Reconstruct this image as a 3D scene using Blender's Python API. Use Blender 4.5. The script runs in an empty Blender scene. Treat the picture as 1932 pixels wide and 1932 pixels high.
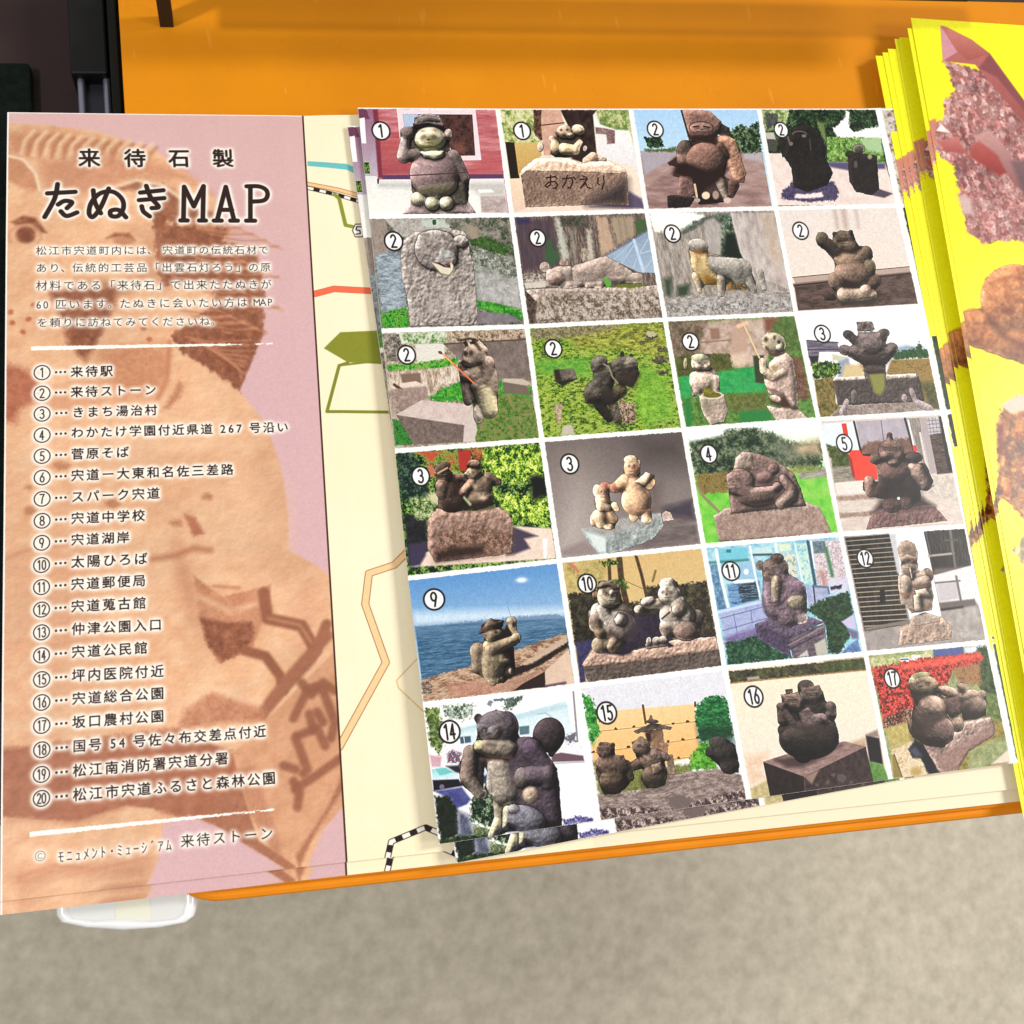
import bpy, bmesh, math, random
import numpy as np

# ------------------------------------------------------------------ camera
S = 0.00119                      # metres per survey unit (the leaflet is 250 units tall)
F = 2150.0                       # focal length for a 1932 wide frame
RX, RY, RZ = -0.24238957, 0.19638394, 0.12923226
TX, TY, TZ = -53.9069, 141.44064, -399.71883

def rotm(a, b, c):
    ca, sa, cb, sb, cc, sc = math.cos(a), math.sin(a), math.cos(b), math.sin(b), math.cos(c), math.sin(c)
    return (np.array([[1, 0, 0], [0, ca, -sa], [0, sa, ca]]) @ np.array([[cb, 0, sb], [0, 1, 0], [-sb, 0, cb]])
            @ np.array([[cc, -sc, 0], [sc, cc, 0], [0, 0, 1]]))

RM = rotm(RX, RY, RZ)
CAM = -RM.T @ np.array([TX, TY, TZ])

def at(x, y, z=0.0):
    """survey: point of the photograph (1932 scale) met at height z, in units"""
    d = RM.T @ np.array([(x - 966) / F, -(y - 966) / F, -1.0])
    k = (z - CAM[2]) / d[2]
    p = CAM + k * d
    return (float(p[0]), float(p[1]), float(z))

def px_of(p):
    q = RM @ np.array(p, float) + np.array([TX, TY, TZ])
    return (966 + F * q[0] / -q[2], 966 - F * q[1] / -q[2])

from mathutils import Matrix
scene = bpy.context.scene
cam_d = bpy.data.cameras.new('camera')
cam_d.sensor_width = 36.0
cam_d.sensor_height = 36.0
cam_d.sensor_fit = 'HORIZONTAL'
cam_d.lens = F / 1932 * 36
cam_d.clip_start = 0.01
cam_d.clip_end = 20
cam_o = bpy.data.objects.new('camera', cam_d)
scene.collection.objects.link(cam_o)
M = Matrix([[*RM.T[i], 0] for i in range(3)] + [[0, 0, 0, 1]])
M.translation = [float(v) * S for v in CAM]
cam_o.matrix_world = M
cam_d.dof.use_dof = True
cam_d.dof.focus_distance = 400 * S
cam_d.dof.aperture_fstop = 32.0
scene.camera = cam_o

# ------------------------------------------------------------------ light
world = bpy.data.worlds.new('World')
scene.world = world
world.use_nodes = True
world.node_tree.nodes['Background'].inputs[0].default_value = (1.0, 0.97, 0.93, 1)
world.node_tree.nodes['Background'].inputs[1].default_value = 0.44

def lamp(name, loc, aim, sx, sy, power, col):
    d = bpy.data.lights.new(name, 'AREA')
    d.shape = 'RECTANGLE'
    d.size, d.size_y, d.energy, d.color = sx, sy, power, col
    o = bpy.data.objects.new(name, d)
    scene.collection.objects.link(o)
    o.location = loc
    v = Matrix.Identity(3)
    import mathutils
    dirv = mathutils.Vector(aim) - mathutils.Vector(loc)
    o.rotation_euler = dirv.to_track_quat('-Z', 'Y').to_euler()
    return o

lamp('area_lamp', (-1.00, -0.45, 1.75), (0.05, -0.2, 0), 0.14, 0.14, 21.0, (1.0, 0.975, 0.94))
lamp('area_lamp', (1.95, -0.80, 1.70), (0.05, -0.2, 0), 0.5, 0.7, 18.0, (1.0, 0.975, 0.94))  # added fill lamp from the right
lamp('area_lamp', (2.10, 0.22, 1.80), (0.05, -0.2, 0), 0.4, 0.7, 47.0, (1.0, 0.97, 0.93))  # added lamp, makes the floor brighten away from the shelf edge
scene.view_settings.view_transform = 'Standard'
scene.view_settings.look = 'None'
scene.view_settings.exposure = 0.0
scene.view_settings.gamma = 1.0

# ------------------------------------------------------------------ print shop: paints flat print from numbers
RNG = np.random.RandomState(7)
LAT = RNG.rand(256, 256).astype(np.float32)

def vnoise(x, y, sd=0):
    x = x + sd * 17.31
    y = y + sd * 9.77
    xi = np.floor(x).astype(np.int32)
    yi = np.floor(y).astype(np.int32)
    fx = (x - xi).astype(np.float32)
    fy = (y - yi).astype(np.float32)
    fx = fx * fx * (3 - 2 * fx)
    fy = fy * fy * (3 - 2 * fy)
    a = LAT[yi & 255, xi & 255]
    b = LAT[yi & 255, (xi + 1) & 255]
    c = LAT[(yi + 1) & 255, xi & 255]
    d = LAT[(yi + 1) & 255, (xi + 1) & 255]
    return (a * (1 - fx) + b * fx) * (1 - fy) + (c * (1 - fx) + d * fx) * fy

def fbm(x, y, sd=0, o=4):
    t = 0
    w = 0
    for i in range(o):
        k = 0.55 ** i
        c, n = math.cos(.6 + i * 1.1), math.sin(.6 + i * 1.1)
        if i == 0:
            c, n = 1.0, 0.0
        t = t + vnoise((x * c - y * n) * 2.03 ** i, (x * n + y * c) * 2.03 ** i, sd + i * 3) * k
        w += k
    return t / w

def box_blur(a, r):
    r = int(max(1, round(r)))
    for ax in (0, 1):
        for _ in range(2):
            p = [(0, 0)] * a.ndim
            p[ax] = (r + 1, r)
            c = np.cumsum(np.pad(a, p, mode='edge'), axis=ax, dtype=np.float64)
            n = a.shape[ax]
            hi = np.take(c, range(2 * r + 1, 2 * r + 1 + n), axis=ax)
            lo = np.take(c, range(0, n), axis=ax)
            a = ((hi - lo) / (2 * r + 1)).astype(np.float32)
    return a

def homography(src, dst):
    A = []
    for (x, y), (u, v) in zip(src, dst):
        A.append([x, y, 1, 0, 0, 0, -u * x, -u * y, -u])
        A.append([0, 0, 0, x, y, 1, -v * x, -v * y, -v])
    return np.linalg.svd(np.array(A, float))[2][-1].reshape(3, 3)

def rgb(c):
    return np.array(c, np.float32) / 255.0

class N:      # mottled colour
    def __init__(s, cols, sc=6, ax=1, ay=1, con=1.7, sd=None, top=None):
        s.c = [rgb(q) for q in cols]
        s.sc, s.ax, s.ay, s.con = sc, ax, ay, con
        s.sd = sd if sd is not None else RNG.randint(0, 90)
    def ev(s, X, Y, T):
        t = fbm(X / s.sc * s.ax, Y / s.sc * s.ay, s.sd)
        if s.sc <= 13:
            t = t + (fbm(X / s.sc * s.ax * 3.1, Y / s.sc * s.ay * 3.1, s.sd + 5, 3) - .5) * .62
        t = np.clip((t - .5) * s.con + .5, 0, .999) * (len(s.c) - 1)
        i = t.astype(int)
        f = (t - i)[..., None]
        C = np.array(s.c)
        return C[i] * (1 - f) + C[np.minimum(i + 1, len(s.c) - 1)] * f

class Gr:     # gradient down the shape
    def __init__(s, a, b, n=.04, sc=5):
        s.a, s.b, s.n, s.sc = rgb(a), rgb(b), n, sc
    def ev(s, X, Y, T):
        T = T[..., None]
        return (s.a * (1 - T) + s.b * T) * (1 + s.n * (fbm(X / s.sc, Y / s.sc, 5)[..., None] - .5) * 2)

class Pic:
    sat, con, lift = 1.0, 1.0, 0.0      # press settings
    sil = None
    def __init__(s, corners, W, H, frame=(0, 0, 3024), bleed=False):
        s.W, s.H = W, H
        s.f = frame
        s.Hm = homography(corners, [(0, 0), (W, 0), (W, H), (0, H)])
        s.img = np.ones((H, W, 3), np.float32)
        s.Y, s.X = np.mgrid[0:H, 0:W].astype(np.float32) + .5
    def fr(s, x, y):
        k = s.f[2] / 1932 * 0.638889
        return s.f[0] * 0.638889 + x * k, s.f[1] * 0.638889 + y * k
    def m(s, x, y):
        a, b = s.fr(x, y)
        q = s.Hm @ np.array([a, b, 1.0])
        return q[0] / q[2], q[1] / q[2]
    def k(s, x, y):
        a = np.array(s.m(x, y)); b = np.array(s.m(x + 10, y)); c = np.array(s.m(x, y + 10))
        J = np.stack([(b - a) / 10, (c - a) / 10], 1)
        return a, J
    def box(s, x0, y0, x1, y1):
        x0, y0 = max(0, int(x0) - 3), max(0, int(y0) - 3)
        x1, y1 = min(s.W, int(x1) + 4), min(s.H, int(y1) + 4)
        if x1 <= x0 or y1 <= y0:
            return None
        return slice(y0, y1), slice(x0, x1)
    def blend(s, b, m, spec, y0, y1):
        X, Y = s.X[b], s.Y[b]
        if isinstance(spec, tuple):
            col = rgb(spec) * np.ones(X.shape + (3,), np.float32)
            col = col * (1 + .07 * (fbm(X / 4, Y / 4, 3)[..., None] - .5))
        else:
            col = spec.ev(X, Y, np.clip((Y - y0) / max(1, y1 - y0), 0, 1))
        m = m[..., None]
        s.img[b] = s.img[b] * (1 - m) + col * m
    def sdf(s, pts, b):
        X, Y = s.X[b], s.Y[b]
        d = np.full(X.shape, 1e9, np.float32)
        ins = np.zeros(X.shape, bool)
        n = len(pts)
        for i in range(n):
            ax, ay = pts[i]
            bx, by = pts[(i + 1) % n]
            ex, ey = bx - ax, by - ay
            t = np.clip(((X - ax) * ex + (Y - ay) * ey) / (ex * ex + ey * ey + 1e-9), 0, 1)
            d = np.minimum(d, (X - ax - t * ex) ** 2 + (Y - ay - t * ey) ** 2)
            c = ((ay > Y) != (by > Y)) & (X < ex * (Y - ay) / (ey + (1e-9 if ey >= 0 else -1e-9)) + ax)
            ins ^= c
        d = np.sqrt(d)
        return np.where(ins, -d, d)
    def po(s, pts, spec, soft=1.2, rough=0, al=1.0, rs=4):
        q = [s.m(*p) for p in pts]
        xs, ys = [a for a, _ in q], [a for _, a in q]
        g = soft + rough + 1
        b = s.box(min(xs) - g, min(ys) - g, max(xs) + g, max(ys) + g)
        if b is None:
            return
        d = s.sdf(q, b)
        if rough:
            d = d + (fbm(s.X[b] / rs, s.Y[b] / rs, 11, 3) - .5) * 2.4 * rough
        s.blend(b, np.clip(.5 - d / soft, 0, 1) * al, spec, min(ys), max(ys))
    def bg(s, spec):
        b = (slice(0, s.H), slice(0, s.W))
        s.blend(b, np.ones((s.H, s.W), np.float32), spec, 0, s.H)
    def el(s, x, y, rx, ry, spec, rot=0, soft=1.2, rough=0, al=1.0):
        pts = []
        c, n = math.cos(math.radians(rot)), math.sin(math.radians(rot))
        for i in range(20):
            t = i * math.pi / 10
            a, b = rx * math.cos(t), ry * math.sin(t)
            pts.append((x + a * c - b * n, y + a * n + b * c))
        s.po(pts, spec, soft, rough, al)
    def ln(s, pts, w, spec, soft=1.0, al=1.0, dash=None):
        q = [s.m(*p) for p in pts]
        _, J = s.k(*pts[0])
        r = w * math.sqrt(abs(np.linalg.det(J))) / 2
        g = r + soft + 1
        xs, ys = [a for a, _ in q], [a for _, a in q]
        b = s.box(min(xs) - g, min(ys) - g, max(xs) + g, max(ys) + g)
        if b is None:
            return
        X, Y = s.X[b], s.Y[b]
        d = np.full(X.shape, 1e9, np.float32)
        L = np.zeros(X.shape, np.float32)
        acc = 0
        for (ax, ay), (bx, by) in zip(q[:-1], q[1:]):
            ex, ey = bx - ax, by - ay
            ll = math.hypot(ex, ey)
            t = np.clip(((X - ax) * ex + (Y - ay) * ey) / (ll * ll + 1e-9), 0, 1)
            dd = np.hypot(X - ax - t * ex, Y - ay - t * ey)
            L = np.where(dd < d, acc + t * ll, L)
            d = np.minimum(d, dd)
            acc += ll
        m = np.clip(.5 - (d - r) / soft, 0, 1) * al
        if dash:
            m = m * (np.mod(L, dash) < dash * .5)
        s.blend(b, m, spec, min(ys), max(ys))
        return m, b
    def st(s, prims, amb=.5, dif=.75, L=(-.45, -.6, .66), bump=1.0, bs=5, ao=.05, mot=.16, sd=0, al=1.0):
        """stone figures: a relief of ellipsoids, tapered limbs and rounded slabs, shaded as the printed picture shows them"""
        if len(prims) >= 7 and s.sil:
            prims = [('p', q, -60, 70, c) for q, c in s.sil] + prims
            s.sil = None
        Z = np.full((s.H, s.W), -1e3, np.float32)
        C = np.zeros((s.H, s.W, 3), np.float32)
        A = np.zeros((s.H, s.W), np.float32)
        for p in prims:
            if p[0] in 'ef':
                _, x, y, rx, ry, rot, zo, col = p
                a, J = s.k(x, y)
                c, n = math.cos(math.radians(rot)), math.sin(math.radians(rot))
                Mx = J @ np.array([[c * rx, -n * ry], [n * rx, c * ry]])
                R = float(np.abs(Mx).sum(1).max())
                b = s.box(a[0] - R, a[1] - R, a[0] + R, a[1] + R)
                if b is None:
                    continue
                I = np.linalg.inv(Mx)
                dx, dy = s.X[b] - a[0], s.Y[b] - a[1]
                q = (I[0, 0] * dx + I[0, 1] * dy) ** 2 + (I[1, 0] * dx + I[1, 1] * dy) ** 2
                r = math.sqrt(abs(np.linalg.det(Mx)))
                sc = math.sqrt(abs(np.linalg.det(J)))
                z = zo * sc + r * (.62 if p[0] == 'e' else .22) * np.sqrt(np.clip(1 - q, 0, 1))
                m = np.clip((1 - np.sqrt(q)) * r + .5, 0, 1)
                if p[0] == 'f':
                    m = m * (A[b] > .5)
            elif p[0] == 'c':
                _, x1, y1, x2, y2, r1, r2, zo, col = p
                a, J = s.k(x1, y1)
                e = np.array(s.m(x2, y2))
                sc = math.sqrt(abs(np.linalg.det(J)))
                r1, r2 = r1 * sc, r2 * sc
                g = max(r1, r2)
                b = s.box(min(a[0], e[0]) - g, min(a[1], e[1]) - g, max(a[0], e[0]) + g, max(a[1], e[1]) + g)
                if b is None:
                    continue
                v = e - a
                t = np.clip(((s.X[b] - a[0]) * v[0] + (s.Y[b] - a[1]) * v[1]) / (v @ v + 1e-9), 0, 1)
                d = np.hypot(s.X[b] - a[0] - t * v[0], s.Y[b] - a[1] - t * v[1])
                r = r1 + (r2 - r1) * t
                z = zo * sc + .9 * np.sqrt(np.clip(r * r - d * d, 0, None))
                m = np.clip(r - d + .5, 0, 1)
            else:
                _, pts, zo, rd, col = p
                q = [s.m(*w) for w in pts]
                _, J = s.k(*pts[0])
                sc = math.sqrt(abs(np.linalg.det(J)))
                xs, ys = [w for w, _ in q], [w for _, w in q]
                b = s.box(min(xs) - 2, min(ys) - 2, max(xs) + 2, max(ys) + 2)
                if b is None:
                    continue
                d = s.sdf(q, b)
                d = d + np.clip(1 - np.abs(d) / 9, 0, 1) * (fbm(s.X[b] / 7, s.Y[b] / 7, 21) - .5) * 3.6
                rd = max(1.0, rd * sc)
                t = np.clip(-d / rd, 0, 1)
                z = zo * sc + rd * np.sqrt(np.clip(1 - (1 - t) ** 2, 0, 1))
                m = np.clip(.5 - d, 0, 1)
            w = (m > .02) & (z > Z[b])
            Zb, Cb, Ab = Z[b], C[b], A[b]
            hard = w & (m > .5)
            Zb[hard] = z[hard]
            cc = rgb(col)
            Cb[w] = cc if not isinstance(cc, list) else cc
            Ab[w] = np.maximum(Ab[w], m[w])
        on = A > .02
        if not on.any():
            return
        Zf = np.where(Z > -500, Z, 0)
        lo = Zf[Z > -500].min() if (Z > -500).any() else 0
        Zf = np.where(Z > -500, Z, lo)
        nz = fbm(s.X / bs, s.Y / bs, 31 + sd, 4)
        wz = box_blur(A, 3) + 1e-3
        Zb_ = box_blur(np.where(A > .02, Zf, 0), 3) / wz
        Zb_ = box_blur(np.where(A > .02, Zb_, 0), 2) / (box_blur(A, 2) + 1e-3)
        H2 = .18 * Zf + .82 * Zb_ + (nz - .5) * 2.1 * bump
        H2 = np.where(A > .02, box_blur(H2, 1), Zf)
        wc = box_blur(A, 4)[..., None] + 1e-3
        C = .35 * C + .65 * box_blur(C * A[..., None], 4) / wc
        gy, gx = np.gradient(H2)
        nl = 1 / np.sqrt(gx * gx + gy * gy + 1)
        l = np.array(L) / np.linalg.norm(L)
        sh = np.clip((-gx * l[0] - gy * l[1] + l[2]) * nl, 0, 1)
        occ = np.clip((box_blur(Zf, max(2, s.W // 45)) - Zf) * ao, -.12, .34)
        mo = 1 + (fbm(s.X / 14, s.Y / 14, 51 + sd, 4) - .5) * 2 * mot
        occ2 = np.clip((box_blur(Zf, 2) - Zf) * .08, -.08, .26)
        grit = 1 + (fbm(s.X / 3.4, s.Y / 3.4, 61 + sd, 4) - .5) * .34
        lum = np.clip((amb - .15 + dif * 1.18 * sh) * (1 - occ) * (1 - occ2) * mo * grit, .02, 1.6)
        C = .74 * C + .26 * C.mean(-1, keepdims=True) * np.array([1.03, 1.0, .95], np.float32)
        out = C * (lum ** 1.16)[..., None]
        m = (A * al)[..., None]
        s.img = s.img * (1 - m) + np.clip(out, 0, 1) * m
    def facets(s, pts, cell, cols, soft=1.5, rough=3, sd=3, con=1.0):
        """broken crystal faces"""
        q = [s.m(*p) for p in pts]
        xs, ys = [a for a, _ in q], [a for _, a in q]
        b = s.box(min(xs) - 4, min(ys) - 4, max(xs) + 4, max(ys) + 4)
        X, Y = s.X[b], s.Y[b]
        d = s.sdf(q, b) + (fbm(X / 5, Y / 5, 11, 3) - .5) * 2.4 * rough
        col = np.zeros(X.shape + (3,), np.float32)
        wsum = 0
        for lv, (cs, wt) in enumerate(((cell, .55), (cell * .45, .45))):
            best = np.full(X.shape, 1e9, np.float32)
            idx = np.zeros(X.shape, np.int32)
            ci, cj = np.floor(X / cs).astype(int), np.floor(Y / cs).astype(int)
            for oi in (-1, 0, 1):
                for oj in (-1, 0, 1):
                    a, c = ci + oi, cj + oj
                    jx = LAT[(c + sd) & 255, (a + lv * 7) & 255]
                    jy = LAT[(a + 91) & 255, (c + sd * 3) & 255]
                    dd = (X - (a + jx) * cs) ** 2 + ((Y - (c + jy) * cs) * .8) ** 2
                    m = dd < best
                    best = np.where(m, dd, best)
                    idx = np.where(m, (a * 131 + c * 57) & 255, idx)
            r1, r2, r3 = LAT[idx, 5], LAT[idx, 77], LAT[idx, 140]
            cc = np.array([rgb(v) for v in cols])[(r1 * len(cols)).astype(int) % len(cols)]
            lum = .72 + con * (.62 * (r2 - .45)) + .35 * con * ((r3 - .5) * (X / cs % 1) + (r1 - .5) * (Y / cs % 1))
            col += cc * lum[..., None] * wt
        col *= (1.18 + .5 * (fbm(X / (cell * 2.4), Y / (cell * 2.4), 9)[..., None] - .5))
        m = np.clip(.5 - d / soft, 0, 1)[..., None]
        s.img[b] = s.img[b] * (1 - m) + np.clip(col, 0, 1) * m
    def gauss(s, x, y, rx, ry, col, al=.6, rot=0):
        a, J = s.k(x, y)
        c, n = math.cos(math.radians(rot)), math.sin(math.radians(rot))
        I = np.linalg.inv(J @ np.array([[c * rx, -n * ry], [n * rx, c * ry]]))
        dx, dy = s.X - a[0], s.Y - a[1]
        q = (I[0, 0] * dx + I[0, 1] * dy) ** 2 + (I[1, 0] * dx + I[1, 1] * dy) ** 2
        m = (al * np.exp(-q * 1.5))[..., None]
        s.img = s.img * (1 - m) + rgb(col) * m
    def face(s, x, y, rx, ry, dx=0.0, al=.75):
        """raccoon dog mask: dark eye patches, paler muzzle, nose and mouth"""
        k = dx * rx
        s.gauss(x + k * .6, y + ry * .32, rx * .52, ry * .40, (206, 186, 164), .38 * al)
        for d in (-1, 1):
            s.gauss(x + k + d * rx * .42, y - ry * .12, rx * .30, ry * .26, (44, 32, 28), .85 * al, d * 25)
            s.gauss(x + k + d * rx * .42, y - ry * .46, rx * .36, ry * .12, (214, 196, 176), .40 * al, d * -12)
            s.gauss(x + k + d * rx * .40, y - ry * .10, rx * .07, ry * .08, (230, 220, 206), .6 * al)
        s.gauss(x + k * 1.5, y + ry * .14, rx * .15, ry * .13, (34, 24, 22), .95 * al)
        s.gauss(x + k * 1.2, y + ry * .50, rx * .42, ry * .07, (50, 34, 30), .8 * al)
        s.gauss(x + k * .6, y + ry * .95, rx * .8, ry * .16, (40, 30, 28), .55 * al)
    def badge(s, x, y, r, txt, ink=(30, 26, 26)):
        a, J = s.k(x, y)
        rr = r * math.sqrt(abs(np.linalg.det(J)))
        d = np.hypot(s.X - a[0], s.Y - a[1])
        for rad, col in ((rr, ink), (rr * .83, (253, 252, 248))):
            m = np.clip(rad - d + .5, 0, 1)[..., None]
            s.img = s.img * (1 - m) + rgb(col) * m
        s.digits(a[0], a[1], rr * 1.22, txt, max(1.5, rr * .18), ink)
    def digits(s, cx, cy, h, txt, w, ink):
        n = len(txt)
        dw = h * (.42 if n > 1 else .5)
        x0 = cx - dw * (n - 1) * .5 * 1.12
        for i, ch in enumerate(txt):
            for st in DIG[ch]:
                s.stroke([(x0 + i * dw * 1.12 + (u - .5) * dw, cy + (v - .5) * h) for u, v in st], w, ink)
    def stroke(s, q, w, col, soft=1.1, al=1.0):
        xs, ys = [a for a, _ in q], [a for _, a in q]
        b = s.box(min(xs) - w, min(ys) - w, max(xs) + w, max(ys) + w)
        if b is None:
            return
        X, Y = s.X[b], s.Y[b]
        d = np.full(X.shape, 1e9, np.float32)
        for (ax, ay), (bx, by) in zip(q[:-1], q[1:]):
            ex, ey = bx - ax, by - ay
            t = np.clip(((X - ax) * ex + (Y - ay) * ey) / (ex * ex + ey * ey + 1e-9), 0, 1)
            d = np.minimum(d, np.hypot(X - ax - t * ex, Y - ay - t * ey))
        m = np.clip(.5 - (d - w / 2) / soft, 0, 1) * al
        s.blend(b, m, tuple(col), 0, 1)
        if hasattr(s, 'ink'):
            s.ink[b] = np.maximum(s.ink[b], m)
    def edge(s, l=True, t=True, r=True, bt=True, w=1.7):
        """torn white border of a printed picture"""
        n1 = (fbm(s.X / 5, s.Y / 5, 71) - .5) * 3.2
        d = np.full(s.X.shape, 99, np.float32)
        if l: d = np.minimum(d, s.X)
        if t: d = np.minimum(d, s.Y)
        if r: d = np.minimum(d, s.W - s.X)
        if bt: d = np.minimum(d, s.H - s.Y)
        m = np.clip(.5 + (w - d + n1), 0, 1)[..., None]
        s.img = s.img * (1 - m) + rgb((253, 251, 245)) * m
    def image(s, name):
        im = bpy.data.images.new(name, s.W, s.H, alpha=False, float_buffer=False)
        px = np.ones((s.H, s.W, 4), np.float32)
        im_ = s.img[::-1]
        g = im_.mean(-1, keepdims=True)
        im_ = g + (im_ - g) * s.sat
        px[..., :3] = np.clip((im_ - .55) * s.con + .55 + s.lift, 0, 1)
        im.pixels.foreach_set(px.ravel())
        im.update()
        im.pack()
        return im

def arc(cx, cy, rx, ry, a0, a1, n=10):
    return [(cx + rx * math.cos(math.radians(a0 + (a1 - a0) * i / n)), cy + ry * math.sin(math.radians(a0 + (a1 - a0) * i / n))) for i in range(n + 1)]

DIG = {
    '0': [arc(.5, .5, .42, .5, 0, 360, 18)],
    '1': [[(.22, .16), (.55, 0), (.58, 1)]],
    '2': [arc(.46, .28, .38, .28, 200, 370, 10) + [(.6, .55), (.12, .98), (.92, .98)]],
    '3': [arc(.45, .26, .36, .26, 215, 400, 10) + [(.45, .48)] + arc(.45, .73, .42, .27, -80, 150, 12)],
    '4': [[(.82, .7), (.06, .7), (.56, .02), (.6, 1)]],
    '5': [[(.86, .02), (.26, .02), (.2, .44)] + arc(.46, .7, .42, .3, -120, 145, 12)],
    '6': [[(.72, 0), (.3, .4)] + arc(.5, .69, .38, .31, 200, 560, 16)],
    '7': [[(.08, .02), (.9, .02), (.55, .4), (.42, 1)]],
    '8': [arc(.5, .25, .34, .25, 0, 360, 14), arc(.5, .74, .42, .26, 0, 360, 14)],
    '9': [arc(.46, .3, .38, .3, 0, 360, 16), [(.84, .3), (.5, 1)]],
}
# ------------------------------------------------------------------ the printed pictures
GRID = [[(675, 203), (939, 205), (1190, 205), (1432, 205), (1655, 205)],
        [(697, 409), (965, 406), (1220, 398), (1464, 393), (1694, 388)],
        [(720, 624), (994, 616), (1255, 603), (1502, 592), (1737, 577)],
        [(745, 851), (1022, 830), (1290, 810), (1544, 791), (1778, 778)],
        [(770, 1091), (1055, 1058), (1327, 1030), (1586, 1008), (1823, 993)],
        [(798, 1330), (1090, 1294), (1367, 1260), (1633, 1233), (1864, 1211)],
        [(828, 1593), (1129, 1548), (1413, 1508), (1681, 1470), (1911, 1440)]]
WH = (255, 253, 250)
LEAF = [(18, 38, 24), (34, 66, 34), (72, 112, 44), (150, 176, 70)]
DGR = [(14, 24, 20), (26, 46, 32), (44, 74, 44), (86, 110, 66)]
BRI = [(40, 70, 30), (96, 140, 44), (160, 196, 60), (222, 230, 120)]
MOSS = [(70, 70, 42), (112, 140, 40), (160, 196, 50), (205, 214, 84)]
GRS = [(40, 110, 44), (60, 150, 50), (110, 190, 60)]
ROK = [(92, 84, 76), (136, 124, 114), (178, 166, 154), (206, 196, 186)]

def p11(P):
    P.bg(N([(176, 84, 90), (194, 112, 118), (212, 142, 146)], 16, .35, 2.4))
    P.po([(290, 440), (520, 440), (700, 850), (340, 860)], Gr((190, 88, 88), (160, 72, 80)), 14, al=.7)
    P.po([(1480, 600), (1700, 640), (1740, 840), (1400, 840)], (190, 92, 96), 20, al=.7)
    P.po([(60, 60), (245, 60), (300, 870), (150, 870), (70, 240)], Gr((150, 104, 130), (190, 176, 190)))
    P.po([(60, 80), (160, 80), (200, 200), (80, 190)], (116, 66, 92), 3)
    P.po([(80, 190), (140, 180), (160, 480), (100, 480)], WH, 2)
    P.po([(235, 80), (292, 80), (350, 880), (300, 880)], (132, 56, 74), 4)
    P.po([(130, 700), (190, 700), (205, 830), (140, 830)], N(LEAF, 3))
    P.po([(510, 85), (1420, 85), (1490, 675), (1230, 680), (1180, 620), (545, 420)], (240, 216, 222))
    P.po([(580, 140), (1385, 145), (1420, 622), (1200, 625), (1100, 500), (600, 290)], N([(58, 36, 36), (84, 56, 52), (100, 66, 58)], 9))
    P.po([(580, 138), (760, 140), (730, 340), (600, 290)], (178, 196, 224), 2)
    P.po([(1140, 470), (1300, 480), (1290, 605), (1190, 600)], (150, 96, 76), 12, al=.6)
    P.po([(340, 850), (1745, 838), (1750, 888), (345, 897)], (96, 66, 104), 2)
    P.po([(150, 857), (282, 862), (300, 900), (1750, 888), (1800, 1310), (60, 1310)], Gr((226, 226, 224), (244, 242, 232)))
    P.po([(300, 948), (1755, 945), (1758, 1000), (310, 985)], (176, 172, 166), 14, al=.75)
    P.po([(1380, 990), (1762, 990), (1770, 1090), (1480, 1090)], (196, 190, 184), 16)
    P.po([(1480, 1092), (1772, 1088), (1800, 1290), (1490, 1280)], N([(170, 148, 146), (200, 186, 182)], 8, .5), 4)
    P.po([(285, 890), (310, 890), (305, 950), (288, 945)], (70, 50, 50))
    P.po([(1450, 1020), (1600, 1015), (1640, 1045), (1470, 1055)], WH, 4)
    c, d, w = (158, 126, 128), (118, 98, 96), (204, 198, 162)
    P.st([('p', [(580, 1300), (680, 1160), (760, 1110), (1320, 1130), (1440, 1300)], 0, 30, (176, 150, 150)),
          ('p', [(1120, 960), (1320, 900), (1330, 1190), (1170, 1200)], 10, 40, (88, 82, 68)),
          ('e', 950, 830, 285, 290, 0, 20, c), ('e', 970, 950, 245, 160, 0, 60, (168, 150, 128)),
          ('c', 1170, 640, 1300, 880, 85, 60, 40, d), ('c', 740, 600, 590, 640, 60, 75, 60, d), ('c', 580, 630, 610, 430, 70, 50, 62, (168, 150, 148)),
          ('e', 640, 355, 92, 72, 0, 90, (116, 98, 96)), ('e', 690, 340, 40, 60, 0, 110, (108, 90, 86)),
          ('e', 900, 430, 180, 140, 0, 90, (206, 194, 158)), ('e', 880, 470, 130, 85, 0, 120, (206, 202, 150)), ('e', 1110, 375, 48, 64, 0, 80, (150, 128, 122)),
          ('p', [(715, 180), (790, 142), (900, 135), (1010, 160), (1040, 240), (900, 222), (725, 245)], 160, 26, (136, 122, 120)),
          ('p', [(700, 250), (860, 226), (1050, 246), (1070, 320), (880, 268), (705, 305)], 170, 14, (84, 70, 70)),
          ('p', [(770, 572), (1060, 566), (1040, 640), (950, 670), (830, 640)], 210, 16, (206, 204, 164)),
          ('e', 760, 1120, 95, 80, 0, 40, (206, 190, 160)), ('e', 925, 1170, 84, 84, 0, 80, w), ('e', 1085, 1172, 82, 80, 0, 80, w), ('e', 985, 1090, 34, 32, 0, 110, w)], bump=.7)
    P.ln([(665, 852), (950, 840), (1335, 815)], 12, (84, 52, 60))
    P.gauss(910, 440, 70, 55, (92, 92, 34), .85)
    P.gauss(880, 525, 170, 34, (110, 112, 50), .8)
    P.gauss(960, 1020, 220, 50, (76, 78, 44), .6)
    P.gauss(960, 330, 50, 20, (150, 112, 92), .6); P.gauss(810, 335, 40, 20, (140, 118, 90), .6)
    for i in range(4):
        P.ln([(745 + i * 26, 1150), (748 + i * 26, 1205)], 9, (92, 78, 60))

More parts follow.
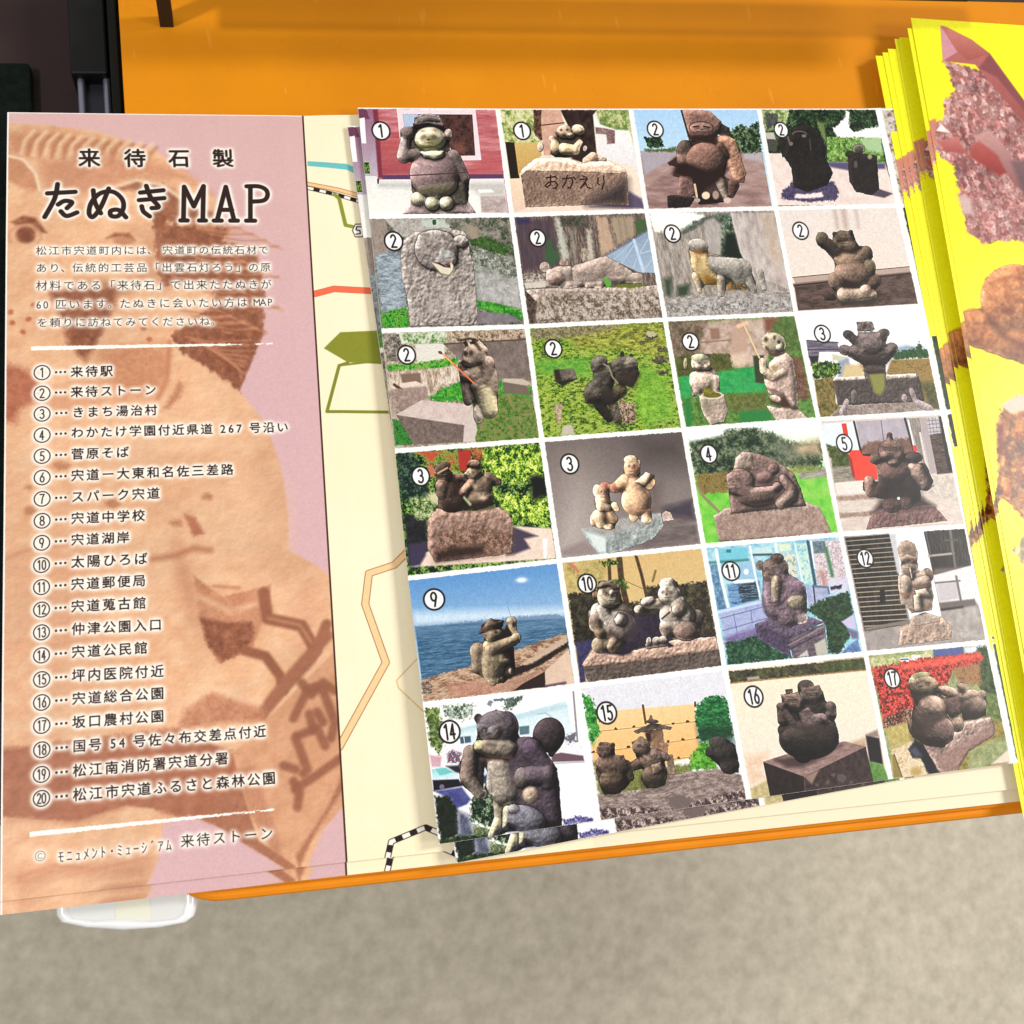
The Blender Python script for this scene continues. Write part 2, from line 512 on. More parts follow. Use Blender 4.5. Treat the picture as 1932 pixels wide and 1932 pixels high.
def p12(P):
    P.bg(Gr((238, 226, 206), (240, 214, 196)))
    P.po([(40, 80), (540, 80), (540, 480), (90, 470)], N([(96, 118, 60), (160, 176, 96), (208, 208, 150), (226, 220, 184)], 13))
    P.po([(440, 80), (540, 80), (540, 440), (500, 430), (430, 330), (450, 180)], N([(60, 40, 32), (130, 96, 76)], 8), 3, 3)
    P.po([(1190, 80), (1550, 80), (1600, 500), (1230, 300), (1180, 130)], N([(96, 120, 60), (140, 160, 90), (206, 208, 150)], 10), 6, 3)
    P.po([(1130, 140), (1220, 260), (1400, 320), (1560, 330), (1600, 480), (1640, 760), (1200, 640)], Gr((246, 244, 240), (226, 222, 224)), 4)
    P.po([(1160, 290), (1260, 300), (1390, 330), (1390, 480), (1300, 490), (1280, 380), (1170, 370)], N([(110, 82, 84), (168, 140, 134)], 6), 3)
    P.po([(1190, 370), (1290, 380), (1300, 470), (1190, 460)], (232, 228, 226), 4)
    P.po([(105, 462), (215, 470), (275, 885), (165, 890)], (44, 34, 26), 2)
    P.po([(215, 470), (500, 470), (540, 620), (300, 800), (262, 850)], Gr((214, 180, 110), (196, 160, 90)))
    P.po([(160, 890), (300, 885), (360, 1230), (200, 1290)], Gr((240, 212, 182), (226, 196, 176)))
    P.po([(1560, 1040), (1700, 1120), (1745, 1240), (1100, 1215), (1300, 1180)], (96, 84, 112), 8)
    P.po([(750, 85), (1190, 85), (1135, 150), (1180, 620), (1060, 720), (900, 660), (860, 300)], N([(36, 26, 26), (58, 42, 38), (80, 60, 52)], 14), 3)
    P.po([(536, 85), (756, 85), (800, 260), (900, 620), (560, 620), (530, 270)], N([(196, 150, 130), (222, 178, 156)], 12), 2)
    P.po([(700, 350), (1060, 380), (1060, 690), (900, 660), (740, 560)], (52, 36, 32), 8)
    P.ln([(530, 270), (800, 240)], 14, (96, 60, 48))
    w, a = (214, 180, 146), (222, 190, 140)
    P.st([('e', 800, 340, 90, 76, 0, 60, w), ('e', 870, 385, 50, 34, 0, 90, w), ('e', 965, 320, 78, 60, 20, 50, (226, 196, 160)),
          ('e', 690, 520, 55, 90, 0, 40, a), ('c', 800, 545, 930, 560, 70, 60, 60, a), ('c', 920, 560, 985, 470, 50, 36, 70, (220, 176, 146)),
          ('e', 660, 425, 46, 38, 0, 40, (190, 158, 130)), ('e', 520, 520, 40, 60, 0, 20, (222, 188, 168)),
          ('c', 1060, 690, 1140, 640, 50, 60, 30, (206, 160, 130)), ('c', 1160, 650, 1270, 665, 34, 26, 30, (206, 170, 140)), ('e', 1045, 540, 26, 34, 0, 20, (206, 180, 160))], bump=.8)
    for x, y in ((765, 325), (835, 322), (800, 385)):
        P.gauss(x, y, 22, 20, (60, 36, 30), .9)
    P.st([('p', [(290, 800), (340, 740), (470, 650), (640, 640), (860, 650), (1000, 715), (1100, 690), (1330, 680), (1500, 770), (1530, 830), (310, 850)], 0, 50, (232, 190, 160))], bump=1.6, bs=9, amb=.6)
    P.st([('p', [(290, 850), (350, 795), (860, 800), (1200, 815), (1400, 825), (1530, 810), (1555, 1200), (1200, 1190), (345, 1220)], 30, 20, (150, 116, 98))], bump=1.6, bs=4, L=(-.5, -.3, .6), amb=.55, dif=.7)
    P.po([(1540, 900), (1555, 1200), (1050, 1195), (1200, 1080)], (46, 40, 44), 30, al=.8)
    hs = [[[(590, 880), (690, 865)], [(640, 850), (640, 960), (590, 990), (575, 970), (620, 930), (690, 920), (725, 960), (700, 1000), (670, 1000)], [(690, 860), (715, 890)]],
          [[(780, 890), (890, 880), (900, 930), (870, 1000), (845, 990)], [(835, 850), (820, 920), (780, 990)], [(910, 870), (930, 895)]],
          [[(1010, 855), (1060, 875)], [(985, 900), (1070, 890), (990, 1000), (1050, 940), (1070, 990), (1110, 1000)]],
          [[(1195, 880), (1190, 940), (1210, 960)], [(1255, 855), (1265, 930), (1240, 1010)]]]
    for g in hs:
        for l in g:
            P.ln(l, 17, (62, 34, 26))

def p13(P):
    P.bg(Gr((168, 206, 240), (206, 228, 240)))
    P.po([(180, 575), (1600, 570), (1720, 1230), (260, 1240)], N([(140, 108, 104), (164, 134, 128), (186, 158, 152)], 18, .5, 1.5))
    P.po([(180, 575), (620, 575), (520, 700), (380, 760), (230, 860)], (172, 162, 172), 8)
    P.po([(1380, 580), (1600, 590), (1625, 700), (1390, 665)], (180, 170, 176), 8)
    P.po([(230, 410), (420, 400), (455, 520), (380, 545), (260, 520)], N(DGR, 5), 2, 4)
    P.po([(230, 550), (490, 545), (600, 520), (600, 580), (230, 580)], (84, 104, 62), 4, 3)
    P.po([(1100, 380), (1240, 330), (1340, 260), (1440, 290), (1560, 230), (1600, 590), (1340, 590)], N(DGR + [(140, 150, 136)], 6), 3, 5)
    r, k = (138, 96, 84), (58, 36, 32)
    P.st([('p', [(1050, 400), (1180, 380), (1290, 440), (1420, 820), (1390, 940), (1280, 930), (1180, 700)], 0, 60, (196, 136, 106)),
          ('p', [(670, 85), (990, 100), (1130, 230), (1060, 490), (760, 450)], 20, 50, (150, 106, 94)),
          ('p', [(1040, 200), (1220, 300), (1240, 400), (1060, 380)], 10, 20, (60, 46, 44)),
          ('e', 900, 330, 165, 100, 8, 60, (152, 110, 98)),
          ('e', 690, 560, 90, 120, 10, 40, (92, 72, 62)), ('e', 680, 660, 80, 90, 0, 60, (140, 102, 92)),
          ('e', 940, 680, 235, 210, 0, 80, r), ('c', 1110, 520, 1180, 620, 45, 34, 80, (90, 60, 50)),
          ('p', [(640, 860), (790, 860), (840, 1080), (700, 1130), (600, 1080)], 10, 30, (130, 92, 86)),
          ('p', [(490, 1090), (640, 1070), (820, 1110), (760, 1220), (500, 1230)], 10, 30, (42, 34, 34)),
          ('c', 1110, 930, 1180, 1120, 60, 34, 20, (166, 144, 126)), ('c', 1270, 960, 1240, 1070, 70, 44, 10, (92, 66, 54))], bump=1.3)
    P.po([(720, 700), (960, 800), (1220, 760), (1100, 930), (960, 1000), (870, 1100), (800, 900), (560, 830), (600, 750)], (44, 28, 26), 12)
    P.po([(850, 1020), (1080, 1100), (1080, 1180), (880, 1190), (820, 1100)], (38, 24, 22), 6)
    P.po([(500, 710), (600, 640), (620, 740), (520, 740)], (60, 40, 40), 4)
    P.po([(740, 390), (920, 410), (1060, 400), (1060, 490), (930, 465), (760, 440)], (52, 30, 28), 8)
    P.ln([(660, 100), (745, 400)], 20, (40, 26, 28), 2)
    P.el(945, 1085, 48, 44, (232, 214, 184), soft=3); P.el(1060, 1080, 38, 50, (170, 146, 134), soft=4); P.ln([(815, 960), (840, 1100)], 26, (214, 184, 150)); P.el(845, 1140, 34, 24, (180, 160, 146)); P.el(1195, 1140, 44, 36, (214, 190, 176), soft=4)
    P.ln(arc(890, 300, 140, 70, 0, 360, 20), 12, (84, 54, 48), 2, .8)
    P.ln([(800, 290), (860, 280)], 18, (70, 42, 38)); P.ln([(920, 280), (990, 300)], 18, (70, 42, 38)); P.ln([(840, 345), (960, 350)], 16, (80, 50, 46))

def p14(P):
    P.bg(N(DGR, 9))
    P.po([(40, 90), (380, 90), (340, 300), (100, 330)], N([(90, 110, 70), (160, 180, 110), (210, 214, 170)], 10), 4, 4)
    P.po([(90, 130), (240, 130), (250, 240), (110, 330)], N([(60, 66, 66), (96, 100, 92)], 6), 4, 4)
    P.po([(90, 350), (200, 350), (220, 430), (120, 430)], (196, 190, 182), 4)
    P.po([(120, 430), (240, 440), (230, 580), (140, 560)], (78, 76, 70), 4)
    P.po([(820, 400), (1430, 400), (1500, 700), (820, 690)], N([(50, 86, 36), (104, 150, 60), (180, 206, 130)], 8))
    P.po([(890, 300), (1020, 200), (1040, 100), (1080, 120), (1080, 280), (1140, 350), (1280, 300), (1440, 280), (1460, 420), (930, 400)], WH, 4, 4)
    P.po([(1180, 420), (1450, 410), (1480, 600), (1300, 560)], (170, 200, 150), 8, 3)
    P.po([(700, 220), (780, 230), (830, 500), (760, 400)], (130, 150, 80), 6, 3, .8)
    P.po([(120, 590), (330, 590), (380, 680), (820, 690), (1500, 700), (1640, 1190), (240, 1200)], N([(222, 202, 194), (238, 222, 214)], 14), 3)
    P.po([(810, 690), (1500, 705), (1500, 770), (1070, 790), (860, 750)], (92, 84, 116), 6)
    P.po([(300, 1030), (420, 920), (900, 920), (960, 1040), (930, 1140), (600, 1160), (280, 1120)], N([(62, 54, 84), (96, 84, 118)], 6), 4, 4)
    P.po([(450, 1060), (560, 1070), (760, 1040), (780, 1100), (600, 1120), (440, 1110)], (240, 222, 218), 4, 2)
    P.po([(1380, 990), (1590, 1060), (1490, 1110), (1250, 1060)], (84, 74, 92), 4)
    k = (46, 40, 38)
    P.st([('p', [(300, 600), (350, 420), (430, 280), (600, 260), (740, 340), (810, 560), (800, 640), (890, 810), (830, 960), (600, 1040), (430, 990), (400, 760)], 0, 60, k),
          ('p', [(240, 440), (350, 430), (370, 560), (300, 640)], 0, 20, k),
          ('p', [(1060, 640), (1130, 590), (1330, 600), (1400, 620), (1430, 1010), (1340, 1080), (1160, 1040), (1080, 920)], 0, 50, (52, 42, 42)),
          ('e', 1190, 540, 75, 60, 0, 10, (96, 90, 80)), ('e', 1090, 600, 60, 40, 0, 10, (60, 52, 44))], bump=1.6, dif=.5, amb=.6)
    P.ln(arc(500, 370, 80, 34, 180, 360), 12, (110, 98, 92), 2); P.ln([(360, 400), (390, 490)], 24, (110, 98, 92), 3); P.el(400, 480, 22, 22, (120, 110, 100)); P.el(550, 390, 26, 18, (130, 116, 110), soft=4); P.ln([(620, 430), (630, 550)], 14, (82, 76, 64), 3)
    P.ln([(370, 270), (460, 210)], 8, (130, 130, 110), 2)
    P.ln(arc(1190, 545, 60, 48, 150, 380), 14, (150, 146, 128), 3); P.el(1155, 720, 22, 42, (96, 82, 84), soft=4); P.el(1320, 630, 26, 30, (150, 156, 116), soft=4)

def p21(P):
    P.bg(N([(60, 76, 54), (120, 116, 104), (150, 146, 134)], 11))
    P.po([(40, 90), (230, 90), (300, 480), (60, 560)], N([(140, 126, 116), (166, 152, 142)], 10, 1.4, .7), 4)
    P.po([(210, 90), (900, 90), (1000, 230), (400, 300)], N([(150, 144, 136), (196, 190, 184)], 8), 4, 3)
    P.po([(630, 90), (900, 100), (960, 200), (640, 190)], (190, 200, 190), 8, 4); P.el(785, 130, 26, 30, (50, 90, 40), rough=2)
    P.po([(1230, 430), (1480, 440), (1800, 660), (1830, 1140), (1260, 1040)], N([(74, 84, 70), (130, 134, 122), (190, 188, 182)], 8), 3, 4)
    P.po([(1280, 660), (1780, 820), (1810, 1130), (1270, 1050)], N([(150, 148, 144), (190, 188, 186)], 10), 20)
    P.po([(1200, 330), (1400, 290), (1690, 440), (1600, 520), (1350, 440), (1220, 400)], N([(40, 70, 36), (86, 120, 56)], 6), 3, 5)
    P.po([(1140, 130), (1290, 200), (1290, 300), (1220, 330), (1170, 250)], (160, 144, 124), 4)
    P.po([(90, 520), (260, 460), (400, 480), (480, 1150), (190, 1200)], N([(112, 122, 136), (146, 160, 168), (176, 190, 196)], 8, .7, 1.6), 6, 4)
    P.po([(180, 1190), (460, 1110), (500, 1350), (190, 1370)], N(GRS + [(60, 70, 50)], 6), 4, 4)
    P.po([(1270, 1040), (1560, 1080), (1810, 1160), (1820, 1260), (1500, 1190), (1290, 1130)], N(GRS, 5), 3, 3)
    P.po([(1270, 1170), (1640, 1200), (1820, 1290), (1250, 1320)], N([(120, 110, 116), (140, 130, 138)], 9), 5)
    P.st([('p', [(430, 330), (560, 240), (860, 195), (1120, 225), (1180, 300), (1200, 480), (1240, 600), (1290, 1190), (1280, 1330), (510, 1340), (470, 980), (410, 760), (400, 520)], 0, 40, (190, 176, 168)),
          ('f', 810, 450, 250, 230, 25, 78, (178, 166, 160)), ('f', 900, 530, 150, 105, 25, 116, (184, 176, 172)), ('f', 1090, 350, 90, 70, 0, 78, (180, 168, 162)), ('f', 670, 300, 80, 56, -20, 90, (166, 154, 146)), ('f', 930, 300, 80, 50, 30, 92, (166, 154, 146))], bump=2.6, bs=6, mot=.16, amb=.5, dif=.66)
    P.gauss(790, 440, 50, 40, (96, 84, 80), .75); P.gauss(1010, 420, 30, 30, (96, 84, 80), .6); P.gauss(790, 440, 16, 14, (190, 180, 172), .7); P.ln([(560, 420), (640, 560), (760, 640)], 16, (120, 106, 100), 8, .5); P.gauss(650, 480, 60, 130, (120, 108, 104), .4, 30)
    P.gauss(930, 1050, 70, 240, (214, 200, 196), .6); P.gauss(1230, 1050, 40, 150, (206, 196, 190), .5); P.gauss(760, 1110, 50, 130, (200, 188, 186), .5)
    P.ln([(640, 270), (720, 270)], 30, (120, 108, 100), 6, .8); P.ln([(880, 290), (940, 320)], 26, (120, 106, 98), 6, .8)
    P.ln(arc(800, 450, 48, 40, 0, 360), 10, (130, 120, 114), 4, .8)
    P.po([(760, 600), (860, 600), (940, 640), (980, 580), (1010, 640), (990, 730), (930, 755), (850, 710)], (222, 210, 190), 3)
    P.po([(780, 598), (850, 598), (930, 640), (970, 610), (975, 660), (900, 650), (840, 620)], (66, 44, 36), 3)
    P.ln([(770, 630), (860, 730), (960, 750), (1000, 700)], 14, (132, 116, 88), 3)
    P.gauss(930, 510, 60, 40, (190, 200, 198), .7); P.gauss(960, 590, 60, 22, (150, 110, 90), .7)

def p22(P):
    P.bg(N([(78, 66, 62), (112, 96, 88), (150, 136, 122)], 9, 2.6, .5))
    P.po([(60, 90), (500, 90), (600, 620), (150, 700)], N([(78, 62, 74), (96, 80, 84)], 14, 2, .5), 14)
    P.po([(60, 85), (220, 85), (240, 140), (90, 150)], (60, 54, 92), 8)
    for pts, c in (([(520, 70), (590, 70), (690, 560), (600, 570)], (196, 200, 184)), ([(890, 200), (950, 220), (980, 560), (910, 580)], (206, 196, 180)), ([(1000, 60), (1130, 60), (1230, 440), (1070, 520)], (200, 170, 144)), ([(1160, 70), (1440, 60), (1460, 280), (1260, 400)], (176, 156, 132)), ([(430, 330), (470, 330), (590, 560), (480, 630), (400, 560)], (62, 100, 62)), ([(700, 220), (740, 220), (780, 600), (740, 600)], (150, 146, 132)), ([(840, 430), (880, 430), (880, 580), (840, 580)], (206, 190, 170))):
        P.po(pts, c, 8, 4, .85)
    for x in (1180, 1280, 1350):
        P.ln([(x - 20, 60), (x + 40, 400)], 22, (140, 118, 98), 6, .6)
    P.po([(580, 70), (880, 60), (900, 180), (600, 170)], N([(60, 64, 50), (100, 96, 84)], 6), 6, 5)
    P.po([(1460, 130), (1590, 70), (1610, 230), (1480, 280)], (74, 100, 60), 5, 4)
    P.po([(1110, 520), (1610, 230), (1700, 720), (1500, 710)], Gr((140, 158, 184), (158, 180, 200)))
    P.ln([(1100, 530), (1610, 230)], 16, (112, 124, 150))
    P.ln([(1450, 340), (1560, 700)], 36, (190, 210, 232), 3)
    for a in ([(1460, 380), (1310, 600)], [(1420, 370), (1220, 560)], [(1610, 330), (1500, 520)], [(1500, 500), (1680, 450)], [(1560, 700), (1660, 560)], [(1480, 560), (1440, 660)]):
        P.ln(a, 12, (180, 194, 210), 2)
    P.po([(1180, 490), (1390, 400), (1330, 610)], (160, 182, 204), 3, al=.6)
    P.po([(150, 730), (420, 720), (420, 900), (180, 900)], N(ROK, 6), 3, 2)
    P.po([(170, 840), (420, 810), (420, 890), (190, 910)], (206, 196, 184), 3)
    P.po([(190, 910), (420, 890), (330, 1020), (280, 1310), (220, 1310)], N([(58, 46, 42), (104, 88, 78)], 6), 4, 3)
    c = (168, 146, 134)
    P.st([('p', [(180, 920), (400, 900), (1500, 880), (1720, 860), (1760, 1010), (300, 1050)], 0, 30, (190, 168, 156)),
          ('p', [(300, 1300), (320, 1050), (420, 930), (1150, 950), (1500, 960), (1750, 900), (1790, 1230), (1100, 1300)], 10, 40, (146, 128, 114))], bump=2.2, bs=5)
    P.po([(300, 1310), (330, 1040), (430, 960), (1750, 940), (1790, 1250)], N([(92, 76, 66), (138, 120, 104), (186, 172, 158), (214, 204, 194)], 9, con=2.2), 14, al=.75)
    P.st([('e', 405, 650, 60, 60, 0, 10, c), ('e', 630, 600, 55, 46, 0, 10, (160, 128, 120)),
          ('p', [(420, 690), (560, 640), (720, 640), (740, 800), (640, 900), (420, 880)], 30, 60, c),
          ('p', [(700, 650), (900, 580), (1110, 520), (1200, 560), (1420, 690), (1500, 780), (1300, 880), (700, 890)], 0, 90, c),
          ('e', 540, 780, 110, 80, 0, 70, (160, 134, 122)), ('c', 680, 860, 820, 840, 50, 40, 60, c), ('c', 910, 860, 1060, 850, 40, 44, 70, c), ('c', 1180, 780, 1500, 780, 54, 60, 50, (160, 140, 126)), ('e', 1050, 700, 120, 120, 0, 30, c)], bump=.9)
    P.gauss(560, 800, 40, 24, (104, 70, 54), .8); P.gauss(530, 720, 30, 16, (206, 196, 184), .7); P.gauss(620, 710, 26, 14, (196, 186, 176), .7)
    P.po([(1180, 890), (1320, 850), (1560, 850), (1580, 870), (1400, 900)], (110, 118, 44), 5, 3)
    P.po([(1100, 765), (1140, 780), (1180, 830), (1170, 890), (1130, 890), (1100, 840)], (96, 170, 60), 3, 3)

def p23(P):
    P.bg(N([(128, 118, 108), (158, 148, 138), (184, 174, 166)], 13, 2, .6))
    P.po([(50, 90), (560, 90), (700, 130), (560, 260), (430, 300), (100, 330)], Gr((254, 253, 250), (236, 240, 226)), 6, 4)
    P.po([(420, 290), (560, 200), (760, 130), (900, 110), (1010, 110), (1060, 420), (1150, 640), (880, 610), (890, 300), (760, 160), (560, 300), (440, 340)], N([(44, 58, 48), (90, 110, 88), (160, 176, 150)], 10), 6, 4)
    P.ln([(440, 330), (560, 260), (700, 190), (800, 150), (890, 210)], 38, (92, 88, 92), 6, .8)
    P.po([(700, 190), (800, 160), (890, 240), (880, 600), (720, 600), (700, 400)], N([(158, 150, 144), (186, 178, 172)], 10, 2, .5), 8)
    P.po([(940, 330), (1050, 340), (1145, 660), (900, 600)], (30, 40, 32), 12)
    P.po([(1000, 100), (1500, 100), (1720, 1010), (1280, 830), (1150, 640)], N([(164, 150, 146), (190, 178, 172), (206, 196, 188)], 16, 1.6, .7), 4)
    P.po([(1340, 100), (1520, 100), (1600, 560), (1560, 900), (1450, 600)], N([(186, 160, 134), (200, 184, 170)], 12), 18, al=.7)
    P.ln([(1010, 110), (1120, 560), (1270, 830)], 20, (212, 202, 198), 4)
    P.po([(210, 870), (310, 860), (310, 1080), (240, 1060)], (66, 78, 62), 14); P.po([(370, 960), (520, 930), (500, 1070), (380, 1080)], (60, 74, 56), 12)
    P.po([(230, 1110), (520, 1060), (1700, 1000), (1750, 1230), (260, 1310)], N([(130, 122, 118), (164, 156, 150), (196, 190, 186)], 7, .7, 1.3), 5, 2)
    P.po([(240, 1180), (1740, 1090), (1750, 1240), (260, 1310)], N([(96, 92, 88), (160, 156, 152), (214, 210, 206)], 5), 10, al=.8)
    g, o = (176, 168, 158), (216, 180, 116)
    P.po([(950, 900), (1120, 830), (1240, 940), (1230, 1000), (960, 1000)], N([(50, 54, 44), (96, 84, 56), (170, 120, 66)], 9), 6)
    P.st([('e', 620, 480, 120, 80, 10, 10, (176, 164, 152)), ('p', [(520, 540), (720, 580), (840, 830), (900, 880), (700, 940), (620, 850), (540, 740)], 0, 70, o),
          ('c', 780, 700, 1060, 760, 90, 130, 0, g), ('e', 1120, 780, 130, 150, 0, 0, g), ('c', 590, 840, 640, 1010, 50, 30, 10, (206, 186, 150)), ('c', 880, 870, 890, 1040, 56, 40, 20, (190, 176, 160)), ('c', 1200, 860, 1270, 1000, 60, 40, 10, g), ('c', 1340, 800, 1390, 980, 50, 30, 0, g)], bump=1.2, amb=.62, dif=.5)
    P.gauss(740, 880, 130, 60, (140, 96, 20), .8, 20); P.gauss(640, 560, 110, 36, (150, 100, 50), .8); P.gauss(690, 550, 30, 18, (60, 44, 26), .8); P.gauss(600, 440, 100, 30, (206, 198, 190), .6)
    P.gauss(680, 700, 60, 90, (232, 200, 136), .6)

def p24(P):
    P.bg(Gr((226, 216, 208), (232, 216, 204)))
    for x, w in ((720, 40), (820, 60), (965, 20)):
        P.ln([(x, 110), (x + 30, 300)], w, (170, 140, 128), 14, .6)
    P.po([(220, 890), (1580, 760), (1600, 850), (250, 960)], (186, 164, 150), 2)
    P.ln([(220, 890), (1600, 762)], 10, (110, 80, 70)); P.ln([(240, 985), (1620, 845)], 36, (60, 42, 38), 6)
    P.po([(240, 1000), (1620, 850), (1680, 1200), (280, 1280)], N([(70, 54, 50), (96, 76, 70), (112, 92, 84)], 12, .5, 1.6), 3)
    b, l = (104, 84, 66), (146, 112, 94)
    P.st([('e', 570, 440, 76, 82, 0, 20, (84, 74, 58)), ('c', 620, 480, 760, 580, 62, 90, 10, (62, 48, 40)),
          ('e', 930, 840, 215, 170, 10, 20, l), ('e', 900, 660, 190, 130, 0, 10, (170, 134, 108)),
          ('p', [(700, 370), (790, 340), (870, 355), (905, 340), (960, 470), (1000, 540), (930, 610), (760, 560), (700, 470)], 60, 50, (100, 80, 62)), ('e', 900, 520, 90, 66, 10, 90, (112, 90, 70)),
          ('e', 905, 360, 28, 26, 0, 110, (66, 50, 42)), ('e', 715, 380, 26, 26, 0, 100, (76, 60, 50)),
          ('e', 1095, 600, 64, 84, -20, 60, (96, 76, 58)), ('e', 1125, 770, 72, 100, -8, 50, (116, 98, 76)),
          ('e', 735, 930, 95, 110, -20, 20, (124, 98, 82)), ('e', 1170, 930, 90, 90, 20, 20, (108, 84, 66)),
          ('c', 700, 1125, 620, 1130, 36, 30, 0, (44, 38, 34)), ('c', 830, 1100, 1160, 1090, 90, 60, 50, (168, 142, 122)), ('e', 1080, 1040, 70, 70, 0, 80, (176, 146, 130))], bump=1.2)
    P.po([(810, 900), (960, 950), (1060, 960), (960, 1020), (820, 1020)], (48, 32, 28), 8)
    P.po([(740, 1150), (1000, 1180), (1240, 1110), (1150, 1210), (800, 1220)], (50, 50, 38), 10, al=.8)
    P.ln([(750, 465), (860, 450)], 26, (44, 30, 26), 5); P.ln([(820, 590), (960, 600)], 30, (44, 30, 28), 8, .8)

def p31(P):
    P.bg(N([(120, 110, 96), (176, 160, 140), (206, 196, 176)], 10))
    P.po([(200, 110), (800, 90), (760, 220), (250, 230)], N([(90, 130, 60), (190, 200, 170), (220, 220, 206)], 8))
    P.po([(60, 120), (250, 120), (330, 400), (120, 430)], N([(76, 70, 62), (180, 170, 160)], 6))
    P.po([(760, 100), (1600, 70), (1640, 200), (900, 210)], N([(100, 76, 62), (170, 148, 126), (206, 190, 166)], 6), 3, 3)
    P.po([(430, 230), (750, 225), (760, 390), (460, 450)], (220, 216, 204), 3)
    P.po([(750, 235), (960, 220), (1640, 175), (1700, 640), (1300, 620), (960, 440)], N([(112, 98, 92), (138, 124, 118)], 12))
    P.ln([(750, 230), (1640, 178)], 12, (80, 62, 52), 3)
    P.po([(120, 460), (460, 440), (900, 380), (930, 460), (640, 500), (130, 530)], N(GRS + [(150, 150, 90)], 6), 3, 4)
    P.po([(130, 540), (700, 500), (930, 470), (940, 640), (720, 700), (600, 800), (160, 960)], N([(150, 130, 110), (200, 180, 160), (226, 214, 200)], 10, 2, .7), 4, 2)
    P.po([(270, 560), (490, 550), (500, 660), (290, 670)], (132, 108, 92), 4)
    P.po([(260, 665), (440, 640), (520, 680), (290, 720)], (226, 206, 194), 3); P.ln([(200, 680), (290, 740)], 30, (84, 52, 44), 4)
    P.po([(570, 830), (730, 720), (960, 640), (1000, 860), (700, 870)], N(GRS, 5), 4, 4)
    P.po([(1000, 900), (1340, 740), (1700, 820), (1790, 1270), (1100, 1310)], N([(70, 96, 44), (104, 140, 60), (150, 130, 90)], 6))
    P.po([(1330, 640), (1690, 700), (1700, 820), (1360, 780)], N(GRS, 5), 4, 5)
    P.po([(1390, 640), (1640, 680), (1690, 800), (1400, 770)], (120, 104, 94), 4); P.po([(1390, 610), (1600, 615), (1690, 670), (1640, 690), (1400, 650)], (196, 180, 164), 3)
    P.po([(160, 730), (560, 700), (580, 830), (300, 960), (170, 940)], N([(140, 118, 108), (176, 156, 146)], 7), 4)
    P.po([(180, 1060), (300, 1080), (420, 1330), (210, 1350)], N([(36, 100, 40), (70, 150, 60), (40, 70, 40)], 5), 4)
    P.po([(220, 1010), (500, 850), (1060, 900), (975, 1130)], N([(200, 180, 174), (216, 198, 192)], 10), 2)
    P.po([(220, 1015), (975, 1125), (965, 1310), (420, 1340)], N([(106, 90, 84), (136, 120, 112)], 7), 3)
    P.po([(975, 1125), (1060, 905), (1115, 1180), (1080, 1300), (960, 1315)], (206, 192, 184), 3)
    b = (146, 122, 106)
    P.st([('c', 1190, 740, 1240, 950, 130, 100, 0, (206, 188, 146)), ('e', 1220, 620, 120, 260, -8, 0, b), ('e', 1130, 1000, 60, 110, 0, 10, (176, 160, 144)),
          ('c', 960, 480, 1010, 860, 60, 50, -10, (110, 92, 82)), ('e', 1080, 560, 90, 110, 0, 40, (160, 136, 116)),
          ('c', 1230, 440, 1220, 600, 76, 60, 60, b), ('c', 1210, 610, 1080, 700, 54, 40, 70, b), ('e', 985, 580, 60, 58, 0, 80, (128, 102, 88)),
          ('e', 1080, 350, 130, 120, 0, 60, (150, 126, 110)), ('e', 1030, 420, 80, 60, 0, 100, (150, 128, 112)),
          ('c', 1090, 190, 1190, 300, 36, 40, 60, (156, 134, 116)), ('c', 1000, 200, 1020, 260, 26, 24, 60, (156, 134, 116))], bump=.9, L=(.3, -.7, .6))
    P.ln([(930, 190), (1030, 170), (1110, 190)], 22, (60, 44, 36), 4); P.ln([(1085, 215), (1140, 290)], 30, (58, 42, 34), 6, .9); P.ln([(985, 215), (1000, 240)], 24, (60, 44, 38), 4)
    P.el(985, 335, 26, 28, (64, 48, 42), soft=4); P.el(1045, 330, 24, 26, (76, 58, 50), soft=4); P.ln([(980, 455), (1090, 465)], 24, (70, 52, 42), 6)
    P.ln([(1150, 460), (1165, 590)], 14, (70, 52, 44), 5, .7); P.ln([(1090, 750), (1220, 700)], 14, (74, 56, 46), 5, .7)
    P.gauss(1240, 840, 70, 160, (222, 208, 160), .6)
    P.ln([(740, 345), (1075, 660)], 18, (238, 120, 70)); P.ln([(745, 350), (850, 450)], 12, (240, 190, 90)); P.el(710, 325, 26, 16, (110, 76, 62), rot=30)

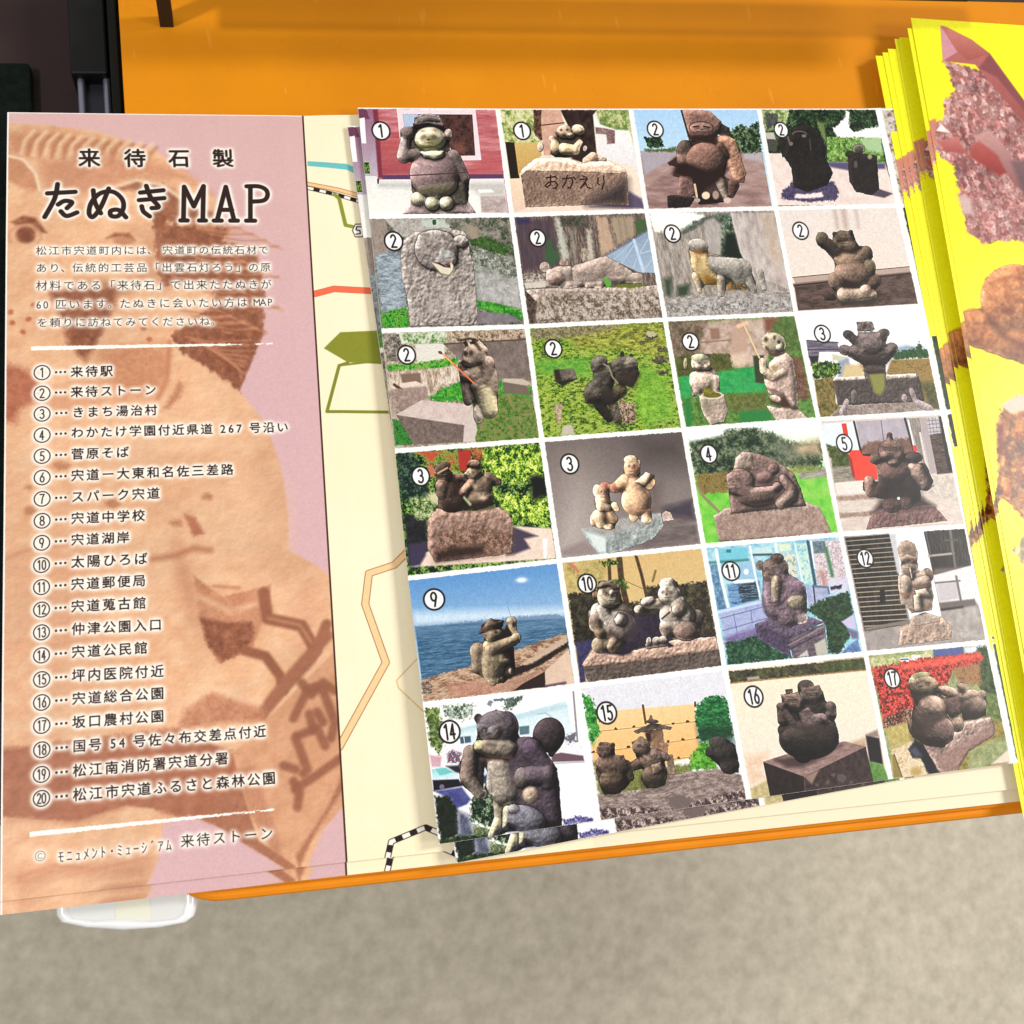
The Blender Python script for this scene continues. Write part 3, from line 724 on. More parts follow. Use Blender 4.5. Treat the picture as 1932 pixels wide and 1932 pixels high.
def p32(P):
    P.bg(N([(62, 80, 32), (110, 146, 44), (146, 180, 58), (176, 180, 92)], 6, .8, 1.5, 2.1))
    P.po([(90, 100), (700, 60), (1150, 50), (900, 200), (520, 210), (110, 230)], N([(96, 88, 66), (136, 128, 96), (170, 160, 110)], 5), 6, 6)
    P.po([(500, 200), (1200, 60), (1580, 40), (1600, 420), (1100, 330), (600, 330)], N([(84, 84, 44), (150, 150, 60), (196, 196, 84)], 7, .8, 1.6), 10, 6, .8)
    P.po([(140, 450), (740, 430), (760, 640), (160, 600)], N([(80, 150, 50), (120, 190, 70)], 7), 20, al=.8)
    P.po([(1310, 500), (1600, 600), (1700, 1100), (1350, 1200), (1250, 900)], N([(90, 150, 40), (150, 206, 66)], 8), 20, al=.75)
    for x, y, rx, ry in ((1440, 180, 60, 40), (1360, 250, 50, 20), (1560, 340, 60, 34), (1540, 450, 90, 40), (1560, 595, 70, 24)):
        P.el(x, y, rx, ry, N([(50, 44, 34), (130, 120, 96)], 4), rough=5)
    P.el(1430, 160, 60, 30, (186, 180, 140), rough=3)
    P.po([(340, 950), (430, 950), (430, 1150), (370, 1180)], N([(150, 120, 96), (200, 180, 160)], 5), 4, 5); P.po([(440, 1200), (540, 1170), (580, 1300), (420, 1300)], (196, 184, 170), 6, 3)
    P.po([(1090, 890), (1250, 960), (1260, 1150), (1130, 1180), (1060, 1000)], N([(60, 50, 40), (150, 120, 96), (206, 190, 170)], 5), 3, 5)
    P.st([('p', [(340, 560), (570, 545), (600, 660), (440, 740), (360, 690)], 0, 14, (118, 106, 92))], bump=1.5)
    P.po([(340, 560), (400, 558), (430, 680), (360, 690)], (50, 42, 38), 5); P.po([(350, 690), (600, 660), (440, 750)], (46, 44, 34), 5, 3)
    d = (104, 96, 82)
    P.st([('e', 850, 500, 95, 110, 20, 20, (116, 106, 92)), ('p', [(780, 580), (960, 480), (1050, 600), (1000, 780), (1100, 880), (1000, 960), (700, 940), (670, 790), (780, 660)], 0, 80, d),
          ('p', [(960, 480), (1050, 430), (1100, 400), (1200, 400), (1270, 470), (1310, 600), (1230, 760), (1060, 720)], 30, 70, d), ('e', 1200, 500, 90, 80, 20, 70, (138, 128, 112)), ('e', 1110, 385, 24, 34, 0, 60, (60, 52, 44)), ('e', 1210, 405, 22, 26, 0, 60, (60, 50, 44)),
          ('c', 1010, 960, 1060, 1130, 60, 50, 0, (142, 128, 106)), ('c', 860, 960, 960, 1100, 70, 50, -10, (70, 58, 46)), ('e', 1080, 800, 90, 80, 0, 20, (112, 100, 64)), ('e', 830, 830, 100, 110, 0, 30, (112, 102, 84))], L=(-.3, -.75, .5), bump=1.3, amb=.35, dif=.85)
    P.po([(1100, 560), (1310, 595), (1250, 760), (1120, 740), (1030, 700)], (56, 46, 38), 14, al=.8); P.po([(880, 800), (1000, 780), (1060, 900), (960, 980), (860, 940)], (48, 40, 32), 16, al=.8)
    P.po([(680, 850), (820, 900), (900, 1000), (760, 980)], (44, 40, 30), 14, al=.7)
    P.ln([(900, 495), (960, 530), (1000, 640), (1060, 710)], 16, (156, 148, 128), 3); P.ln([(640, 755), (700, 740), (760, 680)], 10, (100, 90, 60), 3)
    P.ln([(900, 1010), (1100, 1190)], 60, (44, 42, 32), 20, .6)

def p33(P):
    P.bg(N([(66, 104, 44), (92, 140, 56), (120, 150, 80)], 8))
    P.po([(110, 100), (560, 80), (480, 460), (160, 500)], N([(90, 82, 60), (120, 104, 84), (150, 130, 114)], 10))
    P.po([(560, 90), (1350, 50), (1200, 600), (780, 600), (460, 440), (480, 300)], N([(160, 134, 116), (190, 166, 150), (206, 188, 174)], 14), 8, 3)
    P.po([(570, 170), (680, 170), (690, 290), (590, 300)], (150, 116, 100), 6); P.ln([(480, 330), (830, 300)], 10, (130, 100, 84), 4)
    P.po([(830, 170), (1000, 170), (990, 420), (960, 590), (880, 600), (800, 520)], (190, 158, 138), 8, 3); P.po([(820, 460), (1000, 440), (990, 560), (900, 600), (810, 560)], (216, 192, 170), 10, 3)
    P.po([(1180, 60), (1340, 50), (1400, 170), (1200, 220)], (130, 84, 66), 12)
    P.po([(1340, 50), (1540, 40), (1600, 420), (1420, 440), (1250, 200)], N([(70, 100, 44), (110, 130, 70)], 8), 8, 4)
    P.po([(180, 490), (360, 450), (800, 460), (830, 620), (220, 720)], N([(70, 76, 36), (104, 104, 56)], 8), 5, 4)
    P.po([(220, 720), (700, 660), (1080, 600), (1090, 770), (1200, 800), (1200, 880), (700, 900), (250, 960)], N([(30, 150, 76), (64, 176, 96)], 12), 4, 3)
    P.po([(1060, 480), (1180, 470), (1180, 790), (1090, 780)], (60, 66, 44), 5)
    P.po([(1480, 480), (1600, 500), (1700, 960), (1560, 980)], N([(90, 62, 44), (140, 104, 84)], 7), 6, 3)
    P.po([(740, 940), (1200, 900), (1240, 1100), (900, 1120), (780, 1080)], N([(80, 96, 40), (130, 130, 70)], 6), 12)
    P.po([(900, 1110), (1220, 1080), (1300, 1200), (910, 1250)], (40, 130, 62), 10, 3); P.po([(280, 990), (360, 1000), (370, 1280), (310, 1290)], (40, 130, 62), 10)
    t, u = (206, 182, 160), (190, 166, 146)
    P.st([('e', 490, 760, 150, 130, 0, 0, (222, 194, 172)), ('c', 400, 720, 430, 880, 60, 50, 0, u), ('c', 640, 740, 640, 850, 50, 44, 20, u), ('e', 470, 560, 110, 100, 0, 30, (176, 160, 136)), ('e', 440, 600, 38, 40, 0, 90, t), ('e', 545, 595, 38, 42, 0, 90, t), ('e', 460, 500, 100, 46, 0, 60, (180, 176, 140)),
          ('e', 300, 570, 26, 70, 0, 0, (150, 140, 100)),
          ('p', [(450, 940), (500, 900), (700, 890), (740, 920), (780, 1100), (740, 1230), (580, 1260), (500, 1150)], 30, 40, u)], bump=.9)
    P.ln([(400, 610), (450, 650), (540, 645)], 12, (80, 56, 44), 3, .8)
    P.el(600, 925, 130, 44, (214, 200, 176)); P.el(600, 920, 100, 32, N([(90, 96, 30), (130, 120, 40)], 4)); P.po([(500, 830), (600, 840), (640, 920), (500, 930)], N([(100, 96, 30), (150, 140, 50)], 4), 4, 3)
    P.po([(460, 970), (560, 990), (560, 1150), (500, 1100)], (120, 116, 92), 14, al=.6)
    P.st([('p', [(1200, 1030), (1300, 1060), (1560, 1070), (1680, 1190), (1320, 1210)], 0, 20, (206, 176, 160)),
          ('p', [(1320, 470), (1420, 430), (1510, 520), (1550, 750), (1570, 1080), (1500, 1080), (1380, 950), (1230, 900), (1180, 760), (1230, 560)], 0, 90, (212, 176, 160)),
          ('c', 1170, 550, 1170, 620, 46, 40, 60, (196, 176, 146)), ('c', 1180, 640, 1280, 720, 50, 46, 70, (190, 170, 140)), ('c', 1280, 720, 1400, 660, 46, 50, 72, (190, 166, 140)),
          ('e', 1290, 340, 140, 120, 20, 60, (176, 160, 134)), ('e', 1360, 380, 46, 50, 0, 130, (200, 186, 160)), ('e', 1310, 960, 66, 40, 20, 60, (214, 176, 160))], bump=.9)
    P.el(1205, 300, 24, 30, (76, 60, 50), soft=8); P.el(1300, 275, 16, 22, (90, 76, 58), soft=5); P.gauss(1200, 350, 40, 30, (214, 190, 166), .6); P.ln([(1210, 390), (1260, 460), (1330, 460)], 30, (84, 58, 46), 8); P.el(1350, 325, 20, 22, (66, 60, 44), soft=4)
    P.po([(1240, 960), (1360, 1000), (1400, 900), (1500, 1060), (1420, 1070), (1280, 1020)], (70, 46, 38), 10); P.ln([(1220, 850), (1330, 880)], 16, (120, 84, 74), 6)
    P.ln([(1190, 730), (1280, 760), (1380, 710)], 12, (110, 84, 66), 4, .8); P.gauss(1290, 610, 40, 40, (130, 124, 50), .7)
    P.ln([(965, 150), (1130, 500)], 20, (222, 196, 150)); P.ln([(890, 150), (990, 110)], 40, (228, 190, 156), 3)

def p34(P):
    P.bg(WH)
    P.po([(1190, 500), (1300, 480), (1400, 500), (1560, 530), (1560, 620), (1180, 600)], (150, 170, 190), 10)
    P.po([(1150, 560), (1400, 520), (1440, 450), (1490, 530), (1560, 540), (1570, 620), (1130, 650)], N([(30, 66, 40), (60, 104, 56)], 6), 4, 5)
    P.po([(1120, 650), (1560, 630), (1700, 1200), (1500, 1180), (1060, 800)], N([(140, 110, 60), (166, 136, 76), (120, 104, 56)], 7, .6, 1.4), 5)
    P.po([(1440, 900), (1640, 900), (1700, 1210), (1560, 1190)], N([(60, 66, 36), (110, 104, 56)], 6), 14)
    P.po([(170, 430), (510, 450), (540, 560), (330, 560), (300, 610), (200, 620)], N([(90, 84, 100), (140, 132, 146)], 6, .3, 3), 2)
    P.ln([(180, 430), (520, 455)], 14, (84, 78, 96)); P.ln([(190, 535), (540, 530)], 14, (76, 70, 88))
    P.po([(310, 560), (460, 560), (470, 680), (330, 690)], (240, 240, 238), 3); P.po([(200, 610), (310, 600), (300, 690), (230, 700)], (50, 46, 58), 4)
    P.po([(520, 640), (640, 620), (680, 830), (520, 850)], (150, 160, 180), 8); P.po([(460, 580), (620, 620), (560, 660), (460, 660)], (200, 200, 176), 6)
    P.po([(230, 690), (400, 660), (540, 700), (550, 800), (420, 860), (250, 860)], N(LEAF, 6), 3, 5)
    P.po([(600, 700), (820, 700), (820, 840), (560, 850)], (214, 190, 140), 8)
    P.po([(260, 870), (480, 840), (500, 1130), (560, 1180), (420, 1290), (320, 1300)], N([(80, 80, 40), (130, 116, 60), (160, 130, 70)], 7), 4)
    P.po([(430, 1290), (560, 1160), (1480, 1100), (1600, 1200), (1100, 1250)], N([(120, 104, 98), (150, 134, 126), (176, 162, 154)], 7), 4)
    g = (112, 96, 94)
    P.st([('p', [(460, 870), (820, 860), (1060, 860), (1430, 830), (1500, 1110), (520, 1160)], -40, 16, (92, 78, 74)), ('p', [(470, 850), (1400, 800), (1420, 850), (470, 885)], -30, 14, (206, 190, 176))], bump=1.8)
    P.st([('c', 620, 1110, 570, 1240, 26, 40, 0, (150, 134, 134)), ('c', 1350, 1000, 1400, 1130, 34, 30, 0, (140, 122, 124)), ('c', 1420, 1130, 1560, 1190, 40, 40, 0, (160, 144, 146)), ('e', 1265, 1075, 34, 44, 0, 0, (150, 132, 134)), ('e', 700, 1060, 40, 80, 0, -10, (110, 94, 90))], bump=1)
    P.st([('p', [(790, 640), (1050, 640), (1060, 860), (1040, 1060), (950, 1060), (820, 850)], 0, 50, (118, 96, 92)), ('p', [(600, 520), (700, 470), (1000, 470), (1180, 480), (1190, 560), (1060, 700), (800, 710), (620, 600)], 10, 90, g),
          ('p', [(720, 470), (740, 340), (1000, 330), (1060, 470), (1100, 560), (800, 620)], 30, 80, (118, 102, 100)), ('e', 640, 370, 70, 54, 30, 30, (78, 70, 68)), ('c', 650, 380, 730, 450, 50, 60, 20, (84, 74, 70)), ('e', 1030, 350, 70, 54, -10, 30, (92, 80, 78)), ('c', 1020, 370, 990, 460, 60, 60, 30, (86, 74, 72)),
          ('e', 600, 540, 75, 60, 20, 40, g), ('e', 1120, 520, 75, 66, 0, 40, g), ('p', [(725, 220), (900, 210), (930, 300), (900, 330), (740, 325)], 60, 24, (130, 114, 108)), ('e', 900, 490, 150, 120, 0, 60, (122, 104, 102))], bump=1.6, amb=.4, dif=.8, L=(-.2, -.7, .6))
    P.po([(700, 600), (1120, 620), (1060, 700), (800, 710)], (60, 46, 44), 22, al=.7)
    P.po([(860, 800), (1040, 790), (1050, 950), (1000, 1050), (930, 1020)], (140, 140, 70), 8); P.po([(800, 770), (1040, 760), (1040, 800), (850, 810)], (60, 46, 42), 6)
    P.gauss(820, 260, 24, 24, (56, 40, 38), .8); P.gauss(790, 545, 16, 20, (170, 140, 130), .7)

def p41(P):
    P.bg(N([(20, 34, 26), (40, 70, 36), (100, 140, 60), (150, 176, 90)], 9, con=2.4))
    P.po([(960, 160), (1200, 120), (1590, 100), (1640, 440), (1300, 500), (1000, 400)], N(BRI, 8, con=2.2), 4, 6)
    P.po([(1080, 600), (1400, 640), (1700, 700), (1690, 960), (1300, 900), (1130, 700)], N(BRI, 7, con=2.3), 6, 8)
    P.po([(70, 190), (250, 190), (400, 500), (420, 640), (120, 700)], N([(20, 34, 30), (34, 60, 50), (90, 116, 90)], 6), 8)
    P.po([(250, 170), (720, 160), (740, 400), (480, 330), (380, 260)], N([(60, 90, 40), (140, 160, 70), (190, 70, 50)], 8), 4, 4)
    P.po([(720, 160), (860, 150), (860, 300), (810, 390), (740, 370)], (180, 56, 48), 5); P.po([(860, 140), (980, 140), (980, 260), (900, 270)], N([(200, 130, 80), (120, 60, 40)], 6), 5)
    P.po([(360, 180), (500, 180), (450, 260), (400, 240)], (200, 80, 60), 6, 4); P.po([(400, 290), (470, 330), (480, 440), (420, 420)], (206, 110, 84), 8)
    P.po([(1480, 420), (1640, 440), (1660, 620), (1500, 700)], (24, 26, 24), 12)
    P.po([(150, 830), (390, 860), (400, 1240), (200, 1380)], N([(30, 30, 34), (50, 52, 54)], 9), 6)
    P.po([(210, 660), (480, 640), (500, 880), (280, 900)], N([(40, 60, 34), (120, 146, 84), (200, 206, 160)], 6), 8, 4)
    P.po([(390, 620), (520, 600), (540, 760), (440, 700)], (206, 200, 160), 8)
    P.po([(1300, 960), (1700, 990), (1750, 1310), (420, 1390), (210, 1400), (380, 1240)], N([(226, 202, 184), (236, 216, 202)], 12), 4)
    P.po([(200, 1160), (400, 1120), (380, 1280), (320, 1380), (210, 1400)], (66, 58, 84), 6)
    P.po([(1250, 950), (1560, 1070), (1420, 1100), (1480, 1200), (1300, 1270), (1230, 1280)], (76, 66, 84), 6)
    P.po([(1610, 1100), (1660, 1100), (1650, 1310), (1620, 1310)], (244, 240, 236), 3)
    P.st([('p', [(400, 900), (500, 770), (700, 800), (900, 800), (1150, 760), (1260, 830), (1300, 960), (1290, 1240), (1200, 1270), (480, 1350), (400, 1200)], 0, 50, (186, 142, 124))], bump=2.6, bs=9, amb=.5, dif=.7)
    P.po([(500, 1060), (720, 960), (1280, 1010), (1290, 1250), (480, 1340), (470, 1230)], N([(84, 58, 46), (130, 98, 82), (176, 140, 120)], 7, con=2.2), 24, al=.75)
    P.po([(480, 1240), (700, 1180), (1000, 1160), (1010, 1260), (500, 1340)], (52, 36, 32), 14, al=.9)
    b, w = (126, 96, 78), (170, 140, 112)
    P.st([('e', 660, 700, 150, 120, 0, 0, (104, 78, 64)), ('e', 620, 600, 130, 110, 0, 10, (120, 92, 76)), ('c', 560, 540, 560, 620, 80, 60, 40, (136, 106, 88)), ('e', 580, 430, 90, 80, 0, 20, (70, 50, 42)), ('e', 560, 340, 90, 50, -25, 40, (104, 82, 70)), ('c', 690, 450, 820, 440, 40, 36, 0, (150, 110, 92)),
          ('e', 960, 650, 140, 130, 0, 10, w), ('e', 960, 540, 130, 110, 0, 20, (160, 130, 104)), ('c', 870, 500, 780, 600, 50, 44, 60, (170, 130, 108)), ('e', 780, 610, 48, 40, 0, 80, (196, 140, 124)), ('c', 1040, 440, 1150, 500, 50, 30, 0, (136, 104, 88)),
          ('e', 890, 400, 84, 70, 0, 60, (176, 148, 110)), ('e', 830, 405, 40, 24, 0, 90, (196, 170, 140)), ('e', 890, 300, 64, 42, 0, 90, (190, 146, 116)), ('e', 890, 325, 86, 14, 5, 120, (110, 76, 60))], L=(-.5, -.6, .5), bump=1.0, amb=.42, dif=.8)
    P.po([(560, 720), (860, 700), (1080, 700), (1100, 770), (870, 800), (600, 800)], (46, 34, 30), 14, al=.85); P.po([(640, 430), (720, 460), (760, 640), (660, 660)], (50, 34, 30), 12, al=.8)
    P.ln([(510, 400), (610, 345)], 18, (206, 170, 140), 3); P.gauss(985, 660, 50, 34, (230, 206, 176), .9); P.gauss(900, 540, 40, 30, (206, 180, 146), .8, 40); P.ln([(790, 660), (850, 730)], 26, (190, 200, 150), 5)

def p42(P):
    P.bg(Gr((112, 100, 98), (150, 138, 134)))
    P.po([(70, 190), (520, 150), (700, 700), (500, 1200), (230, 1380)], Gr((130, 118, 112), (206, 194, 188)), 90, al=.9)
    P.po([(1010, 130), (1500, 100), (1560, 420), (1100, 400)], (74, 66, 64), 80, al=.9)
    P.po([(1180, 880), (1600, 800), (1690, 1270), (930, 1330)], N([(100, 88, 86), (136, 122, 120)], 14, .5, 1.6), 10); P.po([(1300, 890), (1610, 800), (1640, 1000), (1330, 960)], (72, 64, 76), 16)
    P.po([(220, 1330), (470, 1230), (620, 1360), (230, 1400)], (150, 134, 132), 10)
    P.po([(1120, 600), (1300, 600), (1260, 860), (1180, 880)], (112, 98, 96), 30)
    P.st([('p', [(440, 1100), (700, 1060), (1000, 980), (1280, 940), (1310, 1080), (1190, 1220), (760, 1370), (620, 1360), (520, 1260)], 0, 14, (160, 172, 172))], bump=1.6, bs=10)
    P.po([(450, 1100), (680, 1180), (1190, 1040), (1260, 940), (940, 980)], N([(150, 146, 142), (180, 178, 174)], 10), 6)
    P.po([(450, 1120), (700, 1190), (710, 1360), (620, 1360)], (214, 224, 222), 10); P.ln([(710, 1260), (710, 1350)], 16, (110, 124, 128), 5)
    P.st([('p', [(1290, 950), (1330, 910), (1380, 930), (1420, 1010), (1310, 1030)], 0, 10, (206, 176, 164))], bump=.5)
    o, q = (226, 172, 128), (222, 184, 142)
    P.st([('c', 980, 620, 1040, 800, 100, 150, 0, o), ('e', 1020, 800, 160, 170, 0, 10, o), ('c', 980, 900, 990, 980, 60, 50, 0, o), ('c', 1120, 900, 1130, 1000, 60, 56, 10, o), ('c', 900, 590, 800, 670, 66, 54, 30, o), ('e', 780, 670, 44, 52, 0, 60, (180, 110, 84)),
          ('e', 975, 450, 88, 110, 0, 50, o), ('e', 960, 370, 74, 50, 0, 70, q), ('e', 1045, 400, 26, 30, 0, 60, q), ('c', 1160, 640, 1190, 610, 50, 40, 40, o), ('p', [(1010, 600), (1120, 500), (1215, 530), (1160, 590), (1110, 650)], 110, 12, (232, 192, 146)),
          ('c', 660, 800, 660, 860, 84, 70, 0, q), ('c', 620, 980, 640, 1040, 80, 60, 10, q), ('e', 600, 700, 44, 70, 0, 10, (226, 196, 160)), ('e', 660, 700, 70, 70, 0, 10, (210, 164, 128)), ('e', 690, 650, 56, 48, 0, 40, (176, 110, 88)), ('c', 640, 860, 720, 880, 54, 36, 50, q), ('c', 790, 860, 810, 890, 40, 34, 20, q),
          ('c', 740, 960, 780, 1000, 60, 50, 0, (206, 160, 120)), ('e', 730, 1085, 56, 34, 0, 40, q), ('e', 560, 1010, 34, 70, 0, -10, (214, 176, 140)), ('e', 1130, 1010, 62, 38, 0, 40, q), ('e', 1000, 985, 50, 30, 0, 30, q)], bump=.5, L=(-.6, -.4, .7))
    P.ln([(1000, 430), (1010, 540)], 18, (140, 76, 54), 5); P.ln([(700, 950), (710, 1050)], 26, (84, 60, 40), 8, .8); P.ln([(690, 700), (700, 800)], 20, (110, 76, 50), 8, .8); P.ln([(1040, 960), (1060, 1000)], 16, (110, 70, 50), 5)
    P.ln([(860, 720), (900, 690)], 18, (120, 66, 48), 6); P.ln([(920, 930), (1170, 900)], 10, (190, 130, 96), 4, .7)

def p43(P):
    P.bg(Gr((250, 250, 250), (120, 210, 60)))
    P.po([(60, 640), (1580, 560), (1720, 1250), (260, 1370)], N([(90, 190, 50), (120, 206, 66), (150, 210, 90)], 14), 6)
    P.po([(1250, 560), (1590, 530), (1600, 640), (1300, 660)], N([(120, 120, 110), (180, 176, 160)], 8, .4, 2), 6); P.po([(1160, 500), (1400, 500), (1560, 540), (1400, 590), (1200, 590)], N([(110, 130, 60), (160, 170, 90)], 7), 6)
    P.po([(100, 240), (460, 180), (500, 120), (820, 110), (1000, 160), (1200, 270), (1560, 260), (1540, 530), (1200, 520), (900, 600), (560, 620), (160, 620)], N([(30, 44, 34), (54, 76, 50), (84, 104, 76), (130, 134, 110)], 12, con=2), 8, 6)
    P.po([(90, 130), (460, 140), (430, 190), (220, 230), (100, 260)], WH, 12, 3)
    P.po([(1220, 300), (1500, 230), (1540, 400), (1280, 400)], N([(170, 150, 120), (196, 176, 140)], 10), 20); P.po([(1000, 190), (1240, 290), (1300, 480), (1060, 430)], (130, 130, 112), 30, al=.6)
    P.po([(170, 620), (300, 600), (520, 580), (530, 800), (220, 830)], N([(96, 84, 44), (150, 130, 70), (120, 100, 50)], 6), 5, 5)
    P.ln([(190, 720), (260, 850), (430, 1020)], 30, (150, 130, 100), 4)
    c = (152, 118, 110)
    P.st([('p', [(370, 1060), (500, 970), (1350, 900), (1500, 960), (1560, 1050), (1650, 1250), (430, 1340)], -60, 20, (176, 146, 134))], bump=1.6, bs=6)
    P.po([(380, 1075), (1530, 980), (1640, 1240), (430, 1335)], N([(140, 112, 100), (166, 138, 124), (190, 164, 150)], 9), 6, al=.75)
    P.st([('p', [(500, 620), (580, 560), (600, 440), (680, 360), (780, 370), (900, 400), (1080, 480), (1240, 600), (1310, 760), (1370, 950), (560, 1040), (530, 800)], -60, 40, c), ('p', [(580, 560), (600, 440), (680, 360), (780, 380), (810, 560)], -40, 40, (172, 146, 130)),
          ('f', 640, 690, 155, 140, 0, 22, (156, 118, 112)), ('f', 690, 780, 120, 60, 0, 30, (150, 112, 106)), ('e', 920, 640, 100, 70, 0, -30, (146, 104, 100)), ('c', 780, 800, 1010, 770, 40, 34, 20, (176, 138, 132)), ('e', 1050, 740, 48, 44, 0, 40, c), ('c', 1120, 660, 1210, 780, 46, 60, 20, c), ('c', 1200, 830, 1090, 930, 66, 60, 20, (160, 132, 120)), ('e', 860, 850, 230, 100, -5, -30, (112, 88, 78)), ('e', 1010, 550, 60, 60, 0, -20, (126, 94, 88))], bump=1.2, amb=.45)
    P.ln([(640, 850), (780, 940), (1000, 920), (1150, 800), (1180, 700)], 22, (84, 60, 54), 8, .8); P.ln([(550, 1035), (900, 990), (1200, 970)], 14, (76, 56, 44), 5, .8); P.ln([(840, 700), (920, 735), (1010, 700)], 18, (92, 62, 58), 7, .8)
    P.ln(arc(640, 670, 50, 40, 0, 360), 10, (112, 80, 76), 4, .8); P.ln([(560, 580), (800, 560)], 10, (100, 76, 66), 5, .7)

def p44(P):
    P.bg(N([(206, 190, 180), (224, 210, 200)], 12, .4, 2))
    P.po([(90, 180), (520, 160), (560, 560), (120, 440)], (222, 232, 238), 4)
    P.po([(140, 430), (300, 480), (420, 560), (420, 700), (210, 700)], N([(50, 66, 34), (104, 116, 50)], 6), 5, 4); P.po([(200, 690), (430, 680), (470, 860), (230, 880)], N([(120, 116, 96), (170, 160, 148)], 7, .4, 2), 5)
    P.po([(470, 160), (1090, 120), (1200, 560), (540, 560)], N([(170, 160, 172), (186, 176, 186)], 14), 3); P.po([(530, 480), (620, 400), (900, 370), (1110, 350), (1160, 560), (540, 570)], N([(110, 80, 66), (140, 106, 90)], 8), 6, 4)
    P.ln([(455, 165), (545, 560)], 26, (34, 26, 34)); P.ln([(770, 150), (800, 380)], 12, (120, 108, 118)); P.ln([(1050, 130), (1170, 560)], 30, (50, 40, 46))
    P.po([(540, 545), (650, 540), (640, 590), (545, 560)], (40, 30, 34), 2)
    P.po([(310, 185), (365, 180), (390, 320), (335, 320)], (226, 56, 40)); P.po([(390, 500), (520, 495), (560, 560), (650, 570), (720, 700), (730, 840), (480, 860)], (240, 70, 50), 2); P.po([(385, 530), (430, 600), (475, 850), (440, 800)], (170, 36, 36), 3)
    P.po([(1140, 440), (1185, 440), (1200, 510), (1150, 510)], (226, 60, 44))
    P.po([(1090, 125), (1220, 115), (1330, 760), (1250, 700)], N([(120, 110, 100), (170, 160, 152)], 6, 3, .4), 3); P.ln([(1090, 150), (1150, 430)], 22, (232, 226, 222)); P.ln([(1230, 300), (1320, 760)], 30, (214, 206, 202))
    P.po([(1220, 115), (1300, 110), (1420, 760), (1350, 780)], (176, 162, 164), 3); P.po([(1300, 110), (1470, 100), (1500, 300), (1340, 320)], N([(170, 164, 170), (206, 200, 204)], 5), 3)
    for i in range(4):
        P.ln([(1310 + i * 6, 150 + i * 45), (1480, 140 + i * 45)], 7, (120, 112, 120)); P.ln([(1330 + i * 40, 120), (1355 + i * 40, 310)], 7, (120, 112, 120))
    P.po([(1340, 320), (1500, 290), (1640, 760), (1430, 780)], N([(50, 36, 34), (112, 88, 80)], 8, .4, 3), 3); P.po([(1450, 100), (1510, 100), (1640, 760), (1560, 740)], (26, 22, 24), 4)
    P.po([(240, 880), (560, 850), (600, 1000), (260, 1010)], (232, 220, 212), 4)
    for y in (1040, 1240):
        P.po([(250, y), (760, y - 40), (760, y + 20), (270, y + 50)], N([(150, 122, 108), (180, 156, 140)], 7), 4, 2)
    P.po([(1370, 800), (1650, 780), (1700, 1120), (1240, 1000)], N([(220, 210, 200), (190, 178, 166)], 10), 6)
    k = (92, 62, 60)
    P.st([('p', [(600, 1420), (640, 1280), (800, 1200), (1400, 1150), (1550, 1320), (1000, 1380)], 0, 24, (140, 96, 94))], bump=2.2, bs=6)
    P.po([(660, 1230), (760, 1090), (860, 1060), (1260, 1060), (1410, 1150), (1100, 1200), (800, 1210)], (52, 34, 36), 14, al=.9)
    P.st([('p', [(720, 660), (900, 620), (1080, 640), (1160, 900), (1240, 1060), (840, 1080), (640, 1040), (740, 860)], 0, 80, (96, 68, 62)), ('e', 920, 760, 190, 150, 0, 30, (116, 84, 76)), ('e', 890, 500, 150, 120, 0, 60, (112, 84, 76)), ('e', 820, 560, 66, 60, 0, 120, (124, 92, 84)), ('e', 980, 560, 66, 56, 0, 120, (112, 80, 74)), ('e', 870, 320, 34, 34, 0, 60, (90, 62, 56)), ('c', 870, 350, 875, 400, 26, 46, 50, (130, 98, 88)),
          ('e', 1160, 580, 100, 66, 5, 60, (66, 46, 44)), ('e', 1170, 690, 90, 54, 0, 40, (206, 164, 146)), ('c', 1200, 760, 1280, 880, 100, 84, 20, (150, 116, 104)), ('c', 640, 880, 640, 980, 76, 60, 0, (146, 110, 98)), ('e', 700, 610, 60, 50, 0, 30, (100, 74, 66)), ('e', 900, 1140, 110, 90, 0, 60, (96, 70, 66)), ('e', 1060, 1110, 90, 80, 0, 50, (104, 76, 70)), ('e', 920, 640, 70, 34, 0, 150, (166, 128, 114))], bump=1.3, amb=.4, dif=.85)
    P.po([(680, 1000), (780, 860), (1000, 840), (1160, 880), (1230, 1050), (840, 1070)], (36, 26, 24), 34, al=.9); P.po([(1230, 960), (1390, 910), (1300, 970)], (36, 24, 22), 5)
    P.ln([(760, 450), (950, 470)], 40, (84, 56, 50), 10, .8); P.el(975, 1060, 18, 18, (226, 216, 206)); P.ln([(830, 620), (1000, 620)], 20, (40, 26, 26), 8, .8)
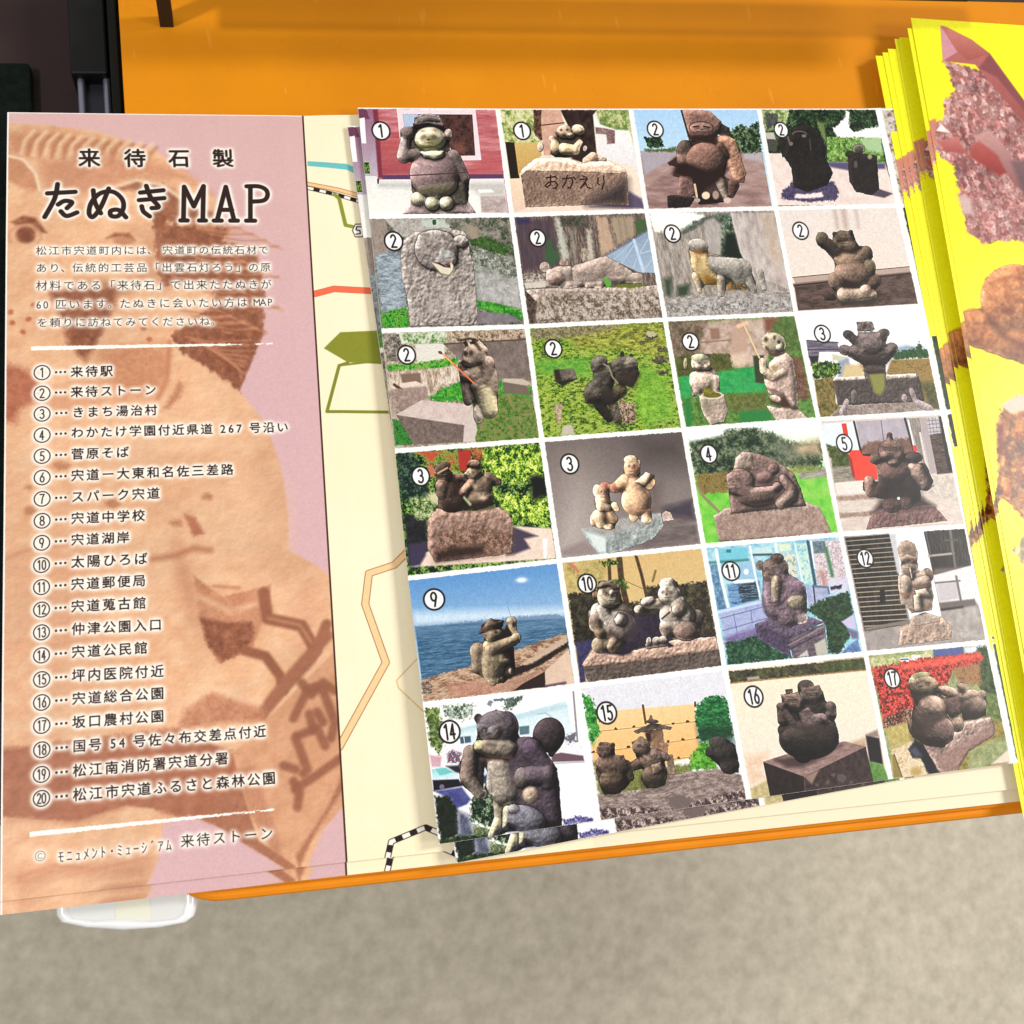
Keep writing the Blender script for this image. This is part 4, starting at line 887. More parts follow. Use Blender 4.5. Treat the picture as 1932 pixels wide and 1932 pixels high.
def p51(P):
    P.bg(Gr((92, 148, 206), (214, 228, 236)))
    P.po([(80, 560), (1640, 520), (1640, 640), (100, 720)], Gr((190, 214, 236), (200, 218, 232)), 20)
    P.po([(120, 710), (400, 690), (640, 655), (900, 640), (1100, 610), (1330, 600), (1560, 580), (1640, 620), (1640, 680), (120, 760)], (120, 146, 180), 5, 3)
    P.po([(120, 715), (700, 670), (1640, 625), (1700, 1000), (1100, 1150), (190, 1290)], N([(48, 84, 116), (72, 112, 146), (100, 138, 166)], 7, .35, 2.6, 1.5), 3)
    P.po([(120, 715), (1640, 625), (1640, 700), (130, 800)], (104, 138, 172), 24, al=.7)
    P.gauss(1200, 232, 60, 30, WH, .95); P.gauss(1180, 240, 50, 22, WH, .8)
    P.po([(180, 1260), (400, 1190), (700, 1110), (1130, 950), (1640, 780), (1740, 1310), (200, 1480)], N([(120, 86, 64), (176, 142, 116), (206, 176, 150)], 8, .6, 1.5), 3, 3)
    P.po([(190, 1280), (280, 1250), (280, 1400), (200, 1410)], N([(60, 46, 40), (180, 160, 140)], 5), 4, 4)
    P.po([(450, 1300), (1100, 1250), (900, 1400), (470, 1440)], N([(176, 124, 104), (200, 150, 130)], 8), 12, al=.8)
    P.po([(1130, 1140), (1660, 800), (1670, 880), (1200, 1140)], (196, 172, 150), 6)
    P.po([(1120, 1130), (1300, 1090), (1670, 870), (1675, 920), (1380, 1110), (1000, 1280), (990, 1180)], (46, 34, 32), 4, 2)
    P.po([(1430, 1170), (1680, 940), (1740, 1310), (1440, 1330)], N([(222, 196, 172), (212, 184, 164)], 14), 4)
    P.po([(1110, 1260), (1380, 1150), (1430, 1170), (1110, 1380), (900, 1370)], N([(160, 120, 104), (190, 150, 128)], 7), 3)
    P.po([(1110, 1370), (1200, 1300), (1430, 1175), (1435, 1330)], (48, 36, 36), 2); P.ln([(1440, 1325), (1640, 1290)], 24, (86, 66, 92), 5)
    b = (176, 152, 118)
    P.st([('c', 750, 960, 750, 1120, 84, 66, -30, (150, 128, 102)), ('e', 900, 1100, 120, 200, 0, 0, b), ('c', 880, 930, 880, 1060, 90, 110, 0, b), ('c', 900, 1180, 900, 1270, 80, 50, 20, b), ('e', 950, 1060, 90, 90, 0, 30, b),
          ('c', 1000, 960, 1040, 1120, 120, 90, -60, (60, 44, 38)), ('c', 880, 950, 1130, 840, 66, 46, 50, (170, 144, 112)), ('e', 1140, 825, 50, 50, 0, 70, (180, 152, 120)), ('c', 1115, 770, 1095, 680, 34, 48, 20, (176, 148, 116)), ('e', 1090, 660, 54, 52, 0, 30, (186, 160, 126)),
          ('e', 880, 790, 80, 70, 0, 60, (206, 176, 134)), ('e', 950, 780, 50, 40, 0, 70, (200, 170, 130)), ('p', [(810, 720), (830, 650), (880, 628), (930, 650), (960, 700)], 80, 30, (134, 110, 92)), ('p', [(755, 790), (780, 720), (900, 660), (1010, 650), (960, 710), (850, 760)], 90, 14, (84, 60, 52)),
          ('e', 910, 1280, 22, 30, 0, 60, b), ('e', 955, 1270, 20, 30, 0, 60, b), ('e', 995, 1250, 20, 26, 0, 50, b), ('e', 870, 1270, 20, 28, 0, 50, b), ('e', 1085, 1170, 26, 36, 0, 60, (176, 154, 134)), ('c', 990, 1060, 1060, 1065, 30, 22, 60, (160, 138, 110))], bump=.9, L=(-.6, -.5, .5), amb=.45, dif=.75)
    P.po([(990, 780), (1040, 705), (1095, 780), (1080, 810), (940, 850), (910, 830)], (36, 26, 26), 4)
    P.ln([(900, 1010), (1050, 930)], 16, (48, 34, 28), 4, .8); P.el(1115, 690, 18, 24, (50, 36, 30), soft=4); P.el(830, 800, 14, 8, (130, 80, 60)); P.el(935, 770, 20, 12, (50, 34, 30), soft=4)
    P.ln([(1035, 460), (1080, 600)], 5, (110, 130, 160), 2, .6)

def p52(P):
    P.bg(Gr((214, 180, 120), (216, 196, 144)))
    P.po([(60, 200), (560, 160), (420, 520), (110, 540)], N([(150, 140, 84), (190, 170, 104), (206, 186, 124)], 10), 20)
    P.po([(940, 460), (1060, 450), (1250, 440), (1590, 400), (1700, 1000), (1300, 1010), (940, 900)], N([(38, 32, 26), (60, 54, 40), (92, 86, 64)], 9), 6, 6)
    P.po([(110, 540), (420, 500), (500, 700), (1100, 560), (1110, 1000), (700, 1180), (180, 1080)], N([(34, 30, 26), (56, 52, 40), (80, 76, 56)], 10), 6, 5)
    P.po([(190, 1050), (420, 1010), (380, 1100), (280, 1260), (300, 1470), (240, 1480)], N([(50, 48, 84), (76, 72, 110)], 8), 4)
    P.po([(780, 780), (1100, 740), (1240, 1020), (1620, 960), (1690, 1000), (1200, 1060), (820, 1130), (640, 1190)], N([(42, 34, 48), (60, 50, 70)], 9), 8)
    for a, w in (([(545, 180), (555, 390)], 36), ([(655, 160), (680, 420), (730, 630)], 64), ([(835, 140), (890, 330), (945, 560)], 34)):
        P.ln(a, w, N([(64, 48, 34), (96, 76, 50)], 5), 3)
    P.po([(450, 200), (640, 170), (640, 230), (500, 240)], N(LEAF, 4), 4, 5); P.po([(580, 390), (700, 370), (760, 470), (700, 480)], N(LEAF, 4), 4, 5, .8); P.ln([(1040, 290), (1010, 400)], 20, (110, 96, 50), 4); P.ln([(720, 400), (900, 480)], 6, (110, 100, 60), 2)
    P.ln([(130, 205), (220, 300)], 28, (206, 120, 96), 3)
    P.st([('p', [(260, 1290), (390, 1110), (620, 1160), (900, 1120), (1250, 1020), (1680, 990), (1720, 1130), (900, 1250), (300, 1310)], 0, 24, (214, 168, 146)), ('p', [(270, 1300), (900, 1240), (1720, 1120), (1745, 1330), (320, 1480)], -10, 20, (110, 92, 84))], bump=1.8, bs=5)
    P.po([(430, 1160), (700, 1110), (810, 1120), (780, 1170), (690, 1195)], (44, 34, 52), 6)
    c, k = (200, 182, 166), (160, 134, 116)
    P.st([('e', 650, 880, 190, 170, 0, 0, (190, 168, 154)), ('c', 440, 720, 420, 860, 90, 90, -10, c), ('p', [(400, 680), (470, 640), (540, 700), (580, 800), (520, 890), (450, 800)], 60, 30, (214, 198, 182)), ('c', 400, 820, 450, 950, 70, 50, 30, (150, 124, 106)), ('e', 450, 950, 60, 56, 0, 60, (160, 130, 96)),
          ('e', 450, 1080, 90, 90, 0, 20, (176, 152, 122)), ('e', 610, 1080, 100, 90, 0, 30, (130, 106, 88)), ('c', 600, 1030, 560, 1100, 50, 40, 60, (170, 146, 118)), ('e', 670, 810, 60, 60, 0, 150, c), ('p', [(600, 800), (650, 740), (720, 770), (730, 830), (620, 860)], 140, 16, (214, 200, 184)),
          ('e', 545, 560, 125, 130, 0, 40, (186, 166, 140)), ('e', 540, 600, 110, 80, 0, 80, (206, 190, 160)), ('e', 575, 520, 34, 28, 0, 150, (210, 190, 170)), ('p', [(425, 450), (450, 410), (560, 390), (660, 440), (660, 490), (540, 450), (440, 480)], 120, 20, (120, 100, 84)), ('e', 395, 540, 26, 50, 0, 20, (150, 110, 76)),
          ('e', 1220, 760, 140, 150, 0, 0, c), ('e', 1190, 540, 125, 110, 10, 50, (226, 210, 192)), ('e', 1170, 430, 90, 70, 0, 40, (206, 190, 172)), ('c', 1280, 640, 1380, 760, 90, 80, 40, (214, 196, 180)), ('e', 1290, 700, 76, 70, 0, 110, (176, 154, 134)), ('c', 1080, 640, 940, 660, 60, 40, 0, (190, 166, 146)), ('e', 960, 610, 80, 44, -15, 40, (222, 204, 186)), ('e', 860, 700, 50, 46, 0, 40, (220, 198, 182)),
          ('e', 1370, 930, 145, 110, 0, 60, (158, 126, 112)), ('e', 1170, 890, 90, 110, 0, 10, (150, 124, 108)), ('e', 1480, 790, 80, 90, 0, -30, (150, 130, 116)), ('e', 1220, 860, 130, 60, 0, 40, c),
          ('p', [(930, 1070), (1180, 1040), (1190, 1090), (940, 1130)], 40, 6, (150, 124, 114)), ('e', 970, 1040, 30, 44, 0, 60, (206, 184, 170)), ('e', 1050, 1030, 44, 40, 0, 60, (206, 184, 170)), ('e', 1120, 1020, 46, 40, 0, 60, (214, 196, 180))], bump=.9, L=(-.6, -.5, .5), amb=.42, dif=.78)
    P.el(510, 510, 34, 26, (110, 88, 70), soft=6); P.ln([(460, 560), (540, 650), (660, 630)], 8, (130, 104, 80), 4, .8); P.ln([(1165, 480), (1160, 540)], 26, (90, 70, 58), 6, .8); P.ln([(1110, 800), (1190, 730)], 16, (40, 32, 30), 3); P.po([(560, 900), (500, 1000), (640, 990)], (60, 44, 40), 14, al=.8)
    P.po([(1160, 1040), (1240, 1090), (1180, 1110)], (40, 30, 50), 4); P.po([(700, 760), (820, 780), (830, 900), (760, 1000), (760, 900)], (96, 80, 96), 30, al=.6)

def p53(P):
    P.bg(N([(120, 176, 206), (150, 206, 222), (196, 220, 230)], 14))
    P.po([(200, 210), (520, 190), (530, 320), (210, 350)], (116, 196, 214), 3); P.po([(290, 215), (345, 215), (345, 250), (290, 250)], (50, 130, 140)); P.ln([(110, 360), (530, 330)], 26, (60, 130, 130), 5)
    P.po([(590, 200), (790, 180), (800, 260), (600, 270)], (190, 220, 220), 4); P.ln([(580, 275), (790, 270)], 20, (50, 70, 80), 4); P.po([(860, 160), (1000, 150), (1010, 220), (880, 240)], (214, 226, 196), 4)
    P.po([(110, 380), (200, 370), (320, 880), (200, 880)], N([(70, 110, 150), (130, 170, 196)], 6), 5); P.po([(300, 600), (660, 560), (660, 760), (340, 850)], N([(56, 92, 150), (96, 140, 186), (130, 166, 200)], 6, .4, 2), 5)
    P.po([(420, 600), (640, 560), (650, 760), (470, 800), (430, 700)], N([(34, 44, 60), (56, 76, 96), (110, 150, 160)], 5, .3, 3), 4); P.ln([(390, 570), (580, 555)], 36, WH, 3)
    P.po([(440, 360), (560, 350), (620, 540), (460, 540)], (150, 190, 220), 8); P.el(510, 460, 26, 30, WH, soft=4)
    P.po([(900, 290), (980, 240), (1060, 280), (1080, 540), (980, 500), (920, 400)], N([(226, 214, 170), (206, 220, 214), (150, 160, 140)], 6), 4); P.po([(1050, 160), (1200, 140), (1260, 590), (1120, 590)], N([(130, 190, 196), (190, 222, 216), (206, 226, 206)], 8), 4)
    P.po([(1240, 120), (1560, 110), (1640, 660), (1290, 600)], N([(206, 196, 206), (226, 212, 214), (170, 150, 160), (236, 226, 230)], 8), 4)
    P.po([(1240, 130), (1380, 120), (1390, 250), (1260, 260)], N([(76, 96, 106), (130, 150, 160)], 5), 4); P.ln([(1390, 200), (1460, 500)], 40, (70, 130, 90), 6); P.ln([(1190, 130), (1270, 600)], 34, (60, 86, 110), 3); P.ln([(1225, 130), (1265, 420)], 16, WH, 2)
    P.ln([(1340, 470), (1380, 600)], 50, (170, 110, 100), 14, .8); P.po([(1400, 570), (1620, 520), (1640, 660), (1440, 710)], (206, 204, 226), 10); P.po([(1440, 630), (1570, 600), (1560, 640), (1450, 660)], (30, 36, 56), 4, 2)
    for a, w in (([(180, 220), (240, 560), (320, 880)], 34), ([(550, 180), (610, 500), (670, 770)], 24), ([(835, 160), (850, 240)], 30), ([(1045, 150), (1130, 580)], 14)):
        P.ln(a, w, (232, 240, 246), 3)
    P.po([(205, 885), (670, 770), (780, 960), (760, 970), (290, 1220), (230, 980)], N([(150, 160, 206), (170, 180, 216), (140, 146, 200)], 14), 3)
    P.ln([(205, 905), (680, 790)], 30, (190, 214, 236), 3)
    for a in ([(225, 975), (690, 850)], [(255, 1110), (760, 965)], [(370, 920), (400, 1080)], [(560, 880), (575, 1020)], [(400, 1060), (415, 1160)]):
        P.ln(a, 7, (96, 100, 150), 2)
    P.po([(270, 1190), (620, 1060), (700, 1200), (290, 1290)], N([(110, 96, 150), (140, 124, 170)], 8), 10)
    P.po([(1170, 640), (1250, 610), (1420, 640), (1420, 740), (1200, 850)], N([(150, 156, 196), (176, 184, 214)], 9), 4); P.ln([(1250, 610), (1270, 800)], 18, (60, 70, 90)); P.ln([(1245, 620), (1410, 630), (1425, 700)], 20, (90, 110, 130), 3)
    P.po([(1180, 880), (1260, 800), (1640, 670), (1700, 940), (1600, 1010), (1660, 1160), (1540, 1370), (1420, 1360), (1380, 1020)], N([(22, 42, 30), (40, 70, 44), (66, 100, 56)], 6, 1, 1.3), 4, 4)
    P.po([(1540, 1370), (1740, 1200), (1780, 1350)], N([(70, 100, 160), (120, 150, 200)], 6), 4); P.po([(1560, 1010), (1690, 930), (1730, 1100), (1620, 1070)], (200, 190, 222), 4); P.po([(1620, 1080), (1740, 1120), (1750, 1200), (1680, 1200)], (110, 110, 140), 6)
    P.po([(280, 1250), (630, 1160), (780, 1280), (1030, 1420), (310, 1500)], N([(20, 50, 40), (40, 84, 60), (76, 120, 80)], 5), 4, 4)
    m, q = (132, 104, 120), (150, 132, 108)
    P.st([('p', [(600, 1040), (800, 960), (980, 1110), (1000, 1400), (880, 1340), (640, 1200)], 0, 20, (84, 66, 104)), ('p', [(610, 1035), (770, 965), (1200, 950), (1370, 1020), (960, 1190)], 10, 20, (110, 90, 124)), ('p', [(960, 1180), (1370, 1030), (1410, 1370), (1030, 1420)], 0, 16, (116, 96, 112))], bump=1.5)
    P.po([(1080, 1400), (1180, 1320), (1200, 1390)], (196, 190, 186), 3); P.po([(1260, 1260), (1380, 1190), (1415, 1370), (1290, 1390)], (186, 182, 170), 4); P.ln([(1000, 1310), (1370, 1120)], 14, (70, 54, 76), 3); P.ln([(980, 1270), (1370, 1060)], 10, (160, 140, 150), 3)
    P.st([('p', [(690, 540), (680, 420), (780, 360), (940, 330), (980, 480), (1140, 580), (1180, 720), (1180, 900), (1140, 1020), (940, 1095), (800, 960), (690, 840), (690, 720)], 0, 110, m),
          ('e', 850, 310, 76, 56, 0, 80, (96, 72, 66)), ('e', 790, 400, 100, 90, 0, 60, (116, 92, 86)), ('e', 900, 420, 76, 80, 0, 60, (96, 76, 76)), ('e', 660, 390, 46, 56, 0, 30, (120, 100, 96)), ('c', 840, 560, 830, 720, 60, 50, 110, q), ('c', 830, 760, 830, 780, 60, 60, 90, (140, 120, 130)),
          ('e', 1060, 790, 110, 90, 20, 90, (156, 142, 116)), ('e', 820, 880, 110, 110, 0, 40, (110, 90, 104)), ('e', 980, 950, 120, 110, 0, 60, (120, 98, 112)), ('e', 1110, 970, 80, 70, 0, 70, (150, 134, 130)), ('e', 1060, 640, 110, 90, 20, 60, (130, 100, 124)), ('e', 770, 500, 70, 60, 0, 90, (104, 84, 70))], bump=2.2, bs=6)
    P.ln([(720, 390), (830, 430)], 26, (150, 130, 124), 6, .7); P.ln([(760, 800), (900, 800), (1000, 720), (1150, 700)], 10, (66, 50, 60), 5, .8); P.ln([(690, 740), (720, 900), (800, 970)], 26, (52, 46, 60), 10, .7)

def p54(P):
    P.bg(N([(150, 140, 136), (176, 168, 164)], 14))
    P.po([(110, 200), (610, 160), (820, 1160), (330, 1240)], N([(26, 22, 20), (46, 40, 34), (70, 64, 48)], 12, 2, .6), 2)
    for i in range(19):
        y0, x0 = 240 + i * 52.5, 118 + i * 11.6
        P.ln([(x0, y0), (x0 + 510, y0 - 40 + i * 0.6)], 9 + i * .15, (166, 152, 136), 1.6)
    P.po([(500, 780), (550, 780), (560, 930), (500, 930)], (20, 16, 16), 3); P.po([(330, 1200), (820, 1110), (830, 1150), (340, 1235)], (130, 118, 108), 3)
    P.po([(600, 150), (980, 120), (1180, 1075), (830, 1110)], Gr((232, 236, 244), (240, 238, 238)), 2); P.po([(600, 155), (670, 150), (730, 600), (690, 600)], (200, 200, 204), 5)
    P.po([(975, 115), (1450, 85), (1520, 500), (1440, 590), (1090, 620)], N([(34, 30, 28), (56, 50, 46), (80, 74, 70)], 7, 3, .5), 2)
    P.ln([(1040, 410), (1310, 380)], 26, (170, 158, 146), 3); P.ln([(1270, 110), (1340, 640)], 34, (120, 112, 104), 4); P.ln([(1000, 130), (1060, 400)], 12, (110, 104, 98), 3); P.ln([(1220, 230), (1350, 230)], 20, (96, 92, 88), 5)
    P.po([(1060, 420), (1300, 400), (1320, 580), (1090, 600)], (44, 40, 38), 3); P.po([(1100, 550), (1450, 530), (1440, 590), (1090, 620)], (110, 100, 96), 8)
    P.po([(1090, 625), (1520, 510), (1600, 980), (1540, 890), (1160, 930)], (226, 222, 224), 4); P.po([(1120, 720), (1350, 690), (1370, 880), (1160, 920)], (196, 190, 192), 6); P.ln([(1110, 710), (1380, 685)], 16, (110, 100, 98), 3); P.ln([(1340, 640), (1390, 900)], 26, (110, 104, 102), 4)
    P.po([(1150, 930), (1540, 885), (1560, 960), (1170, 1010)], (110, 100, 96), 5); P.ln([(1180, 1005), (1410, 975)], 24, (40, 34, 34), 4)
    P.po([(1170, 1030), (1560, 960), (1660, 1300), (1290, 1330)], N([(150, 138, 132), (190, 182, 178)], 14), 8)
    P.ln([(340, 1260), (540, 1180)], 7, (120, 112, 110), 2, .6); P.ln([(470, 1380), (560, 1250)], 7, (130, 122, 120), 2, .6)
    c = (200, 170, 148)
    P.st([('p', [(700, 1390), (720, 1200), (830, 1150), (1180, 1080), (1290, 1190), (1290, 1320)], 0, 30, (194, 160, 140))], bump=2, bs=8)
    P.st([('p', [(830, 1170), (850, 1080), (1000, 1030), (1160, 1080), (1160, 1130), (900, 1180)], 0, 20, (206, 180, 160)),
          ('p', [(700, 640), (760, 600), (1000, 570), (1060, 700), (1090, 860), (1070, 1010), (850, 1040), (780, 950), (730, 940), (700, 760)], 10, 50, c),
          ('p', [(690, 330), (720, 250), (800, 230), (880, 270), (915, 360), (910, 470), (730, 470)], 70, 50, (184, 150, 130)), ('e', 825, 520, 96, 90, 0, 60, c), ('p', [(725, 430), (800, 390), (900, 420), (910, 480), (820, 460), (735, 490)], 140, 16, (170, 134, 114)),
          ('e', 1030, 620, 56, 80, -20, -10, (176, 136, 114)), ('c', 790, 700, 780, 820, 70, 50, 50, c), ('c', 890, 710, 1010, 690, 50, 60, 60, c), ('p', [(820, 540), (845, 535), (870, 660), (850, 680)], 190, 8, (220, 196, 174)),
          ('p', [(870, 840), (940, 830), (970, 1020), (880, 1025)], 110, 14, (222, 196, 170)), ('p', [(890, 790), (1010, 770), (1070, 860), (900, 860)], 100, 20, (216, 188, 164))], bump=.8, amb=.5, dif=.6)
    P.ln([(740, 830), (860, 835)], 22, (140, 92, 70), 6, .9); P.ln([(860, 740), (900, 760), (1010, 745)], 20, (140, 92, 70), 6, .9); P.ln([(750, 590), (810, 600)], 18, (150, 110, 92), 6); P.ln([(870, 590), (920, 570)], 16, (150, 110, 92), 6)
    P.ln([(980, 990), (1070, 960)], 18, (140, 96, 76), 6); P.ln([(830, 1000), (880, 1020)], 16, (110, 76, 60), 6); P.el(785, 480, 14, 8, (120, 84, 70)); P.el(850, 470, 14, 8, (120, 84, 70)); P.ln([(790, 520), (850, 515)], 8, (150, 106, 88), 3); P.ln([(860, 1190), (1150, 1130)], 10, (150, 116, 100), 4)

def p61(P):
    P.bg(WH)
    P.po([(80, 220), (220, 210), (260, 560), (210, 660), (130, 560)], N([(40, 60, 34), (90, 110, 60), (150, 170, 96)], 6), 5, 6)
    P.po([(250, 200), (560, 170), (540, 290), (440, 330), (280, 300)], N([(60, 80, 60), (150, 166, 150), (220, 226, 220)], 5), 5, 9)
    P.po([(860, 120), (1020, 100), (960, 180), (900, 220), (830, 220)], N([(50, 70, 60), (110, 126, 116)], 5), 5, 6); P.el(790, 130, 50, 14, (110, 120, 130), rough=4); P.el(705, 170, 26, 26, (130, 136, 160), rough=4)
    P.po([(420, 410), (900, 290), (1430, 140), (1460, 240), (1520, 560), (960, 600), (430, 590)], Gr((206, 226, 232), (222, 234, 240)), 3); P.ln([(420, 420), (1430, 190)], 46, (176, 208, 220), 8, .8)
    P.po([(410, 490), (515, 480), (520, 540), (420, 555)], (70, 96, 116), 3); P.ln([(450, 490), (460, 550)], 7, WH); P.po([(980, 390), (1080, 380), (1080, 460), (990, 470)], (90, 120, 130), 3)
    P.ln([(1505, 60), (1545, 530)], 20, (150, 146, 156), 2); P.ln([(1160, 270), (1240, 260), (1340, 330)], 7, (150, 170, 180), 2)
    P.po([(240, 600), (430, 570), (560, 560), (560, 760), (260, 780)], N([(226, 226, 232), (240, 232, 236)], 8), 5); P.po([(290, 640), (340, 610), (420, 640), (420, 740), (290, 740)], N([(190, 110, 120), (70, 70, 96), (226, 216, 220)], 4), 4, 3); P.po([(120, 660), (240, 680), (230, 780), (140, 780)], N([(196, 176, 186), (220, 150, 160)], 6), 5)
    P.po([(280, 770), (430, 760), (420, 840), (370, 830)], (40, 44, 56), 5)
    P.po([(140, 800), (250, 780), (400, 850), (400, 900), (150, 910)], Gr((150, 206, 214), (220, 236, 240)), 3); P.po([(180, 800), (280, 785), (350, 830), (220, 860)], (110, 196, 196), 3); P.po([(150, 905), (400, 895), (440, 960), (160, 1010)], (34, 28, 40), 3); P.el(240, 970, 24, 26, (110, 104, 130))
    P.po([(600, 780), (660, 770), (680, 860), (600, 860)], (190, 214, 226), 4); P.po([(580, 880), (690, 850), (700, 920), (600, 960)], (60, 64, 106), 5)
    P.po([(160, 1010), (430, 970), (520, 1090), (480, 1140), (380, 1180), (300, 1080)], N([(66, 70, 130), (86, 92, 150)], 10), 5)
    P.po([(400, 1190), (520, 1140), (590, 1200), (560, 1280), (450, 1250)], WH, 4, 4)
    P.po([(170, 1060), (300, 1060), (390, 1170), (400, 1440), (240, 1500), (210, 1400)], N([(26, 34, 28), (40, 50, 38)], 9), 5, 3)
    P.po([(520, 1100), (700, 900), (760, 1000), (800, 1330), (700, 1360), (520, 1290)], N([(20, 36, 30), (44, 74, 50), (150, 160, 130)], 6, con=2.1), 5, 6)
    P.po([(390, 1200), (500, 1240), (540, 1380), (560, 1450), (400, 1470)], N([(70, 76, 100), (120, 126, 146)], 9), 14); P.po([(540, 1340), (690, 1360), (720, 1480), (540, 1480)], N([(60, 80, 50), (140, 150, 110)], 5), 6, 5)
    P.po([(210, 1480), (420, 1440), (700, 1440), (800, 1700), (220, 1700)], N([(24, 36, 26), (60, 84, 44)], 6), 6, 4)
    P.po([(1280, 560), (1590, 540), (1610, 730), (1300, 740)], N([(226, 224, 230), (240, 238, 240)], 8), 3); P.po([(1290, 660), (1390, 640), (1600, 670), (1610, 720), (1300, 730)], (110, 84, 96), 3); P.po([(1420, 500), (1530, 440), (1530, 540), (1430, 545)], (110, 108, 120), 5, 5)
    P.ln([(1330, 745), (1610, 730)], 10, (170, 160, 166), 3); P.po([(1330, 755), (1620, 740), (1730, 1310), (1400, 1290)], Gr((252, 250, 250), (246, 242, 244)), 2)
    P.po([(1400, 1290), (1560, 1250), (1690, 1270), (1705, 1310), (1530, 1340), (1410, 1340)], N([(60, 56, 110), (110, 106, 160), (210, 210, 230)], 5), 4, 4)
    v, t, s = (96, 78, 96), (170, 156, 140), (130, 122, 136)
    P.st([('e', 1270, 470, 155, 170, 10, -60, (76, 60, 68)), ('c', 1330, 560, 1290, 650, 60, 30, -60, (120, 106, 112)),
          ('p', [(900, 560), (960, 490), (1120, 490), (1210, 600), (1310, 730), (1360, 900), (1400, 1350), (1180, 1400), (1000, 1200), (720, 1050), (660, 700)], -20, 130, v),
          ('c', 800, 780, 860, 1000, 130, 150, 30, t), ('e', 750, 870, 80, 180, 10, 20, (166, 156, 146)),
          ('c', 780, 1060, 790, 1300, 56, 46, 10, (150, 138, 116)), ('c', 780, 1300, 720, 1440, 50, 40, 20, (206, 196, 156)), ('p', [(720, 1330), (830, 1300), (850, 1360), (760, 1440), (690, 1470)], 20, 20, (200, 192, 150)),
          ('c', 510, 640, 490, 860, 70, 80, 20, (136, 112, 104)), ('c', 490, 880, 600, 1030, 78, 56, 22, (146, 128, 116)), ('e', 630, 1040, 50, 50, 0, 20, (170, 156, 140)),
          ('c', 1100, 620, 1250, 800, 110, 90, 60, (92, 72, 94)), ('c', 1250, 850, 1080, 860, 100, 90, 100, (110, 92, 106)), ('e', 1010, 880, 80, 100, 0, 120, (130, 116, 116)), ('e', 1090, 1040, 90, 100, 0, 80, (206, 176, 150)), ('e', 1250, 900, 70, 90, 0, 110, (140, 130, 140)),
          ('e', 770, 400, 195, 165, 0, 100, (110, 98, 108)), ('e', 860, 400, 120, 160, 0, 90, (84, 66, 84)), ('e', 770, 590, 190, 100, 0, 120, (176, 160, 142)), ('e', 850, 610, 90, 90, 0, 140, (160, 140, 126)), ('e', 600, 580, 54, 60, 0, 150, (206, 196, 140)), ('e', 740, 440, 66, 60, 0, 210, (130, 124, 134)), ('e', 590, 310, 40, 44, 0, 110, (70, 56, 66)), ('e', 890, 360, 30, 36, 0, 170, (116, 100, 110)),
          ('e', 1040, 1280, 200, 130, 15, 110, (134, 132, 150)), ('c', 870, 1200, 850, 1360, 46, 30, 130, (200, 192, 160)), ('e', 930, 1180, 50, 44, 0, 190, (150, 146, 156)),
          ('p', [(1240, 1380), (1380, 1340), (1530, 1350), (1560, 1700), (1260, 1700)], 0, 16, (96, 84, 86))], bump=1.1, amb=.42, dif=.75)
    P.ln([(640, 590), (680, 630), (760, 610)], 12, (110, 84, 70), 6, .8); P.ln(arc(790, 800, 90, 70, 20, 150), 14, (110, 104, 104), 5, .8); P.ln([(905, 700), (910, 1000)], 34, (84, 68, 80), 14, .7); P.gauss(690, 550, 60, 26, (130, 106, 100), .7); P.ln([(620, 700), (760, 690), (900, 690)], 20, (120, 84, 66), 10, .7)
    P.ln([(690, 1470), (860, 1360), (880, 1400), (1100, 1400)], 20, (60, 60, 84), 8, .8)

